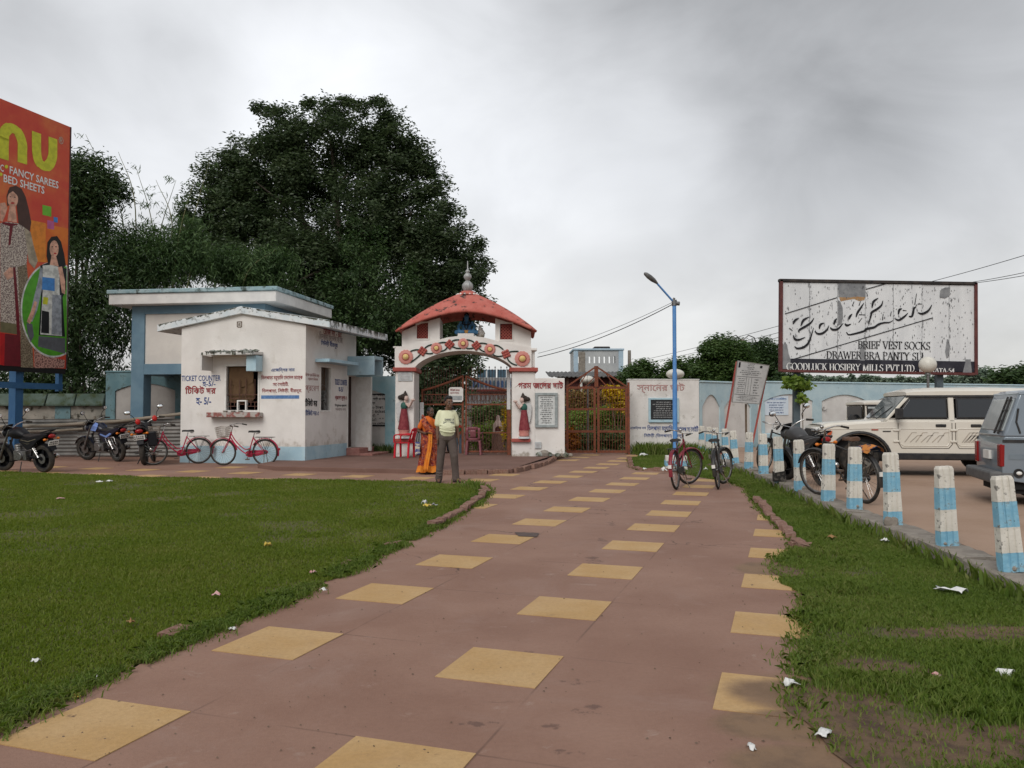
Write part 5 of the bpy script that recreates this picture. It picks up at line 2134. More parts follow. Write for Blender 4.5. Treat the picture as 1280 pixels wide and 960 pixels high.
# ------------------------------------------------------------------ hosiery billboard
BY = 21.2
ROLL = R(.95)
bO = A(976, 464.5, BY)
bb = thing('hosiery_billboard', 'large peeling white hosiery billboard with script lettering and a black bottom band', 'billboard', bO, 0)
bb.rotation_euler = (0, ROLL, 0)
def bl(px, py):
 p = A(px, py, BY) - bO
 return p.x * cos(ROLL) - p.z * sin(ROLL), p.x * sin(ROLL) + p.z * cos(ROLL)
def bz(zx, zy):               # from the enlarged study of the board
 return bl(960 + zx / 4.571, 330 + zy / 4.571)
bw, bh = bl(1219.5, 410)[0], bl(1000, 350)[1]
seams = [bz(x, 300)[0] for x in (82, 238, 398, 556, 716, 880, 1035, 1186)]
M['sheet'] = mat('peeling_white_sheet', (.58, .59, .60), (.66, .67, .675), 1.4, .7, .2, 20, stretch=(2.4, 1, .55), stain=(7., .655, .69, (.10, .10, .105)), stain2=(19., .685, .72, (.07, .07, .075)))
for i in range(7):
 mb = MB()
 dy = (.004, 0, -.006, .002, -.003, .006, 0)[i]
 mb.b2(seams[i] + .006, seams[i + 1] - .006, dy, dy + .03, .10, bh - .07)
 mb.build('sheet_panel', M['sheet'], bb)
mb = MB()
mb.b2(.02, bw - .02, .05, .09, .05, bh - .05)
mb.build('backing', M['rust_dark'], bb)
for a, b, c, d, m in ((-.04, .035, 0, bh, 'frame_red'), (bw - .04, bw + .04, .0, bh, 'frame_red'), (.035, bw - .04, -.015, .055, 'frame_red'), (-.06, bw + .02, bh - .055, bh + .02, 'frame_black')):
 if m not in M:
  M[m] = mat(m, *(((.085, .025, .025), (.12, .04, .035), 6, .7) if m == 'frame_red' else ((.02, .018, .018), (.05, .04, .035), 6, .7)))
 mb = MB()
 mb.b2(a, b, -.045, .10, c, d)
 mb.build('frame_rail', M[m], bb, bevel=.006)
band_z = bz(600, 548)[1]
mb = MB()
z_r = bz(1100, 566)[1]
mb.prism([(seams[0] + .22, .075), (seams[7] - .01, .075), (seams[7] - .01, band_z), (seams[0] + .22, band_z)], -.012, -.0085)
mb.build('black_band', mat('black_band', (.014, .014, .022), (.03, .03, .04), 3, .6, stain=(8., .66, .70, (.4, .4, .4))), bb)
GREY = mat('bare_zinc', (.17, .175, .185), (.24, .245, .25), 5, .6)
RUSTP = mat('rust_patch', (.38, .24, .12), (.28, .15, .07), 8, .9)
def patch(name, pts, m, y=-.0095):
 mb = MB()
 mb.prism([bz(*p) for p in pts], y, y + .004)
 return mb.build(name, m, bb)
patch('bare_patch', [(400, 98), (556, 98), (556, 192), (540, 196), (500, 190), (470, 196), (402, 190)], GREY)
patch('rust_patch', [(406, 190), (470, 192), (500, 186), (554, 190), (550, 206), (520, 212), (490, 200), (450, 206), (415, 214)], RUSTP, -.0105)
patch('bare_patch', [(400, 206), (412, 214), (426, 250), (428, 310), (420, 345), (400, 352)], GREY)
patch('bare_patch', [(80, 600), (82, 470), (96, 443), (108, 462), (116, 510), (128, 545), (124, 600)], GREY, -.0135)
patch('bare_patch', [(524, 552), (524, 480), (534, 444), (550, 442), (552, 552)], GREY, -.0135)
patch('bare_patch', [(1020, 540), (1012, 500), (1022, 430), (1030, 432), (1040, 470), (1034, 520)], GREY)
patch('bare_patch', [(980, 190), (984, 150), (1010, 134), (1040, 134), (1038, 180), (1010, 196)], GREY)
patch('bare_patch', [(1110, 625), (1130, 545), (1155, 545), (1165, 628)], GREY, -.0135)
# brush-painted script, its shadow strokes only, as on the board
S1 = lambda p: (976 + p[0] / 10.667, 360 + p[1] / 10.667)
S2 = lambda p: (1070 + p[0] / 10.667, 350 + p[1] / 10.667)
strokes = [(S1, s) for s in ([(160, 480), (190, 430), (240, 400)], [(110, 535), (155, 570)], [(265, 505), (300, 430), (375, 385)], [(240, 595), (245, 560), (330, 510), (400, 460), (440, 400)],
   [(165, 630), (185, 680), (240, 690), (325, 655)], [(180, 780), (220, 805), (300, 790), (360, 740), (395, 660), (435, 530)], [(510, 545), (525, 490), (575, 465)],
   [(450, 575), (490, 610), (550, 605), (610, 560), (640, 500)], [(705, 490), (720, 440), (745, 405)], [(655, 525), (690, 555), (760, 545), (830, 470)], [(950, 240), (975, 180)],
   [(905, 420), (920, 380), (950, 345)], [(850, 475), (880, 500), (935, 480)], [(1040, 235), (1060, 175)], [(1000, 390), (1020, 330), (1060, 270), (1105, 200)], [(1040, 355), (1125, 360)],
   [(1035, 460), (1080, 400)])] + \
   [(S2, s) for s in ([(210, 370), (230, 290), (295, 240)], [(165, 590), (195, 480), (210, 430), (290, 380), (340, 330), (355, 275)],
   [(-130, 695), (-105, 728), (-40, 722), (110, 680), (130, 655), (240, 630), (300, 590), (370, 570), (440, 565), (490, 540)], [(350, 535), (360, 450)], [(455, 480), (470, 420)],
   [(560, 460), (575, 400), (610, 380)], [(520, 520), (570, 535), (640, 490), (690, 440)], [(620, 405), (670, 410)], [(780, 330), (805, 180)], [(700, 485), (745, 480), (770, 380), (800, 365)],
   [(820, 320), (880, 320)], [(820, 435), (880, 450), (960, 410), (1010, 330)])]
def catmull(p, k=6):
 p = [Vector((a, b)) for a, b in p]
 if len(p) < 3:
  return p
 q = [p[0] * 2 - p[1]] + p + [p[-1] * 2 - p[-2]]
 out = []
 for i in range(1, len(q) - 2):
  for j in range(k):
   t = j / k
   out.append(.5 * ((2 * q[i]) + (q[i + 1] - q[i - 1]) * t + (2 * q[i - 1] - 5 * q[i] + 4 * q[i + 1] - q[i + 2]) * t * t + (3 * q[i] - q[i - 1] - 3 * q[i + 1] + q[i + 2]) * t ** 3))
 return out + [p[-1]]
def ribbon(mb, pts, wfun, y, th=.003, mat_=0):
 """A flat stroke of varying width in the xz plane."""
 n = len(pts)
 a, b = [], []
 for i, p in enumerate(pts):
  d = (pts[min(i + 1, n - 1)] - pts[max(i - 1, 0)]).normalized()
  w_ = wfun(i / max(1, n - 1), d) / 2
  nn = Vector((-d.y, d.x)) * w_
  a.append(p + nn)
  b.append(p - nn)
 for i in range(n - 1):
  mb.add([(a[i].x, y, a[i].y), (b[i].x, y, b[i].y), (b[i + 1].x, y, b[i + 1].y), (a[i + 1].x, y, a[i + 1].y)], [(0, 1, 2, 3)], mat_)
mb = MB()
for f, s in strokes:
 p = catmull([bl(*f(q)) for q in s])
 ribbon(mb, p, lambda t, d: .012 + .048 * sin(pi * min(1, max(0, t * .9 + .08))), -.0145)
tag(mb.build('script_lettering', M['black_text'], bb, fix=False), kind='stuff')
mb = MB()
for a, b in (((981, 392.3), (1046.2, 372)), ((1082, 361.7), (1110, 353.8)), ((990, 449.5), (1165.5, 397.3))):
 ribbon(mb, [Vector(bl(*a)), Vector(bl(*b))], lambda t, d: .022, -.0142)
mb.build('slanting_rule', M['black_text'], bb, fix=False)
# serif capitals drawn as pen strokes: upright strokes thick, level ones thin
def arc(cx, cy, rx, ry, a0, a1, n=10):
 return [(cx + rx * cos(R(a0 + (a1 - a0) * i / n)), cy + ry * sin(R(a0 + (a1 - a0) * i / n))) for i in range(n + 1)]
SF_ = 'serif'
GL = {
 'I': (.36, [[(.18, 0), (.18, 1)]], [(.18, 0), (.18, 1)]), 'L': (.62, [[(.16, 0), (.16, 1)], [(.16, .03), (.56, .03), (.57, .22)]], [(.16, 0), (.16, 1)]),
 'E': (.64, [[(.16, 0), (.16, 1)], [(.16, .03), (.58, .03), (.59, .22)], [(.16, .97), (.56, .97), (.56, .8)], [(.16, .52), (.45, .52)], [(.45, .4), (.45, .64)]], [(.16, 0), (.16, 1)]),
 'F': (.60, [[(.16, 0), (.16, 1)], [(.16, .97), (.56, .97), (.56, .78)], [(.16, .5), (.45, .5)], [(.45, .38), (.45, .62)]], [(.16, 0), (.16, 1)]),
 'T': (.66, [[(.33, 0), (.33, 1)], [(.05, .97), (.61, .97)], [(.05, .97), (.05, .8)], [(.61, .97), (.61, .8)]], [(.33, 0)]),
 'R': (.74, [[(.16, 0), (.16, 1)], [(.16, .97)] + arc(.36, .75, .22, .22, 90, -90) + [(.16, .53)], [(.36, .53), (.70, .02)]], [(.16, 0), (.16, 1)]),
 'B': (.68, [[(.16, 0), (.16, 1)], [(.16, .97)] + arc(.34, .76, .20, .21, 90, -90) + [(.16, .55)], [(.16, .53)] + arc(.36, .28, .23, .25, 90, -90) + [(.16, .03)]], [(.16, 0), (.16, 1)]),
 'P': (.64, [[(.16, 0), (.16, 1)], [(.16, .97)] + arc(.36, .74, .22, .23, 90, -90) + [(.16, .51)]], [(.16, 0), (.16, 1)]),
 'D': (.78, [[(.16, 0), (.16, 1)], [(.16, .97)] + arc(.30, .5, .38, .47, 90, -90) + [(.16, .03)]], [(.16, 0), (.16, 1)]),
 'K': (.76, [[(.16, 0), (.16, 1)], [(.62, 1), (.20, .45)], [(.32, .58), (.70, 0)]], [(.16, 0), (.16, 1), (.62, 1)]),
 'H': (.80, [[(.16, 0), (.16, 1)], [(.64, 0), (.64, 1)], [(.16, .51), (.64, .51)]], [(.16, 0), (.16, 1), (.64, 0), (.64, 1)]),
 'N': (.80, [[(.15, 0), (.15, 1)], [(.15, 1), (.66, 0)], [(.66, 0), (.66, 1)]], [(.15, 0), (.66, 1)]),
 'M': (.96, [[(.14, 0), (.16, 1)], [(.16, 1), (.46, .03)], [(.46, .03), (.80, 1)], [(.80, 0), (.80, 1)]], [(.14, 0), (.80, 0)]),
 'V': (.76, [[(.10, 1), (.40, 0)], [(.40, 0), (.68, 1)]], [(.10, 1), (.68, 1)]), 'W': (1.06, [[(.06, 1), (.30, 0)], [(.30, 0), (.52, .95)], [(.52, .95), (.76, 0)], [(.76, 0), (1.0, 1)]], [(.06, 1), (1., 1)]),
 'A': (.78, [[(.08, 0), (.38, 1)], [(.38, 1), (.70, 0)], [(.2, .36), (.58, .36)]], [(.08, 0), (.70, 0)]),
 'Y': (.76, [[(.08, 1), (.38, .48)], [(.38, .48), (.68, 1)], [(.38, .48), (.38, 0)]], [(.08, 1), (.68, 1), (.38, 0)]),
 'O': (.84, [arc(.42, .5, .35, .48, 0, 360, 22)], []), 'C': (.74, [arc(.42, .5, .34, .48, 45, 315, 18), [(.66, .82), (.66, .98)]], []),
 'G': (.80, [arc(.42, .5, .34, .48, 45, 330, 18), [(.68, .82), (.68, .98)], [(.68, .1), (.68, .44)], [(.52, .44), (.76, .44)]], []),
 'U': (.78, [[(.15, 1), (.15, .3)] + arc(.39, .3, .24, .28, 180, 360, 12) + [(.63, 1)]], [(.15, 1), (.63, 1)]),
 'S': (.58, [arc(.29, .75, .19, .22, 40, 250, 10) + arc(.29, .25, .21, .23, 70, -140, 10), [(.46, .80), (.46, .97)], [(.09, .03), (.09, .22)]], []),
 '.': (.30, [[(.12, .08), (.13, .0)]], []), '-': (.36, [[(.06, .36), (.30, .36)]], []), '5': (.56, [[(.46, .97), (.16, .97), (.13, .58)] + arc(.27, .32, .2, .29, 120, -150, 12)], []),
 '4': (.58, [[(.40, 0), (.40, 1)], [(.40, 1), (.06, .3), (.54, .3)]], [(.40, 0)]), ' ': (.34, [], [])}
def serif(s, box, y, m, parent, T=.15, t=.05, gone=()):
 wt = sum(GL[c][0] for c in s)
 x0, z0, x1, z1 = box
 sx, sz = (x1 - x0) / wt, z1 - z0
 mb = MB()
 x = 0
 for k, c in enumerate(s):
  w_, st, se = GL[c]
  if k not in gone:
   def tr(p):
    return Vector((x0 + (x + p[0]) * sx, z0 + p[1] * sz))
   for q in st:
    pts = [tr(p) for p in q]
    def wf(_, d):
     v = abs(d.y)
     if d.x * d.y > 0 and abs(d.x) > .12:
      v *= .45
     return (t + (T - t) * v ** 1.3) * sz
    ribbon(mb, pts, wf, y)
   for p in se:
    ribbon(mb, [tr((p[0] - .15, min(max(p[1], .025), .975))), tr((p[0] + .15, min(max(p[1], .025), .975)))], lambda a, d: .05 * sz, y)
  x += w_
 o = mb.build('serif_lettering', m, parent, fix=False)
 return tag(o, kind='stuff')
def bbox(x0, y0, x1, y1):
 a, b = bz(x0, y1), bz(x1, y0)
 return a[0], a[1], b[0], b[1]
serif('BRIEF VEST SOCKS', bbox(512, 484, 926, 441)[:1] + (bz(700, 486)[1],) + (bz(926, 460)[0], bz(700, 442)[1]), -.0148, M['black_text'], bb)
serif('DRAWER BRA PANTY SLIP', (bz(332, 520)[0], bz(600, 545)[1], bz(915, 520)[0], bz(600, 502)[1]), -.0148, M['black_text'], bb, gone=(20,))
serif('GOODLUCK HOSIERY MILLS PVT.LTD.', (bz(104, 600)[0], bz(450, 611)[1], bz(848, 600)[0], bz(450, 570)[1]), -.0148, M['white_text'], bb, gone=())
serif('KOLKATA-54', (bz(862, 612)[0], bz(960, 622)[1], bz(1064, 612)[0], bz(960, 594)[1]), -.0148, M['white_text'], bb, T=.2)
mb = MB()
rr = random.Random(31)
for k in range(620):                               # flakes and runs where the white sheet has peeled
 x, z = rr.uniform(.08, bw - .08), rr.uniform(.36, bh - .12)
 if rr.random() < .45 and k % 3:
  x = seams[rr.randrange(1, 7)] + rr.gauss(0, .035)
 w2, h2 = rr.uniform(.004, .016), rr.uniform(.008, .05) * (2.2 if rr.random() < .2 else 1)
 mb.add([(x - w2, -.0125, z), (x + w2 * .4, -.0125, z - h2 * .5), (x + w2, -.0125, z + h2 * .3), (x, -.0125, z + h2)], [(0, 1, 2, 3)])
tag(mb.build('peeled_flakes', mat('flake_grey', (.10, .10, .105), (.26, .26, .27), 9, .8), bb, fix=False), kind='stuff')
for px, y0, nm in ((998.5, 470, 0), (1178, 470, 1)):
 x = bl(px, y0)[0]
 mb = MB()
 mb.b2(x - .085, x + .085, .11, .24, -bO.z + .15, bh * .9)
 mb.build('post', mat('dark_slate_post', (.06, .085, .10), (.085, .11, .125), 5, .6), bb)

# ------------------------------------------------------------------ saree billboard on blue posts
RB = A(84, 470, 25.2)
RB.z = 0
BRZ = R(72.6)
PB = Plane(RB, BRZ)
rb = thing('saree_billboard', 'tall red saree billboard with yellow letters and two women on blue posts', 'billboard', RB, BRZ)
zT, zB = PB.xz(86, 158)[1], PB.xz(82, 461)[1]
xF = PB.xz(85, 300)[0]
xN = xF - 6.4
mb = MB()
mb.b2(xN, xF, 0, .10, zB, zT)
mb.build('panel', mat('red_print', (.52, .042, .026), (.58, .075, .03), .9, .45, stain=(.55, .45, .75, (.64, .20, .045))), rb)
mb = MB()
mb.b2(xN, xF, .001, .12, zB - .16, zB - .002)
mb.build('bottom_rail', M['dark'], rb)
mb = MB()
mb.b2(xF + .0, xF + .05, -.01, .11, zB, zT)
mb.build('edge_strip', mat('edge_strip', (.06, .03, .03), rough=.6), rb)
def flatp(name, px, m, y, par=rb):
 mb = MB()
 mb.prism([PB.xz(*p) for p in px], y, y + .003)
 return mb.build(name, m, par)
def oval(cx, cy, rx, ry, n=22, a0=0, a1=360):
 return [(cx + rx * cos(R(a0 + (a1 - a0) * i / n)), cy + ry * sin(R(a0 + (a1 - a0) * i / n))) for i in range(n)]
P_ = {k: mat('print_' + k, hexc(v), tuple(x * (.62 if k in ('skin', 'white', 'grey2', 'sleeve') else .8) for x in hexc(v)), 5., .5, sharp=(.42, .62)) for k, v in dict(lime='c9c832', orange='d9822b', amber='c8872f', green='4f9a24', lime2='6db02f', blue='3f7fc0', pink='b85a8c', skin='d8a48c', hair='4a3028', dhair='15110f',
 cream='b9ac9c', dot='6d5a58', maroon='6a1420', red='b0161a', olive='6d6647', tan='8f6c58', white='d2d2cc', grey='5b5d62', black='191a1d', grey2='9a9fa6', sleeve='a89a84').items()}
flatp('amber_square', [(38, 275), (57, 279), (57, 328), (38, 326)], P_['orange'], -.004)
flatp('flare', [(57, 280), (86, 286), (86, 330), (57, 328)], mat('print_flare', hexc('c4501f'), hexc('d4762a'), .8, .5), -.0035)
flatp('green_square', [(53, 256), (64, 258.5), (64, 271), (53, 268.5)], P_['lime2'], -.004)
flatp('blue_square', [(67, 271), (72, 272), (72, 278.5), (67, 277.5)], P_['blue'], -.004)
flatp('pink_square', [(59, 275), (67.5, 277), (67.5, 287), (59, 285.5)], P_['pink'], -.004)
# the first woman: hair, face, tunic, scarf
flatp('long_hair', [(8, 245), (12, 234), (20, 232), (27, 236), (32, 246), (36, 262), (39, 278), (37, 290), (31, 296), (24, 288), (22, 270), (20, 250), (9, 258)], P_['hair'], -.005)
flatp('tunic', [(0, 279), (8, 277), (22, 279), (30, 284), (36, 300), (34, 320), (32, 345), (36, 370), (36, 400), (22, 416), (0, 414)], mat('print_tunic', hexc('c4b8aa'), hexc('75635f'), 26., .5, sharp=(.46, .54)), -.006)
flatp('sleeve', [(30, 284), (38, 290), (42, 308), (47, 326), (43, 336), (36, 328), (33, 306)], P_['sleeve'], -.0065)
flatp('neck_border', [(3, 277.5), (22, 280), (22, 281.5), (16, 282), (13, 306), (10, 307), (12, 283), (3, 280)], P_['maroon'], -.007)
flatp('face', oval(15.8, 248.5, 6.6, 11, 20), P_['skin'], -.0075)
flatp('hand', [(0, 254), (6, 253), (9, 260), (6, 270), (3, 277), (0, 276)], P_['skin'], -.0075)
flatp('neck', [(12, 257), (19, 258), (21, 278), (9, 276)], P_['skin'], -.0072)
flatp('smile', oval(15.6, 253.8, 2.6, 1.1, 10), P_['red'], -.008)
for x, y in ((12.8, 246), (18.3, 246.6)):
 flatp('eye', oval(x, y, 1.2, .6, 8), P_['dhair'], -.008)
flatp('fringe', [(9, 247), (10, 238), (15, 234.5), (21, 238), (23, 248), (21, 244), (16, 239), (11, 242)], P_['hair'], -.0082)
flatp('low_hand', [(4, 342), (12, 334), (17, 335), (16, 346), (9, 350)], P_['skin'], -.007)
flatp('scarf_edge', [(16, 334), (19, 334), (24, 395), (26, 458), (23, 458), (20, 400)], P_['maroon'], -.0085)
flatp('scarf', [(22, 334), (33, 330), (36, 360), (42, 460), (26, 459), (25, 400)], mat('print_scarf', hexc('8c7f68'), hexc('5a4c3c'), 30., .5, sharp=(.46, .54)), -.0072)
flatp('hem_band', [(0, 402), (20, 405), (21, 418), (0, 415)], P_['olive'], -.0075)
flatp('leg_left', [(0, 416), (6, 417), (5, 457), (0, 456)], P_['red'], -.0062)
flatp('leg_dark', [(6, 417), (22, 419), (25, 458), (5, 457)], P_['maroon'], -.0062)
flatp('spotted_cloth', [(42, 425), (62, 446), (81, 450), (80, 460), (43, 460)], mat('print_spotted', hexc('b88d80'), hexc('5a3a34'), 22., .5, sharp=(.5, .56)), -.0062)
# the second woman in her round inset
e_c = (62, 385)
rim = [p for p in oval(67, 387, 41.5, 60, 60) if p[0] <= 84]
rim.sort(key=lambda p: math.atan2(p[1] - 387, -(p[0] - 67)))
flatp('inset_rim', rim, P_['white'], -.009)
inn = [p for p in oval(67, 387, 39.6, 57.8, 60) if p[0] <= 83.4]
inn.sort(key=lambda p: math.atan2(p[1] - 387, -(p[0] - 67)))
flatp('inset', inn, P_['green'], -.010)
flatp('long_hair', [(58, 320), (59, 303), (64, 296), (71, 295), (76, 302), (80, 318), (82, 332), (74, 338), (60, 330)], P_['dhair'], -.0105)
flatp('dress', [(50, 332), (60, 328), (72, 331), (83, 336), (82, 362), (78, 372), (81, 421), (48, 419), (51, 372), (49, 350)], P_['black'], -.011)
flatp('dress_front', [(53, 332), (64, 331), (74, 334), (74, 362), (77, 420), (50, 418), (53, 364)], P_['white'], -.0115)
flatp('dress_blue', [(51, 346), (68, 348), (68, 364), (52, 362)], P_['blue'], -.012)
flatp('dress_grey', [(65, 368), (76, 369), (77, 419), (64, 418)], P_['grey2'], -.012)
flatp('dress_dark', [(52, 388), (61, 390), (61, 417), (51, 416)], P_['black'], -.012)
flatp('dress_gold', [(54, 371), (60, 372), (59, 381), (53, 380)], P_['lime'], -.0122)
flatp('skirt_grey', [(48, 420), (81, 423), (81, 442), (47, 433)], P_['grey'], -.0112)
flatp('face', oval(67.3, 311, 5.6, 10.5, 18), P_['skin'], -.0125)
flatp('neck', [(64, 320), (70, 321), (73, 333), (62, 331)], P_['skin'], -.0122)
flatp('mouth', oval(68.5, 316.8, 1.8, 1, 8), P_['red'], -.013)
for x in (65, 69.6):
 flatp('eye', oval(x, 308.5, 1.1, .7, 8), P_['dhair'], -.013)
flatp('arm', [(42, 372), (47, 352), (50, 334), (53, 336), (52, 362), (46, 388), (40, 402), (35, 402), (38, 390)], P_['grey2'], -.0125)
flatp('forearm', [(43, 376), (46, 378), (42, 394), (37, 405), (33, 402), (38, 390)], P_['skin'], -.013)
flatp('raised_arm', [(72, 334), (77, 333), (81, 352), (81, 368), (77, 366), (74, 345)], P_['skin'], -.013)
flatp('bag', [(33, 404), (40, 405), (42, 420), (38, 428), (34, 416)], P_['grey'], -.0128)
# letters: n and u as bent strips, and the lines of capitals
mb = MB()
Q = lambda pts: [Vector(PB.xz(*p)) for p in pts]
def strip(px, w_px):
 pts = catmull(px, 8)
 p = [Vector(PB.xz(*q)) for q in pts]
 wd = abs(PB.xz(40, 190)[0] - PB.xz(40 + w_px, 190)[0])
 ribbon(mb, p, lambda t, d: wd * (1 if abs(d.y) > .5 else .86), -.006)
strip([(4.5, 199), (4.5, 190), (4.5, 180), (5, 172)], 11.5)
strip([(4.8, 175), (6, 165), (13, 160), (22, 165), (27.5, 178), (27.8, 190), (27.8, 204)], 11.5)
mb.build('yellow_letter', P_['lime'], rb, fix=False)
mb = MB()
strip([(45.5, 165.5), (45.5, 178), (46, 193), (49, 203), (56, 208), (62, 205), (65.5, 196), (66, 185), (66, 172.5)], 11.5)
mb.build('yellow_letter', P_['lime'], rb, fix=False)
def ptext(s, x0, t0, b0, x1, t1, m, bold=.015):
 a, b = PB.xz(x0, b0), PB.xz(x0, t0)
 return text(s, (a[0], a[1] - .03, PB.xz(x1, t1)[0], b[1] - .03), -.006, m, rb, bold)
ptext('FANCY SAREES', 11.8, 206, 215.8, 73, 224.2, M['white_text'])
ptext('BED SHEETS', 4.2, 216.2, 226.2, 55.5, 229.5, M['white_text'])
ptext('C', 0, 203.5, 212.5, 4.6, 204.6, M['white_text'])
ptext('®', 73.2, 168.5, 178, 79.2, 170.5, P_['cream'], .0)
for x, y in ((7.8, 208.4), (.8, 218)):
 flatp('bullet', oval(x, y, 2.1, 2.3, 14), P_['lime'], -.006)
# blue posts and beam behind it
for px, wdt in ((29, .26), (80, .14), (-70, .26)):
 x = PB.xz(px, 480)[0]
 mb = MB()
 mb.b2(x - wdt / 2, x + wdt / 2, .14, .14 + wdt, 0 if px != 80 else 2.02, zB + .5)
 mb.build('post', M['blue_steel'], rb)
zb1 = PB.xz(40, 481)[1]
mb = MB()
mb.b2(xN, xF - .05, .05, .135, zb1 - .12, zb1 + .06)
mb.build('cross_beam', M['blue_steel'], rb)

# ------------------------------------------------------------------ corrugated fence with a bamboo rail
cf = thing('corrugated_fence', 'low grey corrugated sheet fence behind the motorcycles', 'fence', A(-30, 560, 24.6).xy.to_3d(), R(-2.5))
PC = Plane(cf.location, R(-2.5))
cw = PC.xz(226, 540)[0]
mb = MB()
M['zinc'] = mat('weathered_zinc_sheet', (.15, .145, .135), (.23, .22, .205), 2, .6, metal=.2, stain=(4., .58, .72, (.10, .07, .05)))
hh = 1.12
rows = []
for i in range(61):
 z = .03 + hh * i / 60
 rows.append([(0, -.020 * sin(2 * pi * i / 6), z), (cw, -.020 * sin(2 * pi * i / 6), z)])
seg_n = 4
for k in range(seg_n):
 mb = MB()
 a, b = cw * k / seg_n, cw * (k + 1) / seg_n
 mb.sheet([[(a - .02, r_[0][1] + (.008 if k % 2 else 0), r_[0][2]), (b + .02, r_[0][1] + (.008 if k % 2 else 0), r_[0][2] + .02 * (k % 2))] for r_ in rows])
 mb.build('corrugated_sheet', M['zinc'], cf, smooth=60)
for i in range(4):
 x = cw * (i + .3) / 4
 mb = MB()
 mb.tube([(x, .07, 0), (x, .07, hh + .12)], .035, 8)
 mb.build('stake', M['bamboo_dry'], cf)
bp = thing('bamboo_pole', 'long grey bamboo pole laid as a rail along the corrugated fence', 'pole', cf.location, 0)
pts = [A(-30, 534.5, 24.4), A(60, 532, 24.35), A(150, 526.5, 24.3), A(229, 517, 24.2)]
mb = MB()
out, rr = [], []
for i in range(33):
 t = i / 32 * 3
 k = min(2, int(t))
 out.append(pts[k].lerp(pts[k + 1], t - k) - cf.location)
 rr.append(.05 if i % 4 else .058)
mb.tube(out, rr, 10)
mb.build('culm', M['bamboo_dry'], bp, smooth=60)
bp2 = thing('bamboo_pole', 'shorter bamboo pole lashed below the long rail beside the blue post', 'pole', cf.location, 0)
mb = MB()
mb.tube([A(-30, 541, 24.4) - cf.location, A(70, 538.5, 24.36) - cf.location, A(104, 536, 24.34) - cf.location], .04, 9)
mb.build('culm', M['bamboo_dry'], bp2, smooth=60)
# ------------------------------------------------------------------ bicycles
M['bike_red'] = mat('bicycle_red', (.36, .012, .05), (.40, .02, .06), 9, .35, coat=.3)
M['bike_black'] = mat('bicycle_black', (.018, .018, .02), (.04, .035, .03), 14, .4)
M['bike_maroon'] = mat('bicycle_maroon', (.17, .015, .03), (.22, .03, .04), 9, .4)
M['rusty_steel'] = mat('rusty_steel', (.20, .17, .15), (.13, .08, .05), 22, .55, metal=.6)
M['saddle'] = mat('saddle_black', (.02, .018, .017), rough=.6)
M['saddle_brown'] = mat('saddle_brown', (.09, .045, .025), rough=.6)


def circle(cx, cz, r, n=28, y=0., a0=0., a1=2 * pi, closed=True):
 k = n if closed else n - 1
 return [(cx + r * cos(a0 + (a1 - a0) * i / k), y, cz + r * sin(a0 + (a1 - a0) * i / k)) for i in range(n)]


def wheel_parts(root, c, r, fm, tyre=.019, spokes=28, rim_m='steel', name='wheel'):
 mb = MB()
 mb.m = fm
 mb.tube(circle(c[0], c[2], r - tyre, 36), tyre, 8, closed=True)
 w_ = mb.build(name, M['rubber'], root, smooth=60)
 mb = MB()
 mb.m = fm
 mb.tube(circle(c[0], c[2], r - tyre * 2.3, 36), .011, 6, closed=True, squash=(1, 1.4, 1))
 mb.build('rim', M[rim_m], w_, smooth=60)
 mb = MB()
 mb.m = fm
 for i in range(spokes):
  a = 2 * pi * i / spokes
  b = a + (.5 if i % 2 else -.5)
  mb.tube([(c[0] + .02 * cos(b), (.022 if i % 4 < 2 else -.022), c[2] + .02 * sin(b)), (c[0] + (r - tyre * 2.3) * cos(a), 0, c[2] + (r - tyre * 2.3) * sin(a))], .0022, 3)
 tag(mb.build('spokes', M['chrome'], w_, fix=False), kind='stuff')
 mb = MB()
 mb.m = fm
 mb.tube([(c[0], -.05, c[2]), (c[0], .05, c[2])], .022, 8)
 mb.build('hub', M['steel'], w_, smooth=50)
 return w_


def strip_arc(mb, c, r, a0, a1, w_, n=18, th=.004):
 rows = []
 for i in range(n):
  a = a0 + (a1 - a0) * i / (n - 1)
  rows.append([(c[0] + (r + dr) * cos(a), y, c[2] + (r + dr) * sin(a)) for y, dr in ((-w_, -.014), (-w_ * .6, 0), (w_ * .6, 0), (w_, -.014))])
 mb.sheet(rows)
 mb.sheet([[Vector(p) - (Vector(p) - Vector((c[0], p[1], c[2]))).normalized() * th for p in row] for row in rows])


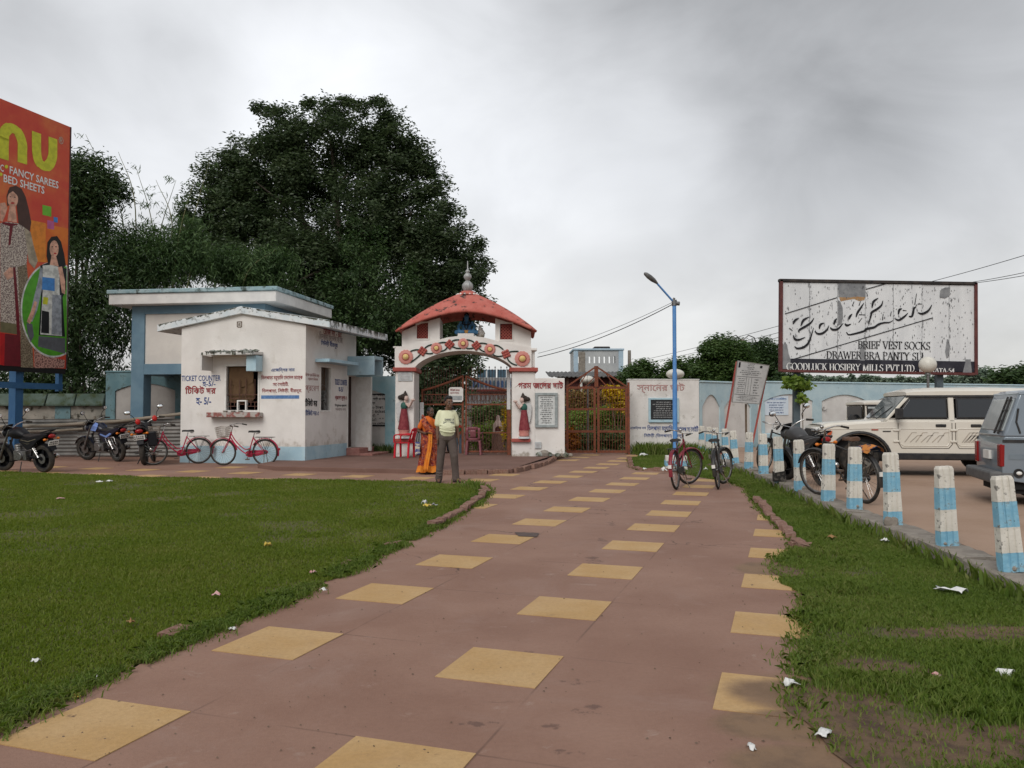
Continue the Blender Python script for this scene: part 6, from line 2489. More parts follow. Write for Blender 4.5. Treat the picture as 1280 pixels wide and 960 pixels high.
def bicycle(label, loc, rz, style='ladies', steer=0., lean=0., paint='bike_red', basket=True, saddle='saddle', scale=1.):
 t = thing('bicycle', label, 'bicycle', loc, rz)
 t.rotation_euler = (lean, 0, rz)
 t.scale = (scale,) * 3
 r = .345
 RH, FH = Vector((-.55, 0, r)), Vector((.57, 0, r))
 hb, ht = Vector((.40, 0, .68)), Vector((.345, 0, .87))
 ax = (ht - hb).normalized()
 FMt = Matrix.Translation(hb) @ Matrix.Rotation(steer, 4, ax) @ Matrix.Translation(-hb)
 I = Matrix()
 P = M[paint]
 wheel_parts(t, RH, r, I)
 wheel_parts(t, FH, r, FMt)
 bb_, st, sd_ = Vector((-.10, 0, .29)), Vector((-.245, 0, .74)), Vector((-.27, 0, .84))
 mb = MB()
 if style == 'ladies':
  q = [hb.lerp(ht, .8), Vector((.25, 0, .66)), Vector((.10, 0, .50)), Vector((-.03, 0, .42)), Vector((-.18, 0, .46))]
  mb.tube(catmull3(q), .014, 8)
  q = [hb.lerp(ht, .35), Vector((.24, 0, .54)), Vector((.10, 0, .40)), Vector((-.02, 0, .32)), bb_]
  mb.tube(catmull3(q), .016, 8)
 else:
  mb.tube([ht - ax * .05, st - Vector((0, 0, .04))], .015, 8)
  mb.tube([hb + ax * .04, bb_], .017, 8)
 mb.tube([bb_, st], .016, 8)
 mb.tube([hb - ax * .03, ht], .021, 8)
 for s in (-1, 1):
  mb.tube([bb_ + Vector((0, s * .03, 0)), RH + Vector((0, s * .055, 0))], .010, 6)
  mb.tube([st + Vector((0, s * .02, -.03)), RH + Vector((0, s * .055, 0))], .009, 6)
 fr = mb.build('frame', P, t, smooth=60)
 mb = MB()
 mb.tube([st - Vector((0, 0, .02)), sd_], .012, 8)
 mb.build('seat_post', M['chrome'], t, smooth=50)
 mb = MB()
 mb.m = FMt
 for s in (-1, 1):
  mb.tube([hb - ax * .03 + Vector((0, s * .03, 0)), Vector((.46, s * .05, .56)), FH + Vector((0, s * .05, 0))], .011, 6)
 mb.build('fork', P, t, smooth=60)
 for c, fm, a0, a1 in ((RH, I, R(-12), R(190)), (FH, FMt, R(20), R(172))):
  mb = MB()
  mb.m = fm
  strip_arc(mb, c, r + .028, a0 if c == FH else R(30) - 0, a1 if c == FH else R(195), .034)
  mb.build('mudguard', P, t, smooth=60)
 mb = MB()
 s_ = -.045
 mb.prism([(RH.x - .06, r - .02), (RH.x - .02, r - .05), (bb_.x, bb_.z - .085), (bb_.x + .09, bb_.z - .04), (bb_.x + .10, bb_.z + .04), (bb_.x + .02, bb_.z + .10), (RH.x, r + .055), (RH.x - .06, r + .03)], s_ - .02, s_ + .005)
 mb.build('chain_case', P if style == 'ladies' else M['bike_black'], t, bevel=.01)
 mb = MB()
 mb.tube([bb_ + Vector((0, -.09, 0)), bb_ + Vector((0, .09, 0))], .016, 8)
 for s, a in ((-1, R(-60)), (1, R(120))):
  e_ = bb_ + Vector((.165 * cos(a), s * .085, .165 * sin(a)))
  mb.tube([bb_ + Vector((0, s * .075, 0)), e_], .009, 6)
  mb.b2(e_.x - .045, e_.x + .045, min(e_.y, e_.y + s * .09), max(e_.y, e_.y + s * .09), e_.z - .012, e_.z + .012)
 mb.build('crank', M['rusty_steel'], t)
 mb = MB()
 mb.prism([(-.40, -.02), (-.42, .02), (-.38, .05), (-.26, .035), (-.14, .022), (-.12, 0), (-.16, -.006), (-.28, -.02)], -.02, .02)
 sdl = MB()
 rows = []
 for x, w_, z0 in ((-.41, .06, .885), (-.385, .095, .90), (-.33, .105, .895), (-.26, .06, .89), (-.19, .032, .893), (-.13, .022, .89), (-.115, .012, .88)):
  rows.append([(x, -w_, z0 - .035), (x, -w_ * .95, z0 - .008), (x, -w_ * .5, z0 + .012), (x, 0, z0 + .008), (x, w_ * .5, z0 + .012), (x, w_ * .95, z0 - .008), (x, w_, z0 - .035)])
 sdl.sheet(rows)
 sdl.f += [tuple(range(7)), tuple(len(sdl.v) - 1 - i for i in range(7))]
 sdl.mi += [0, 0]
 sd_o = sdl.build('saddle', M[saddle], t, smooth=60)
 mb = MB()
 for s in (-1, 1):
  mb.tube(circle(-.36, .845, .024, 10, y=s * .05), .007, 5, closed=True)
  mb.tube([(-.30, s * .03, .855), (-.16, s * .015, .868)], .006, 5)
 mb.build('saddle_spring', M['steel'], sd_o)
 mb = MB()
 mb.m = FMt
 stm = ht + ax * .13
 mb.tube([ht, stm], .012, 8)
 if style == 'ladies':
  for s in (-1, 1):
   mb.tube(catmull3([stm, stm + Vector((.02, s * .14, .05)), stm + Vector((-.06, s * .26, .07)), stm + Vector((-.20, s * .29, .04))]), .011, 7)
 else:
  for s in (-1, 1):
   mb.tube(catmull3([stm, stm + Vector((.05, s * .10, .0)), stm + Vector((.02, s * .24, .02)), stm + Vector((-.12, s * .27, .01))]), .011, 7)
 hbr = mb.build('handlebar', M['chrome'], t, smooth=60)
 for s in (-1, 1):
  mb = MB()
  mb.m = FMt
  e_ = stm + (Vector((-.14, s * .28, .055)) if style == 'ladies' else Vector((-.06, s * .262, .014)))
  mb.tube([e_, e_ + Vector((-.12, s * .015, -.025))], .017, 8)
  mb.build('grip', M['rubber'], hbr, smooth=50)
 mb = MB()
 mb.m = FMt
 mb.tube([stm + Vector((.02, .10, .03)), stm + Vector((-.05, .2, .02))], .007, 5)
 mb.ball(stm + Vector((.0, .06, .045)), .03, 8, 6)
 mb.build('bell', M['chrome'], hbr, smooth=60)
 mb = MB()
 zr = .735
 for s in (-1, 0, 1):
  mb.bar((-.80, s * .06, zr), (-.30, s * .06, zr), .012, .010)
 mb.bar((-.80, -.066, zr), (-.80, .066, zr), .012, .010)
 mb.bar((-.56, -.06, zr), (-.56, .06, zr), .010, .008)
 for s in (-1, 1):
  mb.tube([(-.72, s * .06, zr), RH + Vector((0, s * .06, 0))], .006, 5)
  mb.tube([(-.42, s * .06, zr), RH + Vector((0, s * .06, 0))], .006, 5)
 mb.build('rear_rack', M['bike_black'], t)
 mb = MB()
 if style == 'ladies' and not basket == 'side':
  for s in (-1, 1):
   mb.tube([RH + Vector((0, s * .07, 0)), (RH.x - .02, s * .13, .012), (RH.x - .02, s * .05, .010)], .008, 5)
 if not mb.v:
  mb.tube([(-.30, -.06, .28), (-.34, -.20 if lean else -.14, .012)], .009, 6)
 mb.build('stand', M['rusty_steel'], t, smooth=50)
 if basket:
  mb = MB()
  mb.m = FMt
  o = Vector((.56, 0, .74))
  W0, W1, D0, D1, H_ = .15, .19, .10, .14, .25
  def q(u, v, k):
   return o + Vector((v * (D0 + (D1 - D0) * k), u * (W0 + (W1 - W0) * k), H_ * k))
  for k in np.linspace(0, 1, 6):
   mb.tube([q(-1, -1, k), q(1, -1, k), q(1, 1, k), q(-1, 1, k)], .005 if 0 < k < 1 else .008, 4, closed=True)
  for u in np.linspace(-1, 1, 8):
   for v in (-1, 1):
    mb.tube([q(u, v, 0), q(u, v, 1)], .0035, 4)
    mb.tube([q(v, u, 0), q(v, u, 1)], .0035, 4)
   mb.tube([q(u, -1, 0), q(u, 1, 0)], .0035, 4)
  tag(mb.build('basket', mat('wire_basket', (.32, .29, .26), (.22, .17, .13), 20, .6), t, fix=False), kind='stuff')
 mb = MB()
 mb.b2(RH.x - r - .05, RH.x - r - .03, -.03, .03, .40, .46)
 mb.build('reflector', mat('reflector_red', (.35, .01, .01), rough=.2) if style == 'ladies' else M['white_paint'], t)
 return t


def catmull3(p, k=5):
 p = [Vector(x) for x in p]
 q = [p[0] * 2 - p[1]] + p + [p[-1] * 2 - p[-2]]
 out = []
 for i in range(1, len(q) - 2):
  for j in range(k):
   t = j / k
   out.append(.5 * ((2 * q[i]) + (q[i + 1] - q[i - 1]) * t + (2 * q[i - 1] - 5 * q[i] + 4 * q[i + 1] - q[i + 2]) * t * t + (3 * q[i] - q[i - 1] - 3 * q[i + 1] + q[i + 2]) * t ** 3))
 return out + [p[-1]]


def place(rear_px, heading, z=0., off=.55, k=1.):
 """Root position of a cycle from where its rear wheel meets the ground."""
 p = G(rear_px[0], rear_px[1], z)
 return p + Vector((cos(heading), sin(heading), 0)) * off * k


h1 = R(174)
bicycle('red bicycle with a wire basket parked side on below the ticket window', place((331.5, 582.2), h1), h1, steer=R(4), lean=R(-3))
h2 = R(214)
bicycle('red bicycle with basket at the booth corner, half in front of the corrugated fence', place((248.5, 579.6), h2), h2, steer=R(-14), basket='side')
h3 = R(66)
bicycle('maroon bicycle with a white rear mudguard tip leaning beside the street lamp', place((845.5, 612), h3), h3, 'roadster', R(-34), R(-4), 'bike_maroon', False)
h4 = R(70)
bicycle('black bicycle on the red path right of the maroon one', place((898, 611.5), h4), h4, 'roadster', R(-24), R(-6), 'bike_black', False)
h5 = R(215)
bicycle('far black bicycle parked behind the bollards before the boundary wall', Vector((5.71, 17.02, .145)), h5, 'roadster', R(10), R(-3), 'bike_black', False)
h6 = R(101)
b6 = bicycle('near black bicycle behind the bollards with an orange rag on its carrier', place((1082, 629.5), h6, .145), h6, 'roadster', R(14), R(-3), 'bike_black', False, 'saddle_brown')
rag = thing('rag', 'orange and blue rag lying on the black bicycle carrier', 'rag', b6.location, h6)
mb = MB()
rr_ = random.Random(4)
rows = []
for i in range(9):
 x = -.82 + .36 * i / 8
 rows.append([(x, y, .752 + .05 * (1 - abs(y) / .12) + rr_.uniform(-.012, .018) - (.05 if abs(y) > .09 else 0)) for y in (-.12, -.09, -.05, 0, .05, .09, .12)])
mb.sheet(rows)
mb.build('cloth', mat('orange_rag', hexc('b8763a'), hexc('2a3a55'), 3.2, .9, sharp=(.5, .54)), rag, smooth=70)

# ------------------------------------------------------------------ motorcycles
def motorcycle(label, loc, rz, tank='black', side='black', lean=-.10, steer=0., accent=None, mirror=True, scale=1.05, box_=False, red_hands=False):
 t = thing('motorcycle', label, 'motorcycle', loc, rz)
 t.rotation_euler = (lean, 0, rz)
 t.scale = (scale,) * 3
 r = .305
 RH, FH = Vector((-.62, 0, r)), Vector((.66, 0, r))
 hb, ht = Vector((.40, 0, .70)), Vector((.30, 0, .93))
 ax = (ht - hb).normalized()
 FMt = Matrix.Translation(hb) @ Matrix.Rotation(steer, 4, ax) @ Matrix.Translation(-hb)
 I = Matrix()
 def W(c, fm, wid):
  mb = MB()
  mb.m = fm
  mb.lathe([(r - .09, -wid * .8), (r - .035, -wid), (r - .008, -wid * .6), (r, 0), (r - .008, wid * .6), (r - .035, wid), (r - .09, wid * .8), (r - .09, -wid * .8)], c, 36, axis='y')
  w_ = mb.build('wheel', M['rubber'], t, smooth=50)
  mb = MB()
  mb.m = fm
  mb.lathe([(r - .10, -.03), (r - .082, -.035), (r - .082, .035), (r - .10, .03), (r - .10, -.03)], c, 30, axis='y')
  mb.tube([(c[0], -.06, c[2]), (c[0], .06, c[2])], .045, 10)
  for k in range(5):
   a = 2 * pi * k / 5 + .3
   for da in (-.12, .12):
    mb.bar((c[0] + .04 * cos(a + da), 0, c[2] + .04 * sin(a + da)), (c[0] + (r - .095) * cos(a + da * .7), 0, c[2] + (r - .095) * sin(a + da * .7)), .022, .02, up=(0, 1, 0))
  mb.build('alloy_rim', M['black'] if side == 'black' else M['steel'], w_, smooth=40)
  mb = MB()
  mb.m = fm
  mb.lathe([(.10, .045), (.11, .05), (.11, .055), (.02, .056)], c, 20, axis='y')
  mb.build('brake_disc', M['steel'], w_)
 W(RH, I, .055)
 W(FH, FMt, .042)
 mb = MB()
 mb.tube(catmull3([ht, (.18, 0, .80), (-.10, 0, .74), (-.35, 0, .73), (-.85, 0, .83)]), .02, 8)
 mb.tube([hb, (.30, 0, .42), (.14, 0, .26), (-.20, 0, .26), (-.28, 0, .45), (-.30, 0, .73)], .02, 8)
 for s in (-1, 1):
  mb.tube([(-.22, s * .06, .36), RH + Vector((0, s * .07, 0))], .018, 7)
 mb.build('frame', M['black'], t, smooth=60)
 mb = MB()
 mb.lathe([(.085, 0), (.10, .01), (.10, .03), (.085, .035), (.085, .05), (.10, .055), (.10, .075), (.085, .08), (.085, .095), (.10, .10), (.095, .13), (.06, .16)], (.12, 0, .46), 14)
 mb.b2(-.20, .18, -.11, .11, .27, .47)
 mb.lathe([(.09, -.15), (.10, -.10), (.10, .10), (.09, .15)], (-.02, 0, .36), 16, axis='y')
 mb.build('engine', M['steel'], t, bevel=.012)
 for s in (-1, 1):
  mb = MB()
  mb.tube([(-.24 - .06, s * .085, .70), (-.58, s * .09, .33)], .03, 9)
  for k in range(7):
   f = .15 + .1 * k
   c = Vector((-.30, s * .085, .70)).lerp(Vector((-.58, s * .09, .33)), f)
   mb.tube(circle(c.x, c.z, .036, 8, y=c.y), .006, 4, closed=True)
  mb.build('shock_absorber', M['chrome'], t, smooth=50)
 rows = []
 for x, w_, zb, zt in ((.34, .06, .80, .88), (.28, .12, .74, .96), (.16, .145, .72, 1.0), (.02, .14, .72, .985), (-.12, .11, .73, .90), (-.20, .07, .74, .84)):
  zc, hz = (zb + zt) / 2, (zt - zb) / 2
  rows.append([(x, w_ * cos(a), zc + hz * sin(a)) for a in np.linspace(0, 2 * pi, 17)[:-1]])
 mb = MB()
 mb.sheet(rows, closed=True)
 mb.f += [tuple(range(16)), tuple(len(mb.v) - 1 - i for i in range(16))]
 mb.mi += [0, 0]
 M_t = tank if not isinstance(tank, str) else M[tank]
 tk = mb.build('fuel_tank', M_t, t, smooth=60)
 if accent:
  mb = MB()
  for s in (-1, 1):
   mb.add([(.22, s * .151, .80), (.0, s * .150, .78), (-.06, s * .135, .88), (.10, s * .148, .93)], [(0, 1, 2, 3)])
   mb.add([(.10, s * .148, .93), (-.06, s * .135, .88), (-.03, s * .08, .965), (.08, s * .08, 1.0)], [(0, 1, 2, 3)])
  mb.build('tank_panel', accent, tk)
 rows = []
 for x, w_, zb, zt in ((-.10, .09, .78, .86), (-.2, .12, .77, .845), (-.40, .13, .77, .83), (-.62, .12, .80, .86), (-.80, .085, .84, .90), (-.86, .05, .86, .89)):
  zc, hz = (zb + zt) / 2, (zt - zb) / 2
  rows.append([(x, w_ * cos(a) * (1 if sin(a) < 0 else .93), zc + hz * max(-.6, sin(a))) for a in np.linspace(0, 2 * pi, 17)[:-1]])
 mb = MB()
 mb.sheet(rows, closed=True)
 mb.f += [tuple(range(16)), tuple(len(mb.v) - 1 - i for i in range(16))]
 mb.mi += [0, 0]
 mb.build('seat', M['saddle'], t, smooth=60)
 for s in (-1, 1):
  mb = MB()
  mb.prism([(-.02, .70), (-.26, .50), (-.40, .52), (-.62, .70), (-.90, .82), (-.92, .86), (-.80, .86), (-.4, .79), (-.12, .77)], s * .09, s * .13)
  sp = mb.build('side_panel', M_t, t, bevel=.012)
  if accent or side != 'black':
   mb = MB()
   mb.prism([(-.14, .69), (-.40, .62), (-.62, .72), (-.55, .745), (-.38, .67), (-.16, .72)], s * .131, s * .134)
   mb.build('side_graphic', accent or M['steel'], sp)
  else:
   mb = MB()
   mb.prism([(-.10, .72), (-.34, .68), (-.60, .745), (-.56, .755), (-.34, .70), (-.12, .735)], s * .131, s * .134)
   mb.prism([(-.16, .66), (-.30, .63), (-.40, .65), (-.30, .645)], s * .131, s * .134)
   mb.build('side_graphic', M['chrome'], sp)
 mb = MB()
 mb.tube([(-.70, -.11, .88), (-.92, -.09, .93), (-.97, 0, .94), (-.92, .09, .93), (-.70, .11, .88)], .013, 7)
 mb.build('grab_rail', M['black'], t, smooth=60)
 mb = MB()
 mb.ball((-.92, 0, .80), (.05, .085, .05), 12, 8)
 mb.build('tail_light', mat('tail_red', (.26, .012, .012), rough=.15), t, smooth=60)
 for s in (-1, 1):
  mb = MB()
  mb.tube([(-.88, s * .07, .74), (-.90, s * .14, .74)], .009, 5)
  mb.ball((-.90, s * .16, .74), (.035, .035, .028), 8, 6)
  mb.build('indicator', mat('amber_lens', (.60, .17, .02), rough=.2), t, smooth=60)
 mb = MB()
 mb.sheet([[(-.86 - .10 * k, y * .07, .77 - .27 * k) for y in (-1, 1)] for k in np.linspace(0, 1, 5)])
 mb.build('rear_mudguard', M['black'], t)
 mb = MB()
 mb.m = Matrix.Translation((-.955, 0, .655)) @ Matrix.Rotation(R(-16), 4, 'Y')
 mb.b2(-.008, .004, -.115, .115, -.055, .055)
 pl_ = mb.build('number_plate', M['white_paint'], t)
 mb = MB()
 mb.m = Matrix.Translation((-.966, 0, .655)) @ Matrix.Rotation(R(-16), 4, 'Y')
 rr = random.Random(len(label))
 for row in (0, 1):
  for k in range(5):
   y = -.085 + k * .042
   mb.b2(-.003, .0, y, y + rr.uniform(.014, .028), .008 - row * .045, .036 - row * .045)
 mb.build('plate_print', M['black_text'], pl_)
 mb = MB()
 strip_arc(mb, RH, r + .03, R(40), R(150), .06)
 mb.build('hugger', M['black'], t, smooth=60)
 mb = MB()
 mb.m = FMt
 strip_arc(mb, FH, r + .035, R(25), R(165), .055)
 mb.build('front_mudguard', M_t, t, smooth=60)
 mb = MB()
 mb.m = FMt
 for s in (-1, 1):
  mb.tube([ht + Vector((0, s * .09, 0)), FH + Vector((0, s * .085, 0))], [.022, .028], 9)
 mb.build('fork', M['steel'], t, smooth=60)
 mb = MB()
 mb.m = FMt
 mb.ball((.46, 0, .86), (.08, .10, .10), 14, 9)
 hl = mb.build('headlamp', M_t, t, smooth=60)
 mb = MB()
 mb.m = FMt
 mb.ball((.50, 0, .86), (.055, .082, .082), 14, 9)
 mb.build('lens', mat('lamp_glass', (.5, .5, .5), rough=.08, metal=.4), hl, smooth=60)
 mb = MB()
 mb.m = FMt
 rows = [[(.44 - .10 * k + .03 * (1 - (y * y)), y * (.12 - .03 * k), .93 + .12 * k) for y in np.linspace(-1, 1, 7)] for k in (0, .5, 1)]
 mb.sheet(rows)
 vs = mb.build('visor', M['black'], t, smooth=60)
 sd = vs.modifiers.new('solid', 'SOLIDIFY')
 sd.thickness = .008
 mb = MB()
 mb.m = FMt
 stm = ht + ax * .05
 for s in (-1, 1):
  mb.tube(catmull3([stm, stm + Vector((-.0, s * .12, .05)), stm + Vector((-.06, s * .26, .09)), stm + Vector((-.13, s * .37, .06))]), .012, 7)
 hbr = mb.build('handlebar', M['chrome'], t, smooth=60)
 for s in (-1, 1):
  mb = MB()
  mb.m = FMt
  e_ = stm + Vector((-.08, s * .29, .085))
  mb.tube([e_, e_ + Vector((-.06, s * .11, -.03))], .02, 8)
  mb.tube([e_ + Vector((.05, s * .0, 0)), e_ + Vector((0, s * .12, -.02))], .006, 5)
  mb.build('grip', M['rubber'], hbr, smooth=50)
  if red_hands:
   mb = MB()
   mb.m = FMt
   mb.ball(e_ + Vector((.03, s * -.10, -.02)), (.035, .06, .075), 10, 7)
   mb.build('hand_guard', mat('guard_red', (.45, .02, .015), rough=.4), hbr, smooth=60)
  if mirror:
   mb = MB()
   mb.m = FMt
   b_ = e_ + Vector((.02, -s * .05, .01))
   q_ = b_ + Vector((-.02, s * .10, .20))
   mb.tube([b_, b_ + Vector((.03, s * .02, .10)), q_], .007, 6)
   mb.ball(q_ + Vector((.01, s * .03, .03)), (.018, .075, .05), 12, 8)
   mr = mb.build('mirror', M['black'], hbr, smooth=60)
   mb = MB()
   mb.m = FMt
   mb.ball(q_ + Vector((-.006, s * .03, .03)), (.008, .062, .042), 12, 8)
   mb.build('mirror_glass', mat('mirror_glass', (.85, .87, .88), rough=.03, metal=1.), mr, smooth=60)
 mb = MB()
 mb.tube([(.17, -.10, .40), (.20, -.13, .28), (.0, -.15, .21), (-.30, -.155, .23)], .02, 8)
 mb.tube([(-.30, -.155, .23), (-.38, -.16, .25), (-.80, -.18, .35), (-.84, -.18, .36)], [.025, .05, .055, .03], 12)
 mb.build('exhaust', M['steel'] if side != 'black' else M['chrome'], t, smooth=60)
 mb = MB()
 mb.tube([(-.08, .12, .24), (-.16, .24, .0 + .02)], .011, 6)
 mb.bar((-.19, .22, .012), (-.13, .26, .012), .03, .012)
 mb.tube([(.05, -.30, .27), (.05, .30, .27)], .012, 6)
 mb.tube([(-.42, -.24, .33), (-.42, .24, .33)], .010, 6)
 mb.build('side_stand', M['black'], t, smooth=50)
 mb = MB()
 for k in range(3):
  mb.tube([(-.36 - .12 * k, .135, .60), (-.50 - .12 * k, .15, .42)], .006, 5)
 mb.tube([(-.34, .135, .61), (-.72, .14, .64), (-.82, .16, .48), (-.46, .16, .38)], .008, 5)
 if accent:
  mb.build('saree_guard', M['chrome'], t, smooth=50)
 if box_:
  mb = MB()
  mb.b2(-.88, -.50, -.34, -.15, .42, .76)
  mb.build('pannier_box', M['black'], t, bevel=.03, seg=2)
 return t


hm1 = R(158)
motorcycle('black motorcycle with silver flashes nearest the lawn under the red billboard', place((56, 590.5), hm1, 0, .62, 1.05), hm1, steer=R(10), mirror=True)
hm2 = R(150)
motorcycle('dark motorcycle with a pale blue tank panel before the corrugated fence', place((148, 577), hm2, 0, .62, 1.1), hm2, mat('dark_blue_tank', (.006, .008, .020), rough=.35, coat=.2), 'x',
   steer=R(14), accent=mat('pale_blue_panel', (.14, .22, .48), rough=.35), scale=1.1)
hm3 = R(106)
motorcycle('black motorcycle seen from behind with red hand guards and a side box', place((181.5, 581.5), hm3, 0, .62, 1.12), hm3, 'black', 'black', lean=-.12, steer=R(16), box_=True, red_hands=True, scale=1.12)
hm4 = R(97)
motorcycle('dark motorcycle behind the bollards before the white jeep bonnet', place((1029, 608), hm4, .145, .62, 1.0), hm4, mat('grey_tank', (.05, .05, .052), rough=.4), 'black', lean=-.12, steer=R(12), scale=1.0)

# ------------------------------------------------------------------ white jeeps and the blue van
M['jeep'] = mat('ivory_car_paint', (.62, .575, .49), (.66, .62, .55), 1.2, .28, coat=.5, stain=(3.2, .52, .75, (.34, .25, .17), .25, 1.15))
M['trim'] = mat('black_plastic', (.018, .018, .02), (.035, .032, .03), 8, .55)
M['alloy'] = mat('dusty_alloy', (.25, .24, .22), (.16, .14, .12), 9, .45, metal=.7)
M['vanp'] = mat('van_blue_grey', (.185, .22, .255), (.21, .245, .28), 1.4, .3, metal=.25, coat=.5, stain=(3.5, .56, .78, (.13, .13, .13), .2, .8))
M['van_low'] = mat('van_lower_grey', (.13, .165, .20), (.16, .19, .215), 2, .4)
M['glass_pale'] = mat('pale_reflecting_glass', (.30, .33, .33), (.42, .44, .43), .9, .12, spec=.7)


def car_wheel(root, x, y, r, side, w_=.10, alloy=True):
 mb = MB()
 mb.lathe([(r * .62, -w_), (r * .92, -w_), (r, -w_ * .6), (r, w_ * .6), (r * .92, w_), (r * .62, w_), (r * .62, -w_)], (x, y, r), 36, axis='y')
 wl = mb.build('wheel', M['rubber'], root, smooth=50)
 s = side
 mb = MB()
 mb.lathe([(r * .63, s * w_ * .9), (r * .60, s * w_ * .95), (r * .52, s * w_ * .55), (.0, s * w_ * .5)], (x, y, r), 30, axis='y')
 mb.build('rim_dish', M['trim'], wl, smooth=40)
 mb = MB()
 mb.lathe([(r * .64, s * w_ * .8), (r * .64, s * w_ * 1.0), (r * .54, s * w_ * .98), (r * .54, s * w_ * .7), (r * .64, s * w_ * .8)], (x, y, r), 30, axis='y')
 for k in range(7):
  a = 2 * pi * k / 7 + .2
  mb.bar((x + .03 * cos(a), y + s * w_ * .92, r + .03 * sin(a)), (x + r * .57 * cos(a), y + s * w_ * .9, r + r * .57 * sin(a)), .06, .03, up=(0, 1, 0))
 mb.lathe([(.07, s * w_ * .8), (.065, s * w_ * 1.08), (0, s * w_ * 1.1)], (x, y, r), 14, axis='y')
 mb.build('alloy_rim', M['alloy'], wl, smooth=40)
 return wl


def arch_cut(cx, r, z0, n=9):
 return [(cx + r * cos(a), z0 + (r * 1.0) * sin(a)) for a in np.linspace(0, pi, n)]


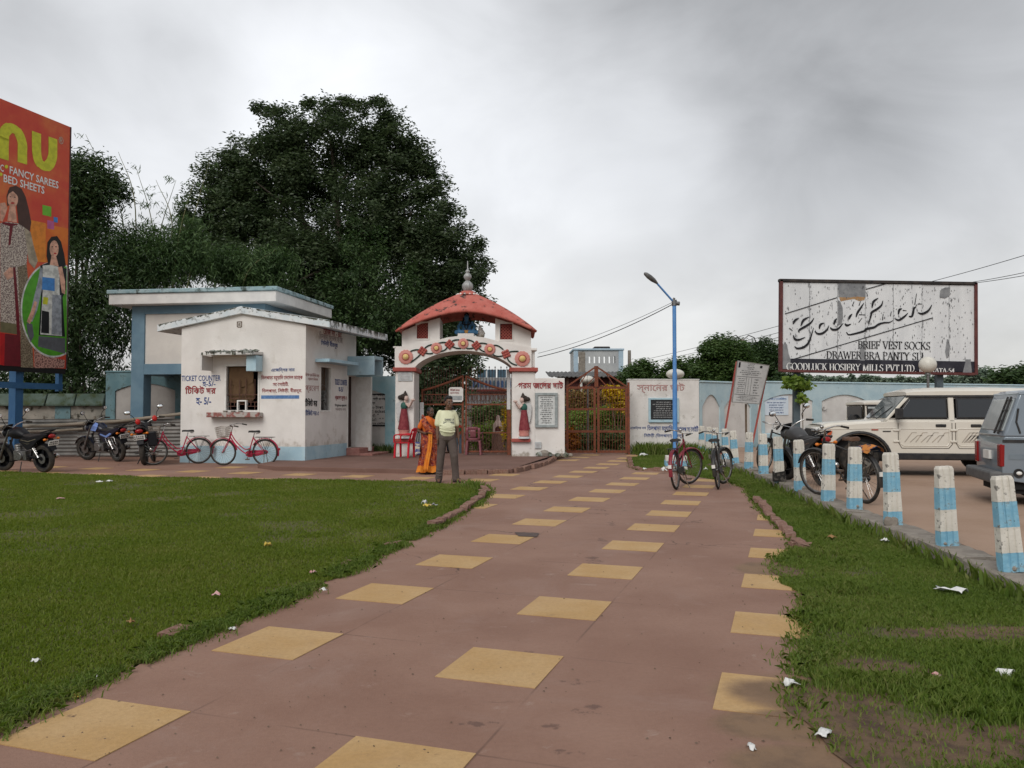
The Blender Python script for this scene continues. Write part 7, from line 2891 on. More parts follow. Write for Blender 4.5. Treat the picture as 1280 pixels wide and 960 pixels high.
def jeep(label, loc, rz):
 t = thing('jeep', label, 'car', loc, rz)
 hw_ = .84
 FW, RW, r = -.79, -3.42, .355
 zb = .47
 ra = .47
 # lower body, with round wheel openings
 prof = [(-.06, .55), (-.06, .86), (-.10, .98), (-.17, 1.03), (-1.16, 1.115), (-1.30, 1.13), (-4.02, 1.13), (-4.05, .55), (-4.03, zb)]
 prof += [(RW - ra, zb)] + [(RW + ra * cos(a), .36 + ra * sin(a)) for a in np.linspace(R(166), R(14), 11)] + [(RW + ra, zb)]
 prof += [(FW - ra * 1.08, zb)] + [(FW + ra * 1.08 * cos(a), .36 + ra * 1.06 * sin(a)) for a in np.linspace(R(166), R(14), 11)] + [(FW + ra * 1.08, zb + .03)]
 mb = MB()
 mb.prism(prof, -hw_, hw_)
 mb.build('body', M['jeep'], t, bevel=.035, seg=3, smooth=40)
 mb = MB()
 mb.b2(-4.0, -.1, -hw_ + .06, hw_ - .06, .36, .62)
 mb.b2(FW - .45, FW + .45, -hw_ + .1, hw_ - .1, .3, .8)
 mb.b2(RW - .45, RW + .45, -hw_ + .1, hw_ - .1, .3, .8)
 mb.build('underbody', M['dark'], t)
 # cabin with inward lean, roof and windows
 def yz(z):
  return hw_ - .02 - (z - 1.12) * .11
 fx = lambda z: -1.22 - (z - 1.12) * .80
 zt = 1.70
 bx = -4.0
 mb = MB()
 for s in (-1, 1):
  y0, y1 = s * yz(1.12), s * yz(zt)
  yi0, yi1 = y0 - s * .05, y1 - s * .05
  def post(xa, xb, xc, xd, z0=1.12, z1=zt):
   q = []
   for x, z in ((xa, z0), (xb, z0), (xc, z1), (xd, z1)):
    q.append((x, s * yz(z), z))
   for x, z in ((xa, z0), (xb, z0), (xc, z1), (xd, z1)):
    q.append((x, s * (yz(z) - .05), z))
   mb.hexa(q)
  post(fx(1.12) - .06, fx(1.12), fx(zt), fx(zt) - .08)
  post(-2.46, -2.36, -2.36, -2.46)
  post(-3.38, -3.28, -3.28, -3.38)
  post(-4.0, -3.94, -3.94, -3.99)
  post(-4.0, fx(1.12), fx(1.16) - .02, -4.0, 1.12, 1.17)
  post(-4.0, fx(1.63), fx(zt), -4.0, 1.63, zt)
 mb.hexa([(fx(1.12), -yz(1.12), 1.12), (fx(1.12), yz(1.12), 1.12), (fx(1.12) - .05, yz(1.12), 1.12), (fx(1.12) - .05, -yz(1.12), 1.12),
   (fx(1.18), -yz(1.18), 1.18), (fx(1.18), yz(1.18), 1.18), (fx(1.18) - .05, yz(1.18), 1.18), (fx(1.18) - .05, -yz(1.18), 1.18)])
 mb.build('cabin', M['jeep'], t, bevel=.012)
 rows = []
 for x, dz, k in ((fx(zt) + .05, 0, 1.), (fx(zt) - .10, .055, .99), (-2.2, .085, .985), (-3.2, .09, .985), (-3.9, .07, .985), (-4.04, .01, .985)):
  y = (yz(zt) + .03) * k
  rows.append([(x, -y, zt - .03), (x, -y, zt + .02 + dz * .35), (x, -y * .86, zt + .045 + dz * .8), (x, 0, zt + .06 + dz), (x, y * .86, zt + .045 + dz * .8), (x, y, zt + .02 + dz * .35), (x, y, zt - .03)])
 mb = MB()
 mb.sheet(rows, closed=True)
 mb.f += [tuple(range(7)), tuple(len(mb.v) - 1 - i for i in range(7))]
 mb.mi += [0, 0]
 mb.build('roof', M['jeep'], t, smooth=50)
 mb = MB()
 for s in (-1, 1):
  mb.hexa([(fx(1.62), s * (yz(1.62) + .012), 1.625), (-4.0, s * (yz(1.62) + .012), 1.625), (-4.0, s * (yz(1.62) + .004), 1.625), (fx(1.62), s * (yz(1.62) + .004), 1.625),
    (fx(1.68), s * (yz(1.68) + .012), 1.685), (-4.0, s * (yz(1.68) + .012), 1.685), (-4.0, s * (yz(1.68) + .004), 1.685), (fx(1.68), s * (yz(1.68) + .004), 1.685)])
 mb.build('rain_gutter', M['trim'], t)
 for s in (-1, 1):
  for nm, (xa, xb, xc, xd) in (('window', (fx(1.18) - .16, -2.34, -2.34, fx(1.62) - .06)), ('window', (-2.49, -3.26, -3.26, -2.49)), ('window', (-3.42, -3.92, -3.92, -3.42))):
   z0, z1 = 1.18, 1.62
   e_ = .006
   mb = MB()
   o = [(xa, z0), (xb, z0), (xc, z1), (xd, z1)]
   cx, cz = sum(p[0] for p in o) / 4, sum(p[1] for p in o) / 4
   mb.hexa([(x, s * (yz(z) + e_), z) for x, z in o] + [(x, s * (yz(z) - .03), z) for x, z in o])
   fr_ = mb.build('window_rubber', M['trim'], t, bevel=.02, seg=2)
   mb = MB()
   i_ = [(cx + (x - cx) * .93, cz + (z - cz) * .84) for x, z in o]
   mb.hexa([(x, s * (yz(z) + e_ + .005), z) for x, z in i_] + [(x, s * (yz(z) + .002), z) for x, z in i_])
   mb.build('window_glass', M['glass_dark'] if xb > -3.9 else M['glass_pale'], fr_, bevel=.015, seg=2)
 mb = MB()
 mb.hexa([(fx(1.20) + .012, -yz(1.2) + .07, 1.20), (fx(1.2) + .012, yz(1.2) - .07, 1.20), (fx(1.2) - .03, yz(1.2) - .07, 1.2), (fx(1.2) - .03, -yz(1.2) + .07, 1.2),
   (fx(1.65) + .012, -yz(1.65) + .07, 1.65), (fx(1.65) + .012, yz(1.65) - .07, 1.65), (fx(1.65) - .03, yz(1.65) - .07, 1.65), (fx(1.65) - .03, -yz(1.65) + .07, 1.65)])
 mb.build('windscreen', mat('windscreen_glass', (.10, .12, .12), rough=.06, spec=.7), t)
 mb = MB()
 for y in (-.35, .25):
  mb.tube([(fx(1.17) + .03, y, 1.17), (fx(1.45) + .025, y + .28, 1.44)], .008, 5)
 mb.build('wiper', M['trim'], t)
 mb = MB()
 mb.b2(-4.06, -4.03, -.6, .6, 1.17, 1.6)
 mb.build('rear_window', M['glass_dark'], t)
 mb = MB()
 mb.lathe([(.02, 0), (.30, .01), (.35, .06), (.33, .15), (.16, .17), (0, .17)], (-4.22, 0, .95), 28, axis='x')
 mb.build('spare_wheel', M['trim'], t, smooth=50)
 # bonnet line, wing flares, sills, bumpers, lamps
 for s in (-1, 1):
  for cx, k, a0, a1 in ((FW, 1.12, R(172), R(4)), (RW, 1.04, R(172), R(8))):
   mb = MB()
   rows = []
   for a in np.linspace(a0, a1, 17):
    rows.append([(cx + (ra * k - dr) * cos(a), s * (hw_ + dy), .36 + (ra * k - dr) * sin(a)) for dr, dy in ((-.045, -.01), (-.04, .035), (.0, .05), (.02, .03), (.02, -.04))])
   mb.sheet(rows, closed=True)
   mb.build('wheel_flare', M['trim'], t, smooth=60)
  mb = MB()
  mb.b2(RW + ra * 1.04 + .0, FW - ra * 1.12, s * hw_ - .07 if s > 0 else -hw_ - .035, s * hw_ + .035 if s > 0 else -hw_ + .07, .34, .478)
  mb.build('sill_step', M['trim'], t, bevel=.02)
  # door shut lines as grooves of dark rubber, door ribs, handle, hinges
  y = s * (hw_ + .001)
  for xa, xb in ((-1.47, -2.40), (-2.46, -3.0)):
   mb = MB()
   o = [(xa, 1.10), (xa, .70), (xa - .06, .58), (xb + .06, .58), (xb, .66), (xb, 1.10)]
   for p, q in zip(o, o[1:]):
    mb.bar((p[0], y, p[1]), (q[0], y, q[1]), .012, .006, up=(0, 1, 0))
   mb.build('door_seam', mat('door_seam', (.10, .085, .07), rough=.8), t)
   mb = MB()
   o = [(xa - .06, .98), (xa - .03, .96), (xa - .03, .68), (xa - .09, .63), (xb + .09, .63), (xb + .05, .68), (xb + .05, .98)]
   for p, q in zip(o, o[1:] + o[:1]):
    mb.tube([(p[0], y, p[1]), (q[0], y, q[1])], .010, 6)
   mb.build('door_pressing', M['jeep'], t, smooth=60)
   mb = MB()
   mb.b2(xb + .10, xb + .28, y - .012, y + .018, 1.015, 1.075)
   mb.build('door_handle', M['trim'], t, bevel=.01)
   for z in (.72, .95):
    mb = MB()
    mb.b2(xa - .02, xa + .09, y - .012, y + .022, z - .022, z + .022)
    mb.build('door_hinge', M['jeep'], t, bevel=.008)
   k = 0
   rr = random.Random(int(abs(xa) * 10))
   mb = MB()
   for dx in np.linspace(.18, abs(xb - xa) - .18, 7):
    x = xa - dx
    mb.bar((x + .07, y, .70), (x - .06, y, .90 - .06 * (k % 2)), .018, .003, up=(0, 1, 0))
    mb.bar((x - .06, y, .90 - .06 * (k % 2)), (x - .14, y, .90 - .06 * (k % 2)), .014, .003, up=(0, 1, 0))
    k += 1
   mb.build('side_graphic', mat('graphic_tan', (.33, .30, .26), (.42, .36, .29), 9, .5), t)
  mb = MB()
  mb.bar((-.22, y, .965), (-1.45, y, .99), .02, .012)
  mb.build('wing_crease', M['jeep'], t, bevel=.004)
  mb = MB()
  mb.b2(-1.0, -1.12, y - .01, y + .012, .945, .965)
  mb.build('side_repeater', mat('repeater_red', (.35, .06, .04), rough=.3), t)
  mb = MB()
  mb.b2(-1.20, -1.34, y - .01, y + .010, .915, .935)
  mb.build('wing_badge', M['trim'], t)
  # lamp cluster at the corner
  mb = MB()
  mb.hexa([(-.02, s * .52, .70), (-.02, s * .80, .70), (-.20, s * .865, .72), (-.20, s * .6, .72), (-.08, s * .52, .96), (-.08, s * .80, .96), (-.24, s * .86, .955), (-.2, s * .6, .96)])
  hl = mb.build('headlamp', mat('headlamp_glass', (.55, .56, .56), rough=.1, metal=.5), t, bevel=.02)
  mb = MB()
  mb.hexa([(-.19, s * .80, .74), (-.19, s * .874, .74), (-.25, s * .874, .75), (-.25, s * .8, .75), (-.235, s * .80, .93), (-.235, s * .872, .93), (-.30, s * .872, .93), (-.30, s * .8, .93)])
  mb.build('turn_lens', mat('turn_lens', (.50, .09, .03), rough=.2), hl)
  mb = MB()
  mb.tube([(fx(1.22) - .14, s * (hw_ - .02), 1.20), (fx(1.22) - .16, s * (hw_ + .10), 1.22)], .02, 7)
  mb.b2(fx(1.22) - .20, fx(1.22) - .10, s * (hw_ + .06) if s > 0 else -hw_ - .24, s * (hw_ + .24) if s > 0 else -hw_ - .06, 1.19, 1.40)
  mb.build('wing_mirror', M['trim'], t, bevel=.02, seg=2)
  for cx in (FW, RW):
   car_wheel(t, cx, s * (hw_ - .10), r, s)
 mb = MB()
 mb.b2(-.02, .12, -.80, .80, .42, .66)
 mb.b2(-4.16, -4.04, -.80, .80, .45, .62)
 mb.build('bumper', M['trim'], t, bevel=.035, seg=2)
 mb = MB()
 mb.b2(-.065, -.045, -.48, .48, .70, .96)
 for k in range(7):
  mb.b2(-.045, -.02, -.40 + .13 * k - .015, -.40 + .13 * k + .015, .72, .94)
 mb.build('grille', M['trim'], t)
 mb = MB()
 rows = []
 for x, z, k in ((-.17, 1.035, .94), (-.3, 1.075, .9), (-.8, 1.115, .88), (-1.2, 1.145, .88)):
  y = hw_ * k
  rows.append([(x, -y, z - .03), (x, -y * .96, z), (x, -y * .5, z + .018), (x, y * .5, z + .018), (x, y * .96, z), (x, y, z - .03)])
 mb.sheet(rows)
 mb.build('bonnet', M['jeep'], t, smooth=50)
 return t


j1 = jeep('ivory white long jeep with four doors parked behind the bollards', (6.13, 16.63, .145), pi - R(10))
j1.scale = (1.04, 1, .94)
p = A(1058.5, 500, 26.4)
j2 = dup(j1, (p.x + 4.05, 27.1, .145), R(2), 'second white jeep whose rear quarter shows above the first bonnet by the wall')
j2.scale = (.88,) * 3


def van(label, loc, rz):
 t = thing('van', label, 'van', loc, rz)
 Lh, hw_ = 3.37, .70
 FW, RW, r = 2.62, .72, .272
 ra = .34
 zb = .30
 prof = [(.02, .42), (.02, .80), (.06, .92), (3.34, .92), (3.36, .5), (3.30, zb)]
 prof += [(FW + ra, zb)] + [(FW + ra * cos(a), .26 + ra * sin(a)) for a in np.linspace(R(8), R(172), 11)] + [(FW - ra, zb)]
 prof += [(RW + ra, zb)] + [(RW + ra * cos(a), .26 + ra * sin(a)) for a in np.linspace(R(8), R(172), 11)] + [(RW - ra, zb), (.08, .34)]
 mb = MB()
 mb.prism(prof, -hw_, hw_)
 mb.build('body', M['vanp'], t, bevel=.03, seg=3, smooth=40)
 mb = MB()
 mb.b2(.1, 3.25, -hw_ + .06, hw_ - .06, .22, .5)
 mb.build('underbody', M['dark'], t)
 bx = lambda z: .04 + (z - .92) * .36
 fxx = lambda z: 3.33 - (z - .92) * .55
 yz = lambda z: hw_ - .005 - (z - .92) * .10
 zt = 1.52
 rows = [[(bx(z), -yz(z), z), (fxx(z), -yz(z), z), (fxx(z), yz(z), z), (bx(z), yz(z), z)] for z in (.915, 1.0, 1.2, 1.4, zt)]
 mb = MB()
 mb.sheet(rows, closed=True)
 mb.f += [(0, 1, 2, 3), tuple(len(mb.v) - 4 + i for i in range(4))]
 mb.mi += [0, 0]
 mb.build('cabin', M['vanp'], t, bevel=.03, seg=3, smooth=40)
 rows = []
 for x, dz in ((bx(zt) - .01, -.02), (bx(zt) + .06, .03), (1.0, .075), (2.2, .08), (fxx(zt) - .1, .04), (fxx(zt), -.01)):
  y = yz(zt) + .012
  rows.append([(x, -y, zt - .03), (x, -y, zt + dz * .3), (x, -y * .85, zt + dz * .85), (x, 0, zt + dz), (x, y * .85, zt + dz * .85), (x, y, zt + dz * .3), (x, y, zt - .03)])
 mb = MB()
 mb.sheet(rows, closed=True)
 mb.f += [tuple(range(7)), tuple(len(mb.v) - 1 - i for i in range(7))]
 mb.mi += [0, 0]
 mb.build('roof', mat('van_roof', (.25, .30, .345), rough=.3, metal=.2, coat=.5), t, smooth=50)
 for s in (-1, 1):
  y = s * (hw_ + .002)
  for xa, xb in ((.44, 1.40), (1.50, 2.75)):
   z0, z1 = .97, 1.40
   e_ = .008
   o = [(xa, z0), (xb, z0), (xb - (.18 if xb > 2 else 0), z1), (xa + .02, z1)]
   cx, cz = sum(p[0] for p in o) / 4, sum(p[1] for p in o) / 4
   mb = MB()
   mb.hexa([(x, s * (yz(z) + e_), z) for x, z in o] + [(x, s * (yz(z) - .03), z) for x, z in o])
   fr_ = mb.build('window_rubber', M['trim'], t, bevel=.02, seg=2)
   mb = MB()
   i_ = [(cx + (x - cx) * .93, cz + (z - cz) * .87) for x, z in o]
   mb.hexa([(x, s * (yz(z) + e_ + .005), z) for x, z in i_] + [(x, s * (yz(z) + .002), z) for x, z in i_])
   mb.build('window_glass', M['glass_pale'], fr_, bevel=.015, seg=2)
  mb = MB()
  mb.hexa([(.36, s * (yz(1.42) + .045), 1.425), (2.7, s * (yz(1.42) + .045), 1.425), (2.7, s * (yz(1.42) - .01), 1.425), (.36, s * (yz(1.42) - .01), 1.425),
    (.34, s * (yz(1.5) + .012), 1.515), (2.65, s * (yz(1.5) + .012), 1.515), (2.65, s * (yz(1.5) - .01), 1.515), (.34, s * (yz(1.5) - .01), 1.515)])
  vz = mb.build('window_visor', M['trim'], t, bevel=.008)
  mb = MB()
  x0 = .62
  for k in range(6):
   mb.tube([(x0 + k * .075 + .022 * cos(a), s * (yz(1.45) + .044), 1.462 + .02 * sin(a)) for a in np.linspace(0, 2 * pi, 11)[:-1]], .006, 4, closed=True)
  mb.build('visor_lettering', M['white_text'], vz)
  # rear corner vent, shut lines, rub strip, lower grey panel, fuel cap
  mb = MB()
  mb.tube([(.23, s * (yz(1.2) + .004), 1.30), (.20, s * (yz(1.1) + .004), 1.12), (.24, s * (yz(.95) + .006), .97)], .012, 6)
  mb.build('corner_vent', M['trim'], t, smooth=50)
  mb = MB()
  mb.bar((.33, y, .36), (.33, y, .93), .012, .006, up=(0, 1, 0))
  mb.bar((.33, s * (yz(.93) + .002), .93), (.36, s * (yz(1.5) + .002), 1.5), .012, .006, up=(0, 1, 0))
  mb.build('door_seam', M['dark'], t)
  mb = MB()
  mb.b2(.03, .32, y - .008, y + .010, .845, .885)
  mb.build('rub_strip', M['trim'], t)
  mb = MB()
  mb.b2(.34, 3.2, y - .004, y + .004, .60, .70)
  mb.b2(.10, .325, y - .004, y + .004, .62, .69)
  mb.build('grey_band', M['van_low'], t)
  mb = MB()
  mb.b2(.34, 3.2, y - .004, y + .014, .485, .515)
  mb.build('bright_crease', mat('bright_crease', (.34, .39, .43), rough=.3, metal=.3), t, bevel=.004)
  mb = MB()
  mb.prism([(.46, .86), (.62, .835), (.70, .84), (.9, .80), (.66, .815)], y - .002, y + .003)
  mb.prism([(.60, .85), (.95, .845), (.75, .81)], y - .002, y + .004)
  mb.build('side_decal', mat('decal_violet', (.04, .035, .20), (.30, .20, .24), 5, .5), t)
  mb = MB()
  mb.lathe([(.062, -.0), (.06, s * .012), (.048, s * .012), (.044, s * .002), (0, s * .002)], (.21, y, .44), 20, axis='y')
  fc = mb.build('fuel_flap', M['trim'], t, smooth=40)
  mb = MB()
  mb.ball((.215, y + s * .008, .44), (.036, .02, .026), 12, 8)
  mb.build('fuel_cap', M['white_paint'], fc, smooth=60)
  mb = MB()
  mb.hexa([(-.005, s * (hw_ - .14), .52), (-.005, s * (hw_ + .004), .52), (.05, s * (hw_ + .004), .52), (.05, s * (hw_ - .14), .52),
    (-.005, s * (hw_ - .14), .82), (-.005, s * (hw_ + .004), .82), (.06, s * (hw_ + .004), .82), (.06, s * (hw_ - .14), .82)])
  mb.build('tail_light', mat('van_tail_red', (.22, .012, .012), rough=.2), t, bevel=.01)
  for cx in (FW, RW):
   car_wheel(t, cx, s * (hw_ - .09), r, s, .07)
 mb = MB()
 mb.hexa([(bx(.99) - .012, -.58, .99), (bx(.99) - .012, .58, .99), (bx(.99) + .03, .58, .99), (bx(.99) + .03, -.58, .99), (bx(1.44) - .012, -.54, 1.44), (bx(1.44) - .012, .54, 1.44), (bx(1.44) + .03, .54, 1.44), (bx(1.44) + .03, -.54, 1.44)])
 mb.build('rear_window', M['glass_pale'], t, bevel=.02)
 mb = MB()
 mb.tube([(bx(.96) - .03, -.5, .96), (bx(1.46) - .03, -.46, 1.46)], .014, 6)
 mb.tube([(bx(.96) - .03, -.3, .96), (bx(1.46) - .03, -.3, 1.46)], .014, 6)
 for k in range(4):
  z = 1.0 + .14 * k
  mb.tube([(bx(z) - .03, -.5, z), (bx(z) - .03, -.3, z)], .010, 6)
 mb.build('roof_ladder', M['trim'], t, smooth=50)
 mb = MB()
 mb.b2(-.13, .03, -hw_ - .01, hw_ + .01, .30, .46)
 mb.b2(.0, .16, -hw_ - .012, -hw_ + .06, .31, .45)
 mb.b2(.0, .16, hw_ - .06, hw_ + .012, .31, .45)
 bp_ = mb.build('bumper', mat('bumper_grey', (.075, .078, .08), (.11, .11, .11), 9, .6), t, bevel=.03, seg=2)
 mb = MB()
 mb.b2(.08, .30, -hw_ + .1, hw_ - .1, .16, .33)
 mb.build('rear_valance', M['dark'], t)
 mb = MB()
 mb.b2(-.015, .02, -.16, .16, .6, .72)
 mb.build('number_plate', M['white_paint'], t)
 return t


van('blue grey van cut by the right edge, its rear corner towards the jeep', (6.74, 11.38, .145), R(-18))

# ------------------------------------------------------------------ plastic chairs
def chair(label, loc, rz, m):
 t = thing('plastic_chair', label, 'chair', loc, rz)
 mb = MB()
 rows = [[(x, y, .42 + .012 * (abs(x) / .22) ** 2 - .01 * (1 - abs(y) / .22)) for x in np.linspace(-.21, .21, 7)] for y in np.linspace(-.21, .22, 7)]
 mb.sheet(rows)
 s_ = mb.build('seat', m, t, smooth=60)
 s_.modifiers.new('solid', 'SOLIDIFY').thickness = .018
 mb = MB()
 def bk(x, z):
  k = (z - .42) / .42
  return (x * (1 + .05 * k), -.20 - .12 * k - .03 * (1 - (x / .2) ** 2), z)
 for xa, xb, za, zb in ((-.20, -.145, .43, .80), (.145, .20, .43, .80), (-.145, .145, .74, .83), (-.145, .145, .43, .50), (-.085, .085, .50, .74)):
  mb.sheet([[bk(x, z) for x in np.linspace(xa, xb, 5)] for z in np.linspace(za, zb, 5)])
 b_ = mb.build('backrest', m, t, smooth=60)
 b_.modifiers.new('solid', 'SOLIDIFY').thickness = .016
 for s in (-1, 1):
  mb = MB()
  mb.tube(catmull3([(s * .21, -.25, .64), (s * .255, -.1, .655), (s * .255, .12, .645), (s * .235, .21, .60), (s * .225, .22, .42)]), .022, 8, squash=(1, 1, .8))
  mb.build('arm', m, t, smooth=60)
  for y, dy in ((-.2, -.05), (.2, .03)):
   mb = MB()
   mb.hexa([(s * .19, y - .02, 0), (s * .245, y - .02 + 0, 0), (s * .245, y + .03, 0), (s * .19, y + .03, 0), (s * .15, y - .025, .42), (s * .215, y - .025, .42), (s * .215, y + .025, .42), (s * .15, y + .025, .42)])
   o = mb.build('leg', m, t, bevel=.006)
 return t


mauve = mat('mauve_plastic', (.20, .065, .08), (.24, .09, .10), 5, .45)
redp = mat('red_plastic', (.48, .008, .02), (.52, .015, .03), 5, .4)
c1 = G(592.5, 568.5, .1)
ch1 = chair('mauve plastic armchair standing before the iron gate with its back to us', c1 + Vector((0, .05, 0)), R(-4), mauve)
c2 = A(506, 566, 22.5)
ch2 = chair('red plastic armchair standing side on against the left gateway pillar', (c2.x, 22.45, .1), R(75), redp)

# ------------------------------------------------------------------ people
def person_body(root, name, build, m, vox=.011, smooth_it=3):
 mb = MB()
 build(mb)
 o = mb.build(name, m, root, smooth=60)
 rm = o.modifiers.new('remesh', 'REMESH')
 rm.mode, rm.voxel_size, rm.use_smooth_shade = 'VOXEL', vox, True
 s = o.modifiers.new('smooth', 'SMOOTH')
 s.iterations, s.factor = smooth_it, .5
 return o


def limb(mb, pts, rs, n=12):
 pts = [Vector(p) for p in pts]
 mb.tube(pts, list(rs), n)
 for p, r in zip(pts, rs):
  mb.ball(p, r * .99, 10, 7)


def hand(mb, w_, d, side, r=.0085):
 """A palm below the wrist w_, pointing along d, with four curled fingers of unequal length and a thumb."""
 w_, d = Vector(w_), Vector(d).normalized()
 fwd = Vector((0, -1, 0))
 nrm = d.cross(fwd).normalized()
 mb.hexa([w_ + fwd * a + nrm * b + d * c for c in (0, .085) for a, b in ((-.030, -.013), (.030, -.013), (.030, .013), (-.030, .013))])
 for k, l in enumerate((.058, .072, .078, .068)):
  base = w_ + d * .08 + fwd * (-.030 + .02 * k)
  k1 = base + d * l * .5 + nrm * side * .004
  k2 = k1 + (d * .8 + nrm * side * .55).normalized() * l * .5
  mb.tube([base, k1, k2], [r, r * .95, r * .7], 7)
 b = w_ + d * .02 + fwd * .028
 mb.tube([b, b + d * .03 + fwd * .022, b + d * .06 + fwd * .026], [r * 1.2, r, r * .7], 7)


SKIN = mat('brown_skin', (.125, .062, .038), (.15, .08, .05), 6, .5)
SKIN2 = mat('brown_skin_lighter', (.085, .042, .026), (.11, .058, .037), 6, .5)
HAIRM = mat('black_hair', (.008, .007, .007), rough=.5)


def head(mb, c, yaw=0., nod=0., s=1.):
 mb.m = Matrix.Translation(c) @ Matrix.Rotation(yaw, 4, 'Z') @ Matrix.Rotation(nod, 4, 'X') @ Matrix.Scale(s, 4)
 mb.ball((0, .005, .02), (.074, .092, .105), 16, 12)
 mb.ball((0, -.028, -.055), (.055, .060, .062), 12, 9)
 mb.ball((0, -.052, -.098), (.026, .025, .022), 8, 6)
 mb.tube([(0, -.085, .02), (0, -.104, -.025)], [.010, .016], 8)
 mb.ball((0, -.108, -.03), (.017, .013, .011), 8, 6)
 mb.tube([(-.022, -.083, -.066), (0, -.09, -.064), (.022, -.083, -.066)], .009, 7)
 for s_ in (-1, 1):
  mb.ball((s_ * .078, .012, -.005), (.012, .024, .034), 8, 6)
  mb.ball((s_ * .036, -.064, .026), (.024, .016, .010), 8, 6)
  mb.ball((s_ * .042, -.058, -.03), (.024, .02, .02), 8, 6)
 mb.m = Matrix()


def face_bits(root, c, yaw, nod, m_par, s=1.):
 fm = Matrix.Translation(c) @ Matrix.Rotation(yaw, 4, 'Z') @ Matrix.Rotation(nod, 4, 'X') @ Matrix.Scale(s, 4)
 for s_ in (-1, 1):
  mb = MB()
  mb.m = fm
  mb.ball((s_ * .033, -.079, .010), (.014, .010, .008), 8, 6)
  e_ = mb.build('eye', mat('eye_white', (.45, .42, .40), rough=.3), m_par, smooth=60)
  mb = MB()
  mb.m = fm
  mb.ball((s_ * .033, -.086, .010), (.007, .005, .007), 8, 6)
  mb.build('pupil', M['black'], e_, smooth=60)
 mb = MB()
 mb.m = fm
 for s_ in (-1, 1):
  mb.tube([(s_ * .016, -.088, .032), (s_ * .034, -.086, .038), (s_ * .052, -.072, .034)], .005, 6)
 mb.build('eyebrow', HAIRM, m_par, smooth=60)
 mb = MB()
 mb.m = fm
 mb.ball((0, -.093, -.065), (.022, .006, .007), 8, 6)
 mb.build('lips', mat('lips', (.08, .03, .026), rough=.5), m_par, smooth=60)


MP = G(558.5, 603.0)
man = thing('person', 'man in a pale yellow printed t-shirt and grey trousers walking past the lawn corner', 'person', MP, R(12))
man.scale = (1.0,) * 3
HC = Vector((.035, -.045, 1.565))
HY, HN = R(16), R(5)


def man_skin(mb):
 head(mb, HC, HY, HN)
 limb(mb, [(.0, .01, 1.36), (.02, -.01, 1.47)], [.058, .054])
 limb(mb, [(0, 0, 1.25), (0, 0, 1.0)], [.12, .12])
 limb(mb, [(-.15, .01, 1.36), (-.185, .02, 1.12), (-.19, -.03, .90)], [.05, .042, .030])
 limb(mb, [(.15, .01, 1.36), (.195, .03, 1.12), (.225, -.01, .89)], [.05, .042, .030])
 hand(mb, (-.189, -.035, .89), (.0, -.12, -1), 1)
 hand(mb, (.227, -.012, .88), (.03, -.1, -1), -1)
 limb(mb, [(-.10, .0, .90), (-.125, .03, .48), (-.15, .06, .09)], [.085, .055, .038])
 limb(mb, [(.10, .0, .90), (.14, -.07, .48), (.175, -.02, .09)], [.085, .055, .038])
 for x, y, a in ((-.15, .05, R(-8)), (.175, -.03, R(35))):
  d = Vector((sin(a), -cos(a), 0))
  limb(mb, [Vector((x, y + .03, .05)), Vector((x, y, .045)) + d * .10, Vector((x, y, .035)) + d * .17], [.036, .038, .026])


skin = person_body(man, 'body', man_skin, SKIN, .0085, 2)
face_bits(man, HC, HY, HN, skin)
fm = Matrix.Translation(HC) @ Matrix.Rotation(HY, 4, 'Z') @ Matrix.Rotation(HN, 4, 'X')
def hairf(mb):
 mb.m = fm
 mb.ball((0, .036, .055), (.083, .086, .082), 16, 12)
 mb.ball((0, -.022, .105), (.062, .05, .034), 12, 8)
 mb.ball((0, .07, -.01), (.062, .035, .06), 12, 8)
 rr = random.Random(2)
 for _ in range(34):
  a, b = rr.uniform(0, 2 * pi), rr.uniform(.1, 1.1)
  mb.ball((.075 * sin(b) * cos(a), .02 + .085 * sin(b) * sin(a), .055 + .08 * cos(b)), rr.uniform(.012, .022), 6, 5)
person_body(man, 'hair', hairf, HAIRM, .009, 1)


def shirtf(mb):
 rows = []
 for z, rx, ry, cy in ((.91, .175, .122, -.005), (1.0, .184, .140, -.025), (1.08, .180, .150, -.035), (1.16, .182, .140, -.025), (1.25, .188, .125, -.005), (1.34, .185, .108, .005), (1.395, .150, .085, .004), (1.42, .100, .074, .0)):
  rx *= .86
  rows.append([(rx * abs(cos(a)) ** .85 * (1 if cos(a) > 0 else -1), cy + ry * sin(a), z + .0) for a in np.linspace(0, 2 * pi, 25)[:-1]])
 mb.sheet(rows, closed=True)
 mb.f += [tuple(range(24)), tuple(len(mb.v) - 1 - i for i in range(24))]
 mb.mi += [0, 0]
 limb(mb, [(-.13, .01, 1.365), (-.172, .012, 1.27), (-.187, .012, 1.15)], [.066, .060, .060])
 limb(mb, [(.13, .01, 1.365), (.177, .018, 1.27), (.194, .02, 1.15)], [.066, .060, .060])
 # soft folds across the belly
 for z, l in ((1.05, .12), (1.00, .14), (1.115, .08)):
  mb.tube([(-.16, -.10, z + .03), (-.06, -.165, z), (.06, -.165, z - .012), (.15, -.11, z + .005)], .012, 7)
SH = mat('pale_lime_cotton', (.64, .64, .43), (.70, .70, .50), 3, .9, .35, 60)
shirt = person_body(man, 'shirt', shirtf, SH, .0095, 3)
fmx = Matrix.Translation((.01, -.150, 1.215)) @ Matrix.Rotation(R(7), 4, 'X')
for s_, z0, z1, x0, x1 in (('EMPIRE US', .006, .046, -.075, .11), ('SUNDAY WAVE', -.055, -.012, -.10, .11)):
 text(s_, (x0, z0, x1, z1), -.004, mat('shirt_print', (.06, .07, .10), rough=.8), shirt, .03, 'shirt_print', frame=fmx)


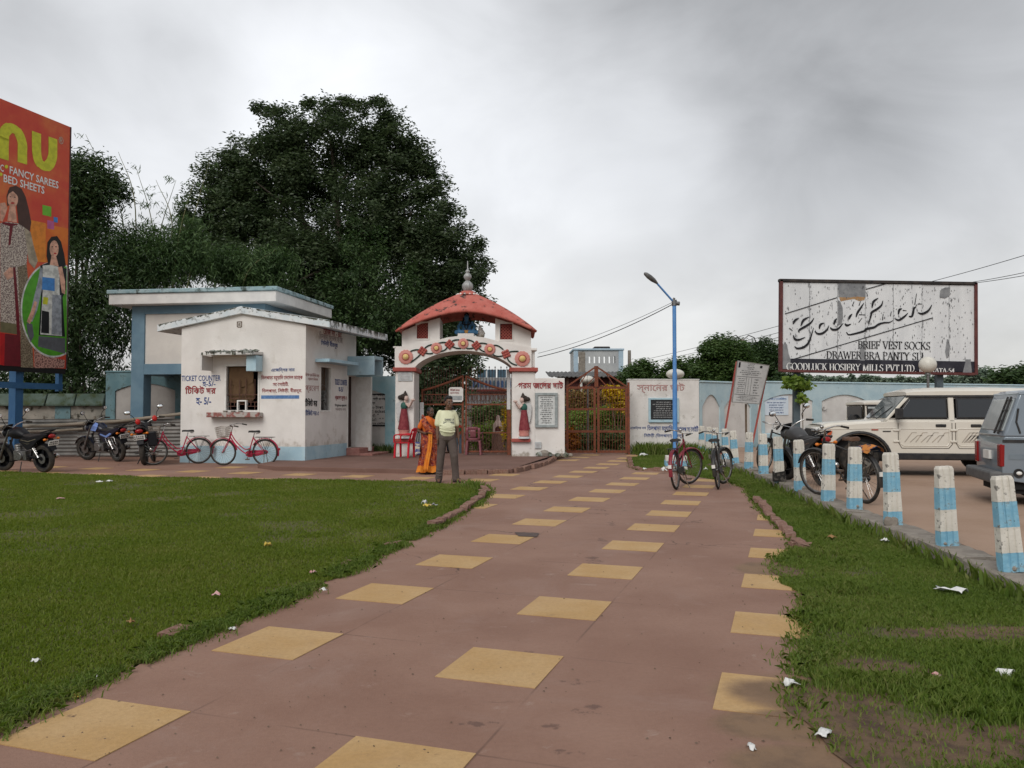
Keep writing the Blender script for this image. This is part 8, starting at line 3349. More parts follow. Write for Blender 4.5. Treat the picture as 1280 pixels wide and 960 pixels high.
def trousf(mb):
 limb(mb, [(-.07, .0, .98), (.07, .0, .98)], [.118, .118])
 limb(mb, [(-.06, .0, .90), (.06, .0, .90)], [.125, .125])
 limb(mb, [(-.085, .0, .88), (-.12, .02, .50), (-.142, .055, .20), (-.15, .055, .075)], [.10, .08, .07, .073])
 limb(mb, [(.085, .0, .88), (.135, -.065, .52), (.168, -.03, .20), (.175, -.02, .075)], [.10, .08, .07, .075])
 for x, y, zs in ((-.145, .05, (.13, .18, .24)), (.17, -.02, (.12, .17, .23))):
  for z in zs:
   mb.tube([(x - .06, y - .04, z + .012), (x, y - .075, z), (x + .06, y - .04, z + .01)], .011, 6)
TR = mat('grey_brown_trousers', (.085, .064, .056), (.115, .09, .08), 4, .9, .4, 60)
person_body(man, 'trousers', trousf, TR, .0095, 3)
for x, y, a in ((-.15, .05, R(-8)), (.175, -.03, R(35))):
 mb = MB()
 d = Vector((sin(a), -cos(a), 0))
 nn = Vector((cos(a), sin(a), 0))
 c = Vector((x, y, 0))
 pts = [(-.06, .034), (.02, .040), (.12, .048), (.18, .040), (.205, .012)]
 out = [c + d * u + nn * w_ for u, w_ in pts] + [c + d * u - nn * w_ for u, w_ in pts[::-1]]
 mb.prism([(q.x, q.y) for q in out], .002, .026, 'xy')
 s_ = mb.build('sandal', mat('dark_leather', (.02, .014, .011), rough=.5), man, bevel=.006)
 mb = MB()
 for u, hgt in ((.03, .085), (.12, .066)):
  mb.tube([c + d * u + nn * .045 + Vector((0, 0, .02)), c + d * u + Vector((0, 0, hgt + .01)), c + d * u - nn * .045 + Vector((0, 0, .02))], .014, 7)
 mb.build('strap', M['black'], s_, smooth=60)

WP = G(535, 592.5)
wom = thing('person', 'woman in an orange and maroon patterned sari half hidden behind the man', 'person', WP, R(14))
wom.scale = (.97,) * 3
HCw, HYw, HNw = Vector((.05, -.02, 1.42)), R(30), R(8)


def wskin(mb):
 head(mb, HCw, HYw, HNw, .95)
 limb(mb, [(.01, .02, 1.22), (.035, .0, 1.33)], [.048, .044])
 limb(mb, [(0, .01, 1.15), (0, .01, .9)], [.10, .10])
 limb(mb, [(-.16, .02, 1.20), (-.22, .03, .99), (-.06, -.13, .93)], [.045, .038, .026])
 limb(mb, [(.16, .02, 1.20), (.21, .01, .99), (.05, -.15, .95)], [.045, .038, .026])
 hand(mb, (-.055, -.135, .93), (.9, -.3, .1), 1, .0075)
 hand(mb, (.045, -.155, .95), (-.9, -.2, .1), -1, .0075)
 for x in (-.07, .10):
  limb(mb, [(x, .03, .6), (x, .02, .06)], [.06, .034])
  limb(mb, [(x, .0, .04), (x + .03, -.13, .03)], [.034, .03])
wsk = person_body(wom, 'body', wskin, SKIN2, .0085, 2)
face_bits(wom, HCw, HYw, HNw, wsk, .95)
fm2 = Matrix.Translation(HCw) @ Matrix.Rotation(HYw, 4, 'Z') @ Matrix.Rotation(HNw, 4, 'X')
def whair(mb):
 mb.m = fm2
 mb.ball((0, .02, .032), (.078, .092, .092), 16, 12)
 mb.ball((0, .11, -.01), (.045, .04, .045), 10, 8)
person_body(wom, 'hair', whair, HAIRM, .009, 1)
def blouse(mb):
 limb(mb, [(0, .015, 1.21), (0, .01, 1.02)], [.135, .125])
 for s in (-1, 1):
  limb(mb, [(s * .13, .02, 1.20), (s * .19, .025, 1.08)], [.068, .058])
person_body(wom, 'blouse', blouse, mat('orange_blouse', (.55, .11, .015), (.62, .15, .02), 5, .8), .01, 3)
SARI = mat('patterned_sari', (.15, .012, .022), (.42, .10, .03), 17, .85, stain=(26., .60, .64, (.55, .42, .36)), stain2=(13., .60, .64, (.05, .012, .03)))
mb = MB()
rows = []
rs_ = random.Random(6)
nn_ = 60
ph = [rs_.uniform(0, 6) for _ in range(4)]
for z, rx, ry, am in ((1.0, .145, .125, .0), (.92, .155, .135, .004), (.80, .175, .155, .008), (.60, .185, .165, .014), (.40, .195, .175, .02), (.20, .215, .195, .026), (.06, .24, .22, .032)):
 row = []
 for i in range(nn_):
  a = 2 * pi * i / nn_
  f = am * (sin(9 * a + ph[0]) + .6 * sin(17 * a + ph[1] + z * 2) + .4 * sin(5 * a + ph[2]))
  row.append(((rx + f) * cos(a) + .015, (ry + f) * sin(a) + .01, z + .012 * sin(7 * a + ph[3]) * (am > .02)))
 rows.append(row)
mb.sheet(rows, closed=True)
sk = mb.build('sari_skirt', SARI, wom, smooth=70)
ORG = mat('orange_sari_border', (.60, .16, .012), (.66, .24, .03), 9, .8, stain=(18., .62, .66, (.30, .05, .02)))
mb = MB()
rows = []
for z, rx, ry, am in ((.20, .219, .199, .026), (.13, .231, .211, .03), (.055, .246, .226, .034)):
 row = []
 for i in range(nn_):
  a = 2 * pi * i / nn_
  f = am * (sin(9 * a + ph[0]) + .6 * sin(17 * a + ph[1] + z * 2) + .4 * sin(5 * a + ph[2]))
  row.append(((rx + f) * cos(a) + .015, (ry + f) * sin(a) + .01, z - .002 + .012 * sin(7 * a + ph[3])))
 rows.append(row)
mb.sheet(rows, closed=True)
mb.build('sari_border', ORG, wom, smooth=70)
# the loose end: from the left hip across the chest and over the shoulder, and the pleat falling in front
mb = MB()
path_ = catmull3([(.17, .0, .86), (.10, -.15, .95), (.0, -.165, 1.05), (-.08, -.14, 1.16), (-.125, -.04, 1.285), (-.12, .10, 1.22), (-.08, .19, 1.0), (-.05, .21, .75)], 6)
rows = []
for i, p in enumerate(path_):
 d = (path_[min(i + 1, len(path_) - 1)] - path_[max(i - 1, 0)]).normalized()
 out_ = Vector((p.x, p.y - .02, 0))
 out_ = out_.normalized() if out_.length > 1e-4 else Vector((0, -1, 0))
 sd = d.cross(out_).normalized()
 rows.append([p + sd * w_ * .16 + out_ * (.012 * sin(w_ * 9 + i * .2) + .014) for w_ in np.linspace(-.5, .5, 9)])
mb.sheet(rows)
o = mb.build('sari_drape', SARI, wom, smooth=70)
o.modifiers.new('solid', 'SOLIDIFY').thickness = .012
mb = MB()
rows = []
for i in range(12):
 t = i / 11
 z = .98 - .90 * t
 xx = .03 - .10 * t + .02 * sin(t * 5)
 rr2 = .15 + .085 * t
 rows.append([(xx + w_ * (.085 + .03 * t), -math.sqrt(max(.001, (rr2 + .035) ** 2 - (xx + w_ * .1) ** 2)) + .008 * sin(w_ * 14) - .006 - .012 * t, z) for w_ in np.linspace(-.5, .5, 9)])
mb.sheet(rows)
o = mb.build('orange_pleat', ORG, wom, smooth=70)
o.modifiers.new('solid', 'SOLIDIFY').thickness = .01
mb = MB()
for x in (-.07, .10):
 mb.b2(x - .04, x + .055, -.17, .05, .002, .022)
mb.build('sandal', M['black'], wom, bevel=.008)
mb = MB()
mb.b2(-.36, -.30, -.06, .08, .42, .62)
bag = thing('shopping_bag', 'striped cloth bag hanging beside the woman in the orange sari', 'bag', WP, R(14))
mb = MB()
mb.hexa([(-.30, -.12, .44), (-.19, -.14, .44), (-.17, .02, .44), (-.29, .03, .44), (-.30, -.10, .72), (-.20, -.11, .72), (-.19, .0, .72), (-.29, .01, .72)])
mb.build('bag_body', mat('striped_cloth', (.06, .07, .20), (.50, .45, .36), 9, .9, stretch=(.6, .6, 2.2), sharp=(.48, .52)), bag, bevel=.015)
mb = MB()
mb.tube(catmull3([(-.27, -.05, .72), (-.25, -.05, .86), (-.22, -.05, .94), (-.21, -.05, .86), (-.22, -.05, .72)]), .008, 5)
mb.build('bag_handle', M['black'], bag, smooth=60)

# a child and a bystander inside the gate, mostly hidden
def small_person(label, loc, rz, h, top, bottom):
 t = thing('person', label, 'person', loc, rz)
 k = h / 1.6
 t.scale = (k,) * 3
 def f(mb):
  head(mb, Vector((0, 0, 1.47)))
  limb(mb, [(0, .01, 1.28), (0, 0, 1.38)], [.05, .047])
  limb(mb, [(0, 0, 1.2), (0, 0, .9)], [.11, .11])
  for s in (-1, 1):
   limb(mb, [(s * .17, .0, 1.25), (s * .21, .02, 1.02), (s * .2, -.05, .82)], [.048, .04, .028])
   hand(mb, (s * .2, -.055, .81), (0, -.1, -1), -s)
   limb(mb, [(s * .09, 0, .85), (s * .1, 0, .45), (s * .1, .02, .08)], [.08, .055, .036])
   limb(mb, [(s * .1, .03, .045), (s * .11, -.13, .035)], [.036, .03])
 b_ = person_body(t, 'body', f, SKIN, .012, 2)
 def hf(mb):
  mb.ball((0, .02, 1.515), (.082, .094, .09), 14, 10)
 person_body(t, 'hair', hf, HAIRM, .012, 1)
 def tf(mb):
  limb(mb, [(0, 0, 1.25), (0, 0, .95)], [.15, .14])
  for s in (-1, 1):
   limb(mb, [(s * .14, 0, 1.26), (s * .2, .01, 1.1)], [.07, .06])
 person_body(t, 'shirt', tf, top, .013, 2)
 def bf(mb):
  limb(mb, [(0, 0, .92), (0, 0, .86)], [.14, .14])
  for s in (-1, 1):
   limb(mb, [(s * .085, 0, .84), (s * .1, 0, .45), (s * .1, .02, .12)], [.105, .08, .065])
 person_body(t, 'trousers', bf, bottom, .013, 2)
 return t


small_person('child in a red and green top just inside the open gate leaf', A(573, 560, 24.9).xy.to_3d() + Vector((0, 0, .02)), R(20), 1.12,
   mat('child_top', (.42, .05, .03), (.05, .15, .07), 3, .8, sharp=(.5, .55)), mat('child_trousers', (.10, .14, .18), rough=.8))
small_person('dark haired visitor in grey seen through the iron gate', A(563.5, 560, 26.3).xy.to_3d(), R(-30), 1.55, mat('visitor_top', (.09, .09, .10), rough=.9), mat('visitor_trousers', (.03, .035, .05), rough=.9))

# ------------------------------------------------------------------ litter
def scrap(label, px, size, m, name='paper_scrap', z=.02, cat='litter', flat_=.5):
 r = random.Random(hash(px) & 0xffff)
 p = G(*px)
 p.z = z
 mb = MB()
 n = 5
 rows = []
 for i in range(n):
  rows.append([((i / (n - 1) - .5) * size[0] + r.uniform(-.1, .1) * size[0], (j / (n - 1) - .5) * size[1] + r.uniform(-.1, .1) * size[1],
      max(.0, r.uniform(0, size[2]) * (1.3 - (abs(i - 2) + abs(j - 2)) * .22))) for j in range(n)])
 mb.sheet(rows)
 o = mb.build(name, m, None, smooth=35)
 o.location = p
 o.rotation_euler = (0, 0, r.uniform(0, 6))
 o.modifiers.new('solid', 'SOLIDIFY').thickness = .004
 return tag(o, label, cat, None, 'thing')


WPAP = mat('white_scrap', (.62, .62, .60), (.70, .70, .69), 20, .7)
PINKP = mat('pink_wrapper', (.48, .20, .20), (.62, .45, .42), 20, .6)
YELP = mat('yellow_wrapper', (.60, .42, .05), (.66, .5, .2), 20, .6)
BLEAF = mat('brown_leaf', (.24, .13, .05), (.30, .18, .08), 20, .8)
for lb, px, sz, m, nm, z in (
  ('large crumpled white paper on the right verge', (1189, 744.5), (.20, .11, .05), WPAP, 'crumpled_paper', .03),
  ('small white scrap on the verge below the bollards', (1106, 680.5), (.07, .06, .04), WPAP, 'paper_scrap', .03),
  ('torn white scrap where the path meets the bare dirt', (988, 860), (.075, .05, .05), WPAP, 'paper_scrap', .012),
  ('flat white scrap on the bare dirt near the bottom of the verge', (1029, 921), (.09, .045, .02), WPAP, 'paper_scrap', .012),
  ('tiny white scrap on the red path near the bottom', (940, 936), (.05, .025, .02), WPAP, 'paper_scrap', .004),
  ('curled brown leaf on the verge beside the kerb', (1040, 676.5), (.09, .06, .03), BLEAF, 'fallen_leaf', .04),
  ('small reddish wrapper in the verge grass', (1170, 852), (.04, .03, .02), PINKP, 'wrapper', .03),
  ('pink and white wrapper in the middle of the lawn', (270, 751), (.06, .04, .03), PINKP, 'wrapper', .04),
  ('pink wrapper far left on the lawn', (76, 627), (.11, .06, .04), PINKP, 'wrapper', .04),
  ('left of two white scraps near the far lawn edge', (124, 605), (.12, .06, .03), WPAP, 'paper_scrap', .04),
  ('right of two white scraps near the far lawn edge', (137, 604), (.10, .06, .03), WPAP, 'paper_scrap', .04),
  ('yellow wrapper standing in the lawn grass', (335, 687), (.07, .05, .07), YELP, 'wrapper', .03),
  ('pale tan leaf on the lawn above the buried bricks', (163, 785), (.05, .03, .025), BLEAF, 'fallen_leaf', .04),
  ('small white scrap low on the lawn at the left', (44, 835), (.045, .03, .03), WPAP, 'paper_scrap', .035),
  ('white scrap on the lawn edge beside the left path corner', (121, 852), (.045, .02, .02), WPAP, 'paper_scrap', .012),
  ('orange leaf on the path edge at the lower left', (95, 872), (.06, .035, .02), YELP, 'fallen_leaf', .008),
  ('white scrap on the path edge below the lawn', (290, 788), (.05, .03, .02), WPAP, 'paper_scrap', .008),
  ('white scrap on the grass margin beside the path', (404, 743), (.05, .03, .02), WPAP, 'paper_scrap', .03),
  ('pinkish pebble of brick on the lawn margin', (391, 721), (.05, .04, .035), PINKP, 'wrapper', .035),
  ('white and yellow wrapper on the lawn near the man', (534, 637), (.14, .08, .05), YELP, 'wrapper', .05),
  ('white ball of paper beside the yellow wrapper on the lawn', (530, 633.5), (.07, .07, .08), WPAP, 'crumpled_paper', .04),
  ('black and white wrapper lying beside the yellow one on the lawn', (542, 636), (.10, .05, .04), mat('black_wrapper', (.02, .02, .02), (.5, .5, .5), 20, .6), 'wrapper', .05),
  ('white plastic bag lying on the grass before the ghat wall', (804, 572), (.26, .14, .09), WPAP, 'plastic_bag', .06),
  ('white crumpled bag on the brick edging near the street lamp', (830, 591.5), (.16, .12, .10), WPAP, 'plastic_bag', .04),
  ('white scrap on the bricks left of the crumpled bag', (806, 590.5), (.16, .08, .05), WPAP, 'paper_scrap', .07),
  ('small white scrap on the verge behind the two bicycles', (882, 589), (.09, .06, .05), WPAP, 'paper_scrap', .04)):
 scrap(lb, px, sz, m, nm, z)
cup = thing('paper_cup', 'white paper cup lying on its side in the right verge', 'cup', G(1256, 851) + Vector((0, 0, .035)), R(-50))
mb = MB()
mb.lathe([(.022, -.04), (.034, .04), (.032, .04), (.020, -.037)], (0, 0, 0), 16, axis='x')
mb.build('cup_body', WPAP, cup, smooth=50)
stn = thing('rubble_heap', 'grey mossy stones heaped at the foot of the gateway side wall', 'rubble', A(693, 565, 23.2).xy.to_3d() + Vector((0, 0, .1)), 0)
rr = random.Random(8)
for k in range(9):
 mb = MB()
 s = rr.uniform(.07, .15)
 mb.ball((-.55 + k * .125, -.1 + rr.uniform(-.08, .06), s * .4), (s * 1.1, s * .8, s * rr.uniform(.6, 1.0)), 7, 5)
 mb.build('stone', M['moss_slab'] if k % 2 else M['concrete'], stn)
# ------------------------------------------------------------------ trees, bamboo and shrubs
def px_blobs(lst, Y, dep=.8, zmin=.3):
 """Crown lobes measured on the photograph (centre x, y, half width, half height) stood at distance Y, as deep as they are wide."""
 out = []
 for q in lst:
  px, py, rx, ry = q[:4]
  dy = q[4] if len(q) > 4 else 0
  y = Y + dy
  c = A(px, py, y)
  k = y / 1000
  out.append((c, Vector((rx * k, max(rx, ry) * k * dep, ry * k))))
 return out


def leaves(name, blobs, n, per, ll, lw, spread, m, parent, seed=1, droop=.3, shell=.45, fold=.12, elong=1.0, kind=None, lumpy=.25, zmin=.05, lobes=0., lobe_r=1.):
 r = np.random.default_rng(seed)
 if lobes:                                     # break each mass into many smaller rounded lobes on its surface
  nb = []
  for c, rr_ in blobs:
   kk = max(2, int(lobes * rr_.x * rr_.z))
   for _ in range(kk):
    dd = r.normal(size=3)
    dd /= np.linalg.norm(dd)
    q_ = r.uniform(.55, .98)
    f_ = r.uniform(.55, 1.15) * lobe_r
    nb.append((Vector((c.x + dd[0] * rr_.x * q_, c.y + dd[1] * rr_.y * q_, c.z + dd[2] * rr_.z * q_)), Vector((f_ * 1.15, f_ * 1.1, f_ * .8))))
   nb.append((c, rr_ * .72))
  blobs = nb
 wts = np.array([(b[1].x * b[1].z) for b in blobs])
 wts /= wts.sum()
 k = max(1, n // per)
 bi = r.choice(len(blobs), k, p=wts)
 C = np.array([tuple(b[0]) for b in blobs])[bi]
 S = np.array([tuple(b[1]) for b in blobs])[bi]
 d = r.normal(size=(k, 3))
 d /= np.linalg.norm(d, axis=1)[:, None]
 lump = 1 + lumpy * (2 * vnoise(d[:, 0] * 3 + bi * 7.1, d[:, 2] * 3 + d[:, 1] * 2.3, 1.3, seed) - 1)
 rad = (shell + (1 - shell) * r.random(k) ** .6) * lump
 cc = C + d * S * rad[:, None]
 P = np.repeat(cc, per, 0) + np.clip(r.normal(size=(k * per, 3)), -1.5, 1.5) * spread * np.array([1, 1, .75])
 D0 = np.repeat(d, per, 0)
 N_ = len(P)
 keep = P[:, 2] > zmin
 P, D0 = P[keep], D0[keep]
 N_ = len(P)
 az = r.uniform(0, 2 * pi, N_)
 t = np.stack([np.cos(az), np.sin(az), -droop * 2 * r.random(N_) + .2 - droop * .3], 1) + D0 * .5
 t /= np.linalg.norm(t, axis=1)[:, None]
 nn = D0 * .5 + np.array([0, 0, .7]) + r.normal(size=(N_, 3)) * .55
 s = np.cross(t, nn)
 s /= np.linalg.norm(s, axis=1)[:, None] + 1e-9
 up = np.cross(s, t)
 l = ll * (.65 + .7 * r.random(N_))[:, None]
 w_ = lw * (.65 + .7 * r.random(N_))[:, None]
 base = P - t * l * .5
 tip = P + t * l * .5 - up * l * fold * .8
 V = np.stack([base, P + s * w_ * .5 + up * l * fold * .5, tip, P - s * w_ * .5 + up * l * fold * .5], 1).reshape(-1, 3)
 q = np.arange(N_) * 4
 F = np.stack([q, q + 1, q + 2, q + 3], 1)
 # store relative to the parent
 if parent is not None:
  V = V - np.array(tuple(parent.location))
 o = mesh_np(name, V, F, m, parent)
 return o


def limbs(parent, base, ends, r0, m, seed=1, name='trunk', h0=.35):
 rr = random.Random(seed)
 base = Vector(base) - parent.location
 mb = MB()
 zt = max(e.z for e in ends)
 fork = base + Vector((0, 0, zt * h0))
 mb.tube([base - Vector((0, 0, .1)), base + Vector((0, 0, .1)), base.lerp(fork, .5), fork], [r0 * 1.35, r0 * 1.1, r0 * .9, r0 * .8], 12)
 o = mb.build(name, m, parent, smooth=60)
 for e in ends:
  e = Vector(e) - parent.location
  mb = MB()
  mid = fork.lerp(e, .5) + Vector((rr.uniform(-.3, .3), rr.uniform(-.3, .3), rr.uniform(0, .5)))
  mb.tube(catmull3([fork - Vector((0, 0, r0)), mid, e]), list(np.linspace(r0 * .6, r0 * .12, 11)), 8)
  for k in range(3):
   p = mid.lerp(e, rr.uniform(.1, .8))
   q = p + Vector((rr.uniform(-1, 1), rr.uniform(-1, 1), rr.uniform(-.1, .9))) * r0 * 4
   mb.tube([p, p.lerp(q, .5) + Vector((0, 0, .1)), q], [r0 * .18, r0 * .12, r0 * .04], 6)
  mb.build('limb', m, parent, smooth=60)
 return o


def tree(label, blobs, base, n, per, ll, lw, spread, m, seed, r0=.3, bark='bark', name='tree', cat='tree', group=None, droop=.3, shell=.45, h0=.35, nl=6, lumpy=.25, extra=(), lobes=0., lobe_r=1.):
 base = Vector((base[0], base[1], 0))
 t = thing(name, label, cat, base, 0, group)
 ends = [b[0] for b in sorted(blobs, key=lambda b: -b[1].x * b[1].z)[:nl]]
 if nl:
  limbs(t, base, ends, r0, M[bark], seed, h0=h0)
 leaves('crown', blobs, n, per, ll, lw, spread, m, t, seed, droop, shell, lumpy=lumpy, lobes=lobes, lobe_r=lobe_r)
 if extra:
  leaves('twig_leaves', list(extra), max(40, n // 30), 5, ll, lw, spread * .8, m, t, seed + 50, droop, .1)
 return t


M['leaf_dark'] = leaf_mat('dark_glossy_leaf', [(0.0248, 0.0414, 0.0206), (0.0454, 0.0704, 0.031), (0.0704, 0.0992, 0.0454), (0.1138, 0.1364, 0.0704)], .32, .45, .3)
M['leaf_bamboo'] = leaf_mat('bamboo_leaf', [(0.0263, 0.0525, 0.0206), (0.0525, 0.0938, 0.0338), (0.0844, 0.1406, 0.0488), (0.1406, 0.1875, 0.075)], .3, .5, .25)
M['leaf_bamboo2'] = leaf_mat('dark_bamboo_leaf', [(0.0169, 0.0338, 0.0151), (0.0304, 0.0574, 0.0219), (0.0506, 0.0844, 0.0304), (0.0844, 0.1215, 0.0456)], .25, .5, .25)
M['leaf_mid'] = leaf_mat('mid_green_leaf', [(0.0264, 0.054, 0.0168), (0.048, 0.09, 0.024), (0.072, 0.12, 0.0336), (0.108, 0.156, 0.048)], .25, .5, .25)
M['leaf_mid2'] = leaf_mat('deep_green_leaf', [(0.0207, 0.0442, 0.0166), (0.0386, 0.0718, 0.0248), (0.0621, 0.1035, 0.0359), (0.0966, 0.138, 0.0552)], .25, .5, .25)
M['leaf_hazed'] = leaf_mat('hazed_distant_leaf', [(0.1215, 0.1722, 0.1317), (0.152, 0.2025, 0.152), (0.1822, 0.2329, 0.1722), (0.2228, 0.2632, 0.1822)], .2, .7, .1)  # leaf colour paled and cooled to paint in the distant haze
M['leaf_hedge'] = leaf_mat('hedge_leaf', [(0.0878, 0.1492, 0.0351), (0.1492, 0.2281, 0.0527), (0.2281, 0.3159, 0.0702), (0.3335, 0.3861, 0.1053)], .45, .5, .25)
M['leaf_dkhedge'] = leaf_mat('dark_hedge_leaf', [(0.0432, 0.0756, 0.0302), (0.0756, 0.1188, 0.0432), (0.1188, 0.1728, 0.054), (0.1728, 0.216, 0.0756)], .25, .5, .25)
M['leaf_rust'] = leaf_mat('croton_leaf', [(.14, .05, .012), (.28, .10, .015), (.42, .17, .02), (.50, .26, .03)], .3, .5, .25)
M['leaf_yel'] = leaf_mat('yellow_flowers', [(.10, .12, .03), (.50, .34, .02), (.62, .42, .02), (.70, .52, .05)], .3, .5, .25)
M['leaf_brown'] = leaf_mat('mixed_brown_leaf', [(0.091, 0.091, 0.0455), (0.182, 0.1365, 0.0546), (0.273, 0.182, 0.0637), (0.182, 0.2184, 0.0728)], .3, .5, .25)

big = px_blobs([(415, 175, 70, 42), (350, 172, 30, 34), (340, 215, 70, 48), (300, 225, 36, 34), (470, 160, 32, 30), (485, 205, 55, 52), (288, 268, 58, 44), (262, 300, 40, 40), (320, 310, 60, 50), (400, 275, 118, 75), (515, 265, 52, 66), (552, 320, 42, 62),
    (480, 350, 92, 80), (360, 345, 100, 62, -2), (430, 420, 150, 55, -2), (548, 400, 46, 62), (575, 345, 20, 34), (250, 290, 26, 30), (585, 400, 18, 40)], 39, .55)
sprigs = px_blobs([(324, 135, 9, 6), (345, 140, 9, 7), (386, 130, 10, 7), (432, 127, 12, 6), (472, 128, 10, 6), (484, 148, 8, 8), (318, 190, 10, 6), (288, 196, 10, 8), (598, 306, 7, 10), (596, 345, 8, 10),
     (560, 262, 8, 8), (538, 215, 8, 8), (232, 268, 8, 8), (226, 300, 8, 10), (600, 380, 8, 10), (410, 135, 8, 5), (450, 132, 8, 6)], 39, .5)
tree('huge dark broad crowned tree towering behind the gateway and booth', big, A(440, 500, 40).xy, 230000, 30, .19, .085, .22, M['leaf_dark'], 21, .55, droop=.35, shell=.6, nl=9, lumpy=.15, extra=sprigs, lobes=5, lobe_r=.9)
ivy = thing('creeper', 'curtain of pale hanging creepers on the right flank of the huge dark tree', 'creeper', A(470, 430, 35).xy.to_3d(), 0)
leaves('foliage', px_blobs([(445, 330, 16, 60), (470, 360, 14, 80), (430, 420, 30, 50), (510, 380, 16, 60), (410, 390, 12, 60), (540, 430, 20, 40)], 34.5, .4), 9000, 20, .17, .075, .22, M['leaf_mid2'], ivy, 23, .6)

l1 = px_blobs([(108, 225, 34, 30), (128, 245, 26, 26), (98, 205, 18, 16), (100, 280, 36, 40), (88, 250, 30, 50), (140, 226, 12, 12)], 31, .8)
tree('dark feathery tree rising just right of the red billboard', l1, A(95, 500, 31.5).xy, 13000, 26, .24, .06, .28, M['leaf_bamboo2'], 31, .16, droop=.55, nl=4)
l2 = px_blobs([(115, 340, 55, 60), (105, 420, 62, 65), (150, 380, 50, 55), (100, 490, 70, 40), (60, 440, 50, 60), (20, 470, 60, 40)], 30.2, .55)
tree('dense dark thicket of bamboo foliage behind the mossy low wall', l2, A(110, 520, 30.5).xy, 26000, 24, .27, .05, .33, M['leaf_bamboo2'], 32, .12, name='bamboo_thicket', cat='thicket', droop=.7, nl=3, h0=.2)


def bamboo(label, foliage, base, culms, n, seed, m, Y):
 base = Vector((base[0], base[1], 0))
 t = thing('bamboo_clump', label, 'bamboo', base, 0, 'bamboo clumps left of the huge tree')
 rr = random.Random(seed)
 tips = []
 for a in culms:
  pts = [A(px, py, Y + rr.uniform(-.8, .8)) for px, py in a]
  pts = [Vector((base.x + rr.uniform(-.5, .5), base.y + rr.uniform(-.4, .4), 0))] + pts
  pts = [p - base for p in pts]
  mb = MB()
  c = catmull3(pts, 8)
  mb.tube(c, list(np.linspace(.045, .007, len(c))), 7)
  mb.build('culm', M['bamboo'], t, smooth=60)
  k0 = int(len(c) * .6)
  for p in c[k0::2]:
   for _ in range(2):
    q = p + Vector((rr.uniform(-.5, .5), rr.uniform(-.4, .4), rr.uniform(-.25, .25)))
    tips.append((q + base, Vector((.22, .22, .14))))
 leaves('foliage', foliage, n, 18, .24, .042, .26, m, t, seed, .8, .3)
 if tips:
  leaves('tip_leaves', tips, len(tips) * 7, 7, .26, .034, .10, m, t, seed + 3, .9, .0)
 return t


bamboo('tall bamboo clump with thin bare arching tips above the shed roof', px_blobs([(200, 330, 50, 36), (160, 330, 40, 45), (235, 320, 40, 34), (180, 300, 30, 20), (240, 285, 16, 14)], 31.5, .7), A(205, 500, 31.5).xy,
  [[(215, 380), (225, 290), (246, 215)], [(195, 380), (190, 280), (172, 215)], [(205, 380), (215, 280), (195, 225)], [(225, 380), (238, 290), (262, 200)], [(230, 380), (240, 300), (205, 265)],
  [(165, 380), (150, 260), (107, 168)], [(175, 380), (168, 250), (148, 190)], [(185, 380), (200, 290), (220, 225)]], 17000, 41, M['leaf_bamboo'], 31.5)
bamboo('paler bamboo clump drooping over the shed roof in front of the huge tree', px_blobs([(300, 335, 40, 24), (335, 345, 36, 26), (270, 330, 30, 24), (350, 325, 20, 14), (320, 370, 40, 20)], 33, .6), A(310, 500, 33).xy,
  [[(300, 400), (310, 340), (345, 312)], [(290, 400), (280, 340), (262, 318)], [(315, 400), (325, 340), (372, 330)]], 12000, 42, M['leaf_bamboo'], 33)
t3 = px_blobs([(545, 470, 40, 40), (575, 448, 26, 22), (520, 500, 30, 30), (556, 508, 20, 22)], 33.5, .5)
tree('dark leafy tree filling the arch behind the left gate leaf', t3, A(548, 520, 33.5).xy, 9500, 22, .22, .08, .30, M['leaf_dark'], 33, .14, nl=3)

# right of the gates
tree('low bright bushy tree behind the ghat wall', px_blobs([(815, 468, 28, 15), (800, 474, 22, 14), (838, 470, 22, 14)], 42, .8), A(815, 500, 42).xy, 9000, 22, .19, .08, .2, M['leaf_mid'], 51, .14, nl=3, lobes=8, lobe_r=.5)
tree('rounded green tree with a dark top behind the street lamp', px_blobs([(905, 437, 26, 17), (890, 455, 34, 22), (915, 462, 36, 22), (868, 468, 24, 16), (885, 478, 40, 14)], 47, .8), A(900, 500, 47).xy,
 26000, 24, .20, .09, .2, M['leaf_mid'], 52, .2, nl=5, lobes=7, lobe_r=.6)
tree('dark spreading tree between the lamp and the hosiery billboard', px_blobs([(950, 445, 26, 20), (938, 462, 30, 20), (965, 455, 20, 26), (930, 432, 12, 10), (960, 480, 34, 14)], 50, .8), A(950, 500, 50).xy,
 20000, 24, .20, .08, .2, M['leaf_mid2'], 53, .2, nl=5, lobes=7, lobe_r=.6)
tree('small bushy tree touching the left edge of the hosiery billboard', px_blobs([(985, 478, 16, 10), (1000, 480, 12, 8)], 46, .8), A(985, 500, 46).xy, 2500, 20, .22, .09, .26, M['leaf_mid2'], 54, .1, nl=2)
rr = random.Random(12)
fb = []
for k in range(64):
 px = 960 + k * 7.6 + rr.uniform(-3, 3)
 h = rr.uniform(2.5, 5) * (1.5 if rr.random() < .2 else 1)
 fb += px_blobs([(px, 477 - h * .4, rr.uniform(4, 8), h)], 150 + rr.uniform(-12, 12), .8)
fo = leaves('far_treeline', fb, 26000, 12, .6, .4, .3, M['leaf_hazed'], None, 61, .3, .2)
tag(fo, 'pale line of distant trees beyond the boundary wall', kind='stuff')
fo2 = leaves('far_woods', px_blobs([(-300 + k * 55, 494 + (k * 37 % 5), 40, 14) for k in range(23)], 160, .7), 26000, 12, 1.2, .65, 1.0, M['leaf_hazed'], None, 62, .3, .2)
tag(fo2, 'distant woods behind the garden and buildings', kind='stuff')
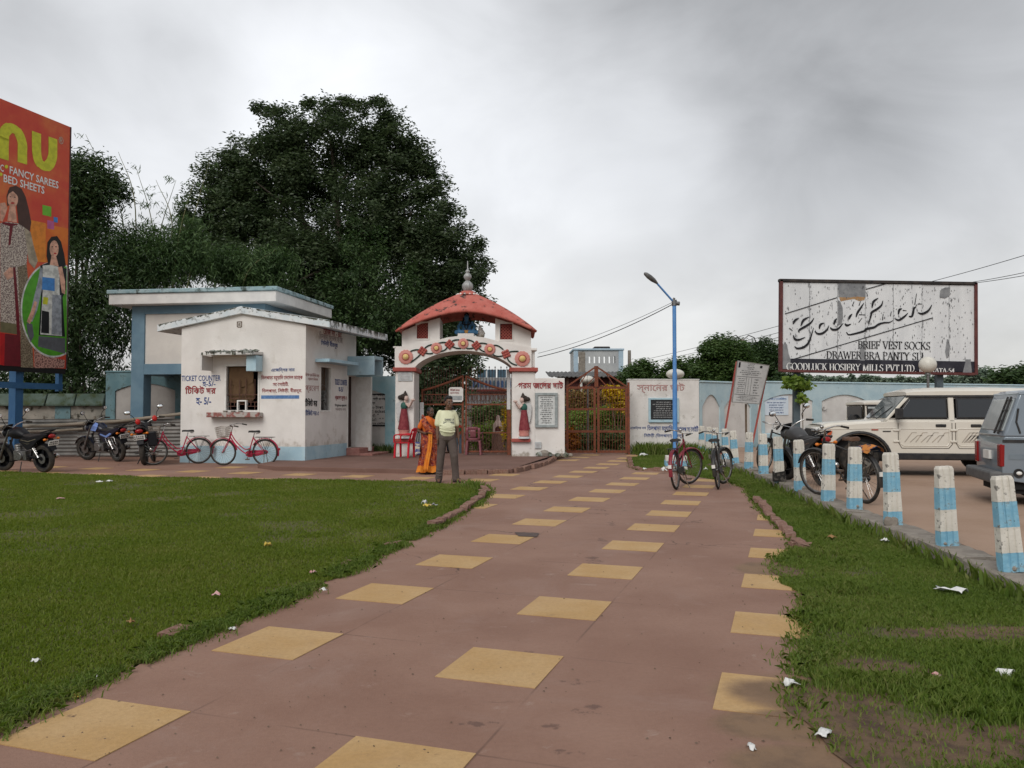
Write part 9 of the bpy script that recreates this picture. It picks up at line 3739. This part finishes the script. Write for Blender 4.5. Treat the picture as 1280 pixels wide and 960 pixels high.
tree('darker distant tree at the right edge above the jeep roof', px_blobs([(1262, 472, 24, 9), (1282, 470, 18, 11)], 90, .8), A(1265, 500, 90).xy, 3500, 16, .5, .25, .55, M['leaf_mid2'], 63, .2, nl=2)
tree('grey green distant tree above the jeep roof left of the darker one', px_blobs([(1215, 475, 14, 9), (1226, 472, 9, 9)], 110, .8), A(1218, 500, 110).xy, 2500, 14, .6, .3, .6, M['leaf_hazed'], 64, .2, nl=2)

vine_ = thing('climbing_vine', 'bright green creeper on the left billboard post', 'vine', (bO.x + bl(998.5, 470)[0], BY + .05, .15), 0)
vc = vine_.location
leaves('foliage', px_blobs([(996, 478, 11, 5), (1004, 482, 7, 4), (989, 479, 7, 4), (1002, 495, 2, 6)], BY - .05, .8), 420, 6, .16, .12, .09, M['leaf_hedge'], vine_, 71, .5)
mb = MB()
mb.tube([(.12, 0, 0), (.10, -.02, 1.0), (.12, 0, 1.6), (.02, -.02, 2.1)], .012, 5)
mb.build('stem', M['wood'], vine_)

# garden behind the gates
def shrub(label, lst, Y, n, ll, lw, sp, m, seed, name='garden_shrub', cat='shrub', dep=.8):
 b = px_blobs(lst, Y, dep)
 t = thing(name, label, cat, Vector((b[0][0].x, b[0][0].y, 0)), 0)
 mb = MB()
 rr = random.Random(seed)
 for k in range(5):
  q = b[k % len(b)][0] - t.location
  mb.tube([(rr.uniform(-.15, .15), rr.uniform(-.1, .1), 0), Vector((q.x * .5, q.y * .5, q.z * .5)), q + Vector((rr.uniform(-.2, .2), 0, .1))], [.025, .018, .008], 6)
 mb.build('stem', M['wood'], t)
 leaves('foliage', b, n, 12, ll, lw, sp, m, t, seed, .3, .3)
 return t


shrub('clipped green hedge with yellow tips behind the right gate leaf', [(615, 546, 20, 18), (600, 549, 14, 16), (629, 548, 12, 16)], 27.5, 5200, .12, .055, .12, M['leaf_hedge'], 81, 'hedge', 'hedge')
shrub('higher dark hedge behind the clipped one inside the garden', [(612, 517, 20, 11), (628, 514, 14, 9), (600, 520, 12, 9)], 31, 3600, .13, .06, .14, M['leaf_dkhedge'], 82, 'hedge', 'hedge')
shrub('bright green hedge seen through the middle of the barred gate', [(725, 524, 20, 11), (757, 522, 20, 13), (775, 528, 10, 9)], 30, 6000, .13, .06, .13, M['leaf_hedge'], 83, 'hedge', 'hedge')
shrub('dark low hedge seen through the bottom of the barred gate', [(738, 550, 22, 14), (765, 550, 20, 14)], 28.2, 5200, .13, .06, .13, M['leaf_dkhedge'], 84, 'hedge', 'hedge')
shrub('orange leaved croton in the lower left of the barred gate', [(715, 553, 7, 13), (713, 545, 5, 8)], 27.4, 1100, .13, .07, .09, M['leaf_rust'], 85)
shrub('yellow flowering shrub in the upper right of the barred gate', [(772, 498, 10, 11), (764, 490, 10, 7), (778, 506, 7, 9)], 29.0, 1500, .13, .09, .13, M['leaf_yel'], 86)
shrub('brownish flowering shrub in the upper left of the barred gate', [(725, 500, 18, 11), (745, 498, 14, 10)], 32, 2600, .14, .07, .16, M['leaf_brown'], 87)
shrub('yellow green potted bush beside the open gate post', [(634, 520, 5, 26), (632, 545, 4, 14)], 24.6, 500, .11, .05, .08, M['leaf_yel'], 88)

# tall weeds at wall feet
def weeds(name, label, boxes, n, h, m, seed):
 r = np.random.default_rng(seed)
 pts = []
 for (x0, y0), (x1, y1), wd, k in boxes:
  t = r.random(int(n * k))
  x = x0 + (x1 - x0) * t + r.normal(0, wd, len(t))
  y = y0 + (y1 - y0) * t - np.abs(r.normal(0, wd, len(t)))
  pts.append(np.stack([x, y, np.full(len(t), .0)], 1))
 B = np.concatenate(pts)
 k = len(B)
 az = r.uniform(0, 2 * pi, k)
 hh = h * (.3 + 1.0 * r.random(k) ** 2)
 ln = r.uniform(.1, .7, k)
 d = np.stack([np.cos(az), np.sin(az), 0 * az], 1)
 a2 = r.uniform(0, 2 * pi, k)
 s = np.stack([np.cos(a2), np.sin(a2), 0 * a2], 1) * (.006 + .010 * r.random(k))[:, None]
 mid = B + d * (hh * ln * .35)[:, None] + np.array([0, 0, 1]) * (hh * .6)[:, None]
 tip = B + d * (hh * ln)[:, None] + np.array([0, 0, 1]) * hh[:, None]
 V = np.stack([B - s, B + s, mid + s, tip, mid - s], 1).reshape(-1, 3)
 q = np.arange(k) * 5
 return tag(mesh_np(name, V, np.stack([q, q + 1, q + 2, q + 3, q + 4], 1), m), label, kind='stuff')


wa, wb, wcn = G(788, 566), G(872, 560), G(874, 566)
weeds('wall_weeds', 'taller weeds along the foot of the ghat wall and the kerb end', [((4.05, 26.3), (6.2, 26.35), .12, .5), ((4.3, 25.9), (6.1, 25.4), .25, .35), ((5.9, 26), (5.75, 23), .1, .15)], 4200, .34, M['grass2'], 91)
weeds('tariff_weeds', 'dark weeds at the foot of the tariff wall beside the booth steps', [((-4.85, 24.9), (-3.5, 25.0), .15, 1.)], 1500, .34, M['leaf_dkhedge'], 92)
weeds('boundary_weeds', 'weeds along the foot of the boundary wall', [((8.9, 27.8), (17, 29.9), .10, 1.)], 2600, .25, M['grass2'], 93)
weeds('corner_weeds', 'wispy weeds at the lawn corner by the bricks', [(tuple(G(580, 607))[:2], tuple(G(603, 612))[:2], .09, 1.)], 260, .14, M['grass2'], 94)
weeds('kerb_weeds', 'weeds in the kerb joints below the bollards', [((k.x - .02, k.y), (q.x - .02, q.y), .035, .13) for k, q in zip(KERB[2:10], KERB[3:11])], 1500, .14, M['grass2'], 95)

# ------------------------------------------------------------------ buildings beyond the gates
hl = thing('garden_hall', 'pale pink hall with white railings and lettering seen through the iron gate', 'building', A(583, 530, 46).xy.to_3d(), R(2))
PHL = Plane(hl.location, R(2))
hx = lambda px: PHL.xz(px, 513)[0]
hz = lambda py: PHL.xz(612, py)[1]
M['hall_pink'] = mat('hall_pink', (.52, .42, .39), (.58, .48, .45), 2, .9)
M['hall_white'] = mat('hall_white', (.60, .60, .60), (.68, .68, .67), 2, .9)
mb = MB()
mb.b2(hx(583), hx(645), 0, 6, 0, hz(487))
mb.build('wall', M['hall_pink'], hl)
mb = MB()
mb.b2(hx(582), hx(646), -.15, 6.1, hz(487), hz(472))
mb.build('parapet', M['hall_white'], hl, bevel=.02)
for i in range(11):
 x = hx(586 + i * 5)
 mb = MB()
 mb.prism(arch_poly(x, x + .15, hz(484.5), hz(478), .12, 6), -.18, -.14)
 mb.build('parapet_opening', M['blue_bar'] if i % 3 else M['bluegrey'], hl)
mb = MB()
mb.b2(hx(583), hx(646), -.5, 0, hz(489.5), hz(487.2))
mb.build('ledge', M['red_paint'], hl)
for i in range(10):
 x = hx(586.5 + i * 5.2)
 mb = MB()
 mb.prism(arch_poly(x, x + .16, hz(502.5), hz(495), .10, 6), -.06, -.002)
 mb.build('balcony_arch', M['hall_white'], hl)
mb = MB()
mb.b2(hx(583), hx(646), -.55, -.1, hz(505.5), hz(503))
mb.build('balcony_slab', M['hall_white'], hl)
for i in range(6):
 x = hx(584 + i * 10)
 mb = MB()
 mb.b2(x, x + .3, -.5, -.12, 0, hz(505.6))
 mb.build('column', M['maroon'] if i % 2 else M['hall_pink'], hl)
mb = MB()
mb.b2(hx(584), hx(645), -.08, -.02, hz(519), hz(506))
mb.build('dark_band', M['maroon'], hl)
text('বক্রেশ্বর ধাম স্নান', (hx(600), hz(494), hx(632), hz(490.2)), -.03, M['red_text'], hl, .02)
for k, px in enumerate((596, 609, 622)):
 mb = MB()
 mb.m = Matrix.Translation((hx(px), 1.2, hz(471.8))) @ Matrix.Rotation(R(28), 4, 'X')
 mb.b2(0, .52, 0, .04, 0, .55)
 mb.build('roof_panel', M['bluegrey'], hl)
th2 = thing('tank_house', 'white and pale blue tank house with a row of vertical slots beyond the barred gate', 'building', A(717.5, 520, 58).xy.to_3d(), R(0))
PT = Plane(th2.location, 0)
q = lambda px, py: PT.xz(px, py)
W_, H_ = q(779, 500)[0], q(745, 438)[1]
zlo = q(745, 466)[1]
M['tank_grey'] = mat('tank_grey', (.36, .37, .38), (.44, .45, .45), 1.2, .9, stain=(2.2, .56, .7, (.18, .18, .17)))
M['tank_blue'] = mat('tank_blue', (.34, .45, .54), (.42, .52, .60), 1.2, .9)
sl = [(q(px - 1.0, 0)[0], q(700, 454)[1], q(px + 1.2, 0)[0], q(700, 445.5)[1]) for px in (721.3, 728.6, 735.5, 741.6, 747.6, 753.8, 760, 766, 772.6)]
mb = MB()
mb.wall(W_, H_, .2, sl)
mb.b2(0, .2, .2, 3.5, 0, H_)
mb.b2(W_ - .2, W_, .2, 3.5, 0, H_)
mb.b2(.2, W_ - .2, 3.3, 3.5, 0, H_ - 1.5)
mb.build('wall', M['tank_grey'], th2)
mb = MB()
mb.b2(-.02, .30, -.04, -.002, zlo, H_)
mb.b2(W_ - .32, W_ + .02, -.04, -.002, zlo, H_)
mb.build('corner_band', M['tank_blue'], th2)
mb = MB()
mb.b2(-.08, W_ + .08, -.1, 3.6, H_, H_ + .14)
mb.build('roof_slab', M['tank_blue'], th2, bevel=.02)
mb = MB()
mb.b2(q(722, 0)[0], q(730, 0)[0], -.03, -.003, zlo, q(700, 440)[1])
mb.build('drain_stain_panel', M['concrete'], th2)
mb = MB()
mb.b2(q(742, 0)[0], q(762, 0)[0], .5, 2, H_ + .14, H_ + .33)
mb.build('roof_tank', M['trim'], th2, bevel=.05)
sh = thing('maroon_shed', 'long maroon shed with a thin grey sheet roof behind the barred gate', 'building', A(690, 520, 44).xy.to_3d(), 0)
PSh = Plane(sh.location, 0)
W_ = PSh.xz(787, 500)[0]
z0, z1 = PSh.xz(740, 487)[1], PSh.xz(740, 470.5)[1]
mb = MB()
mb.b2(.3, W_, 0, .2, 0, z0)
mb.build('wall', M['trim'], sh)
mb = MB()
mb.b2(.3, W_ + .02, -.05, .25, z0, z1)
mb.build('fascia', M['maroon'], sh)
mb = MB()
rows = []
for i in range(81):
 x = -.2 + (W_ + .5) * i / 80
 rows.append([(x, -.6, z1 - .02 + .03 * sin(i * 1.6)), (x, 4, z1 + .45 + .03 * sin(i * 1.6))])
mb.sheet(rows)
o = mb.build('sheet_roof', mat('dark_sheet_roof', (.06, .06, .06), (.13, .125, .12), 3, .8), sh)
o.modifiers.new('solid', 'SOLIDIFY').thickness = .04
for i, px in enumerate((709, 726, 744, 762, 781)):
 mb = MB()
 x = PSh.xz(px, 500)[0]
 mb.b2(x - .06, x + .06, -.3, -.18, 0, z1)
 mb.build('post', M['white_paint'] if i == 1 else M['rust_dark'], sh)
gs = thing('garden_shrine', 'little pale pink shrine with an arched niche among the hedges', 'shrine', A(622.5, 540, 26.6).xy.to_3d(), 0)
PGs = Plane(gs.location, 0)
z0, z1, z2 = PGs.xz(622, 540)[1], PGs.xz(622, 530)[1], PGs.xz(622, 519)[1]
mb = MB()
mb.lathe([(.20, 0), (.20, z0 - .05), (.15, z0)], n=4)
mb.build('plinth', M['brick'], gs)
mb = MB()
mb.lathe([(.17, z0), (.155, z1), (.11, z1 + .06), (.06, z1 + .13), (.05, z2 - .02), (.012, z2), (.0, z2 + .05)], n=12)
b_ = mb.build('dome', mat('shrine_pink', (.62, .44, .38), (.68, .52, .46), 8, .8), gs, smooth=50)
mb = MB()
mb.prism(arch_poly(-.09, .09, z0 + .03, z0 + .12, .08, 8), -.17, -.145)
mb.build('niche', M['maroon'], b_)
gpth = flat('garden_path', [(-2.9, 24.4), (.6, 24.4), (.6, 60), (-2.9, 60)], -.012, M['platform'])
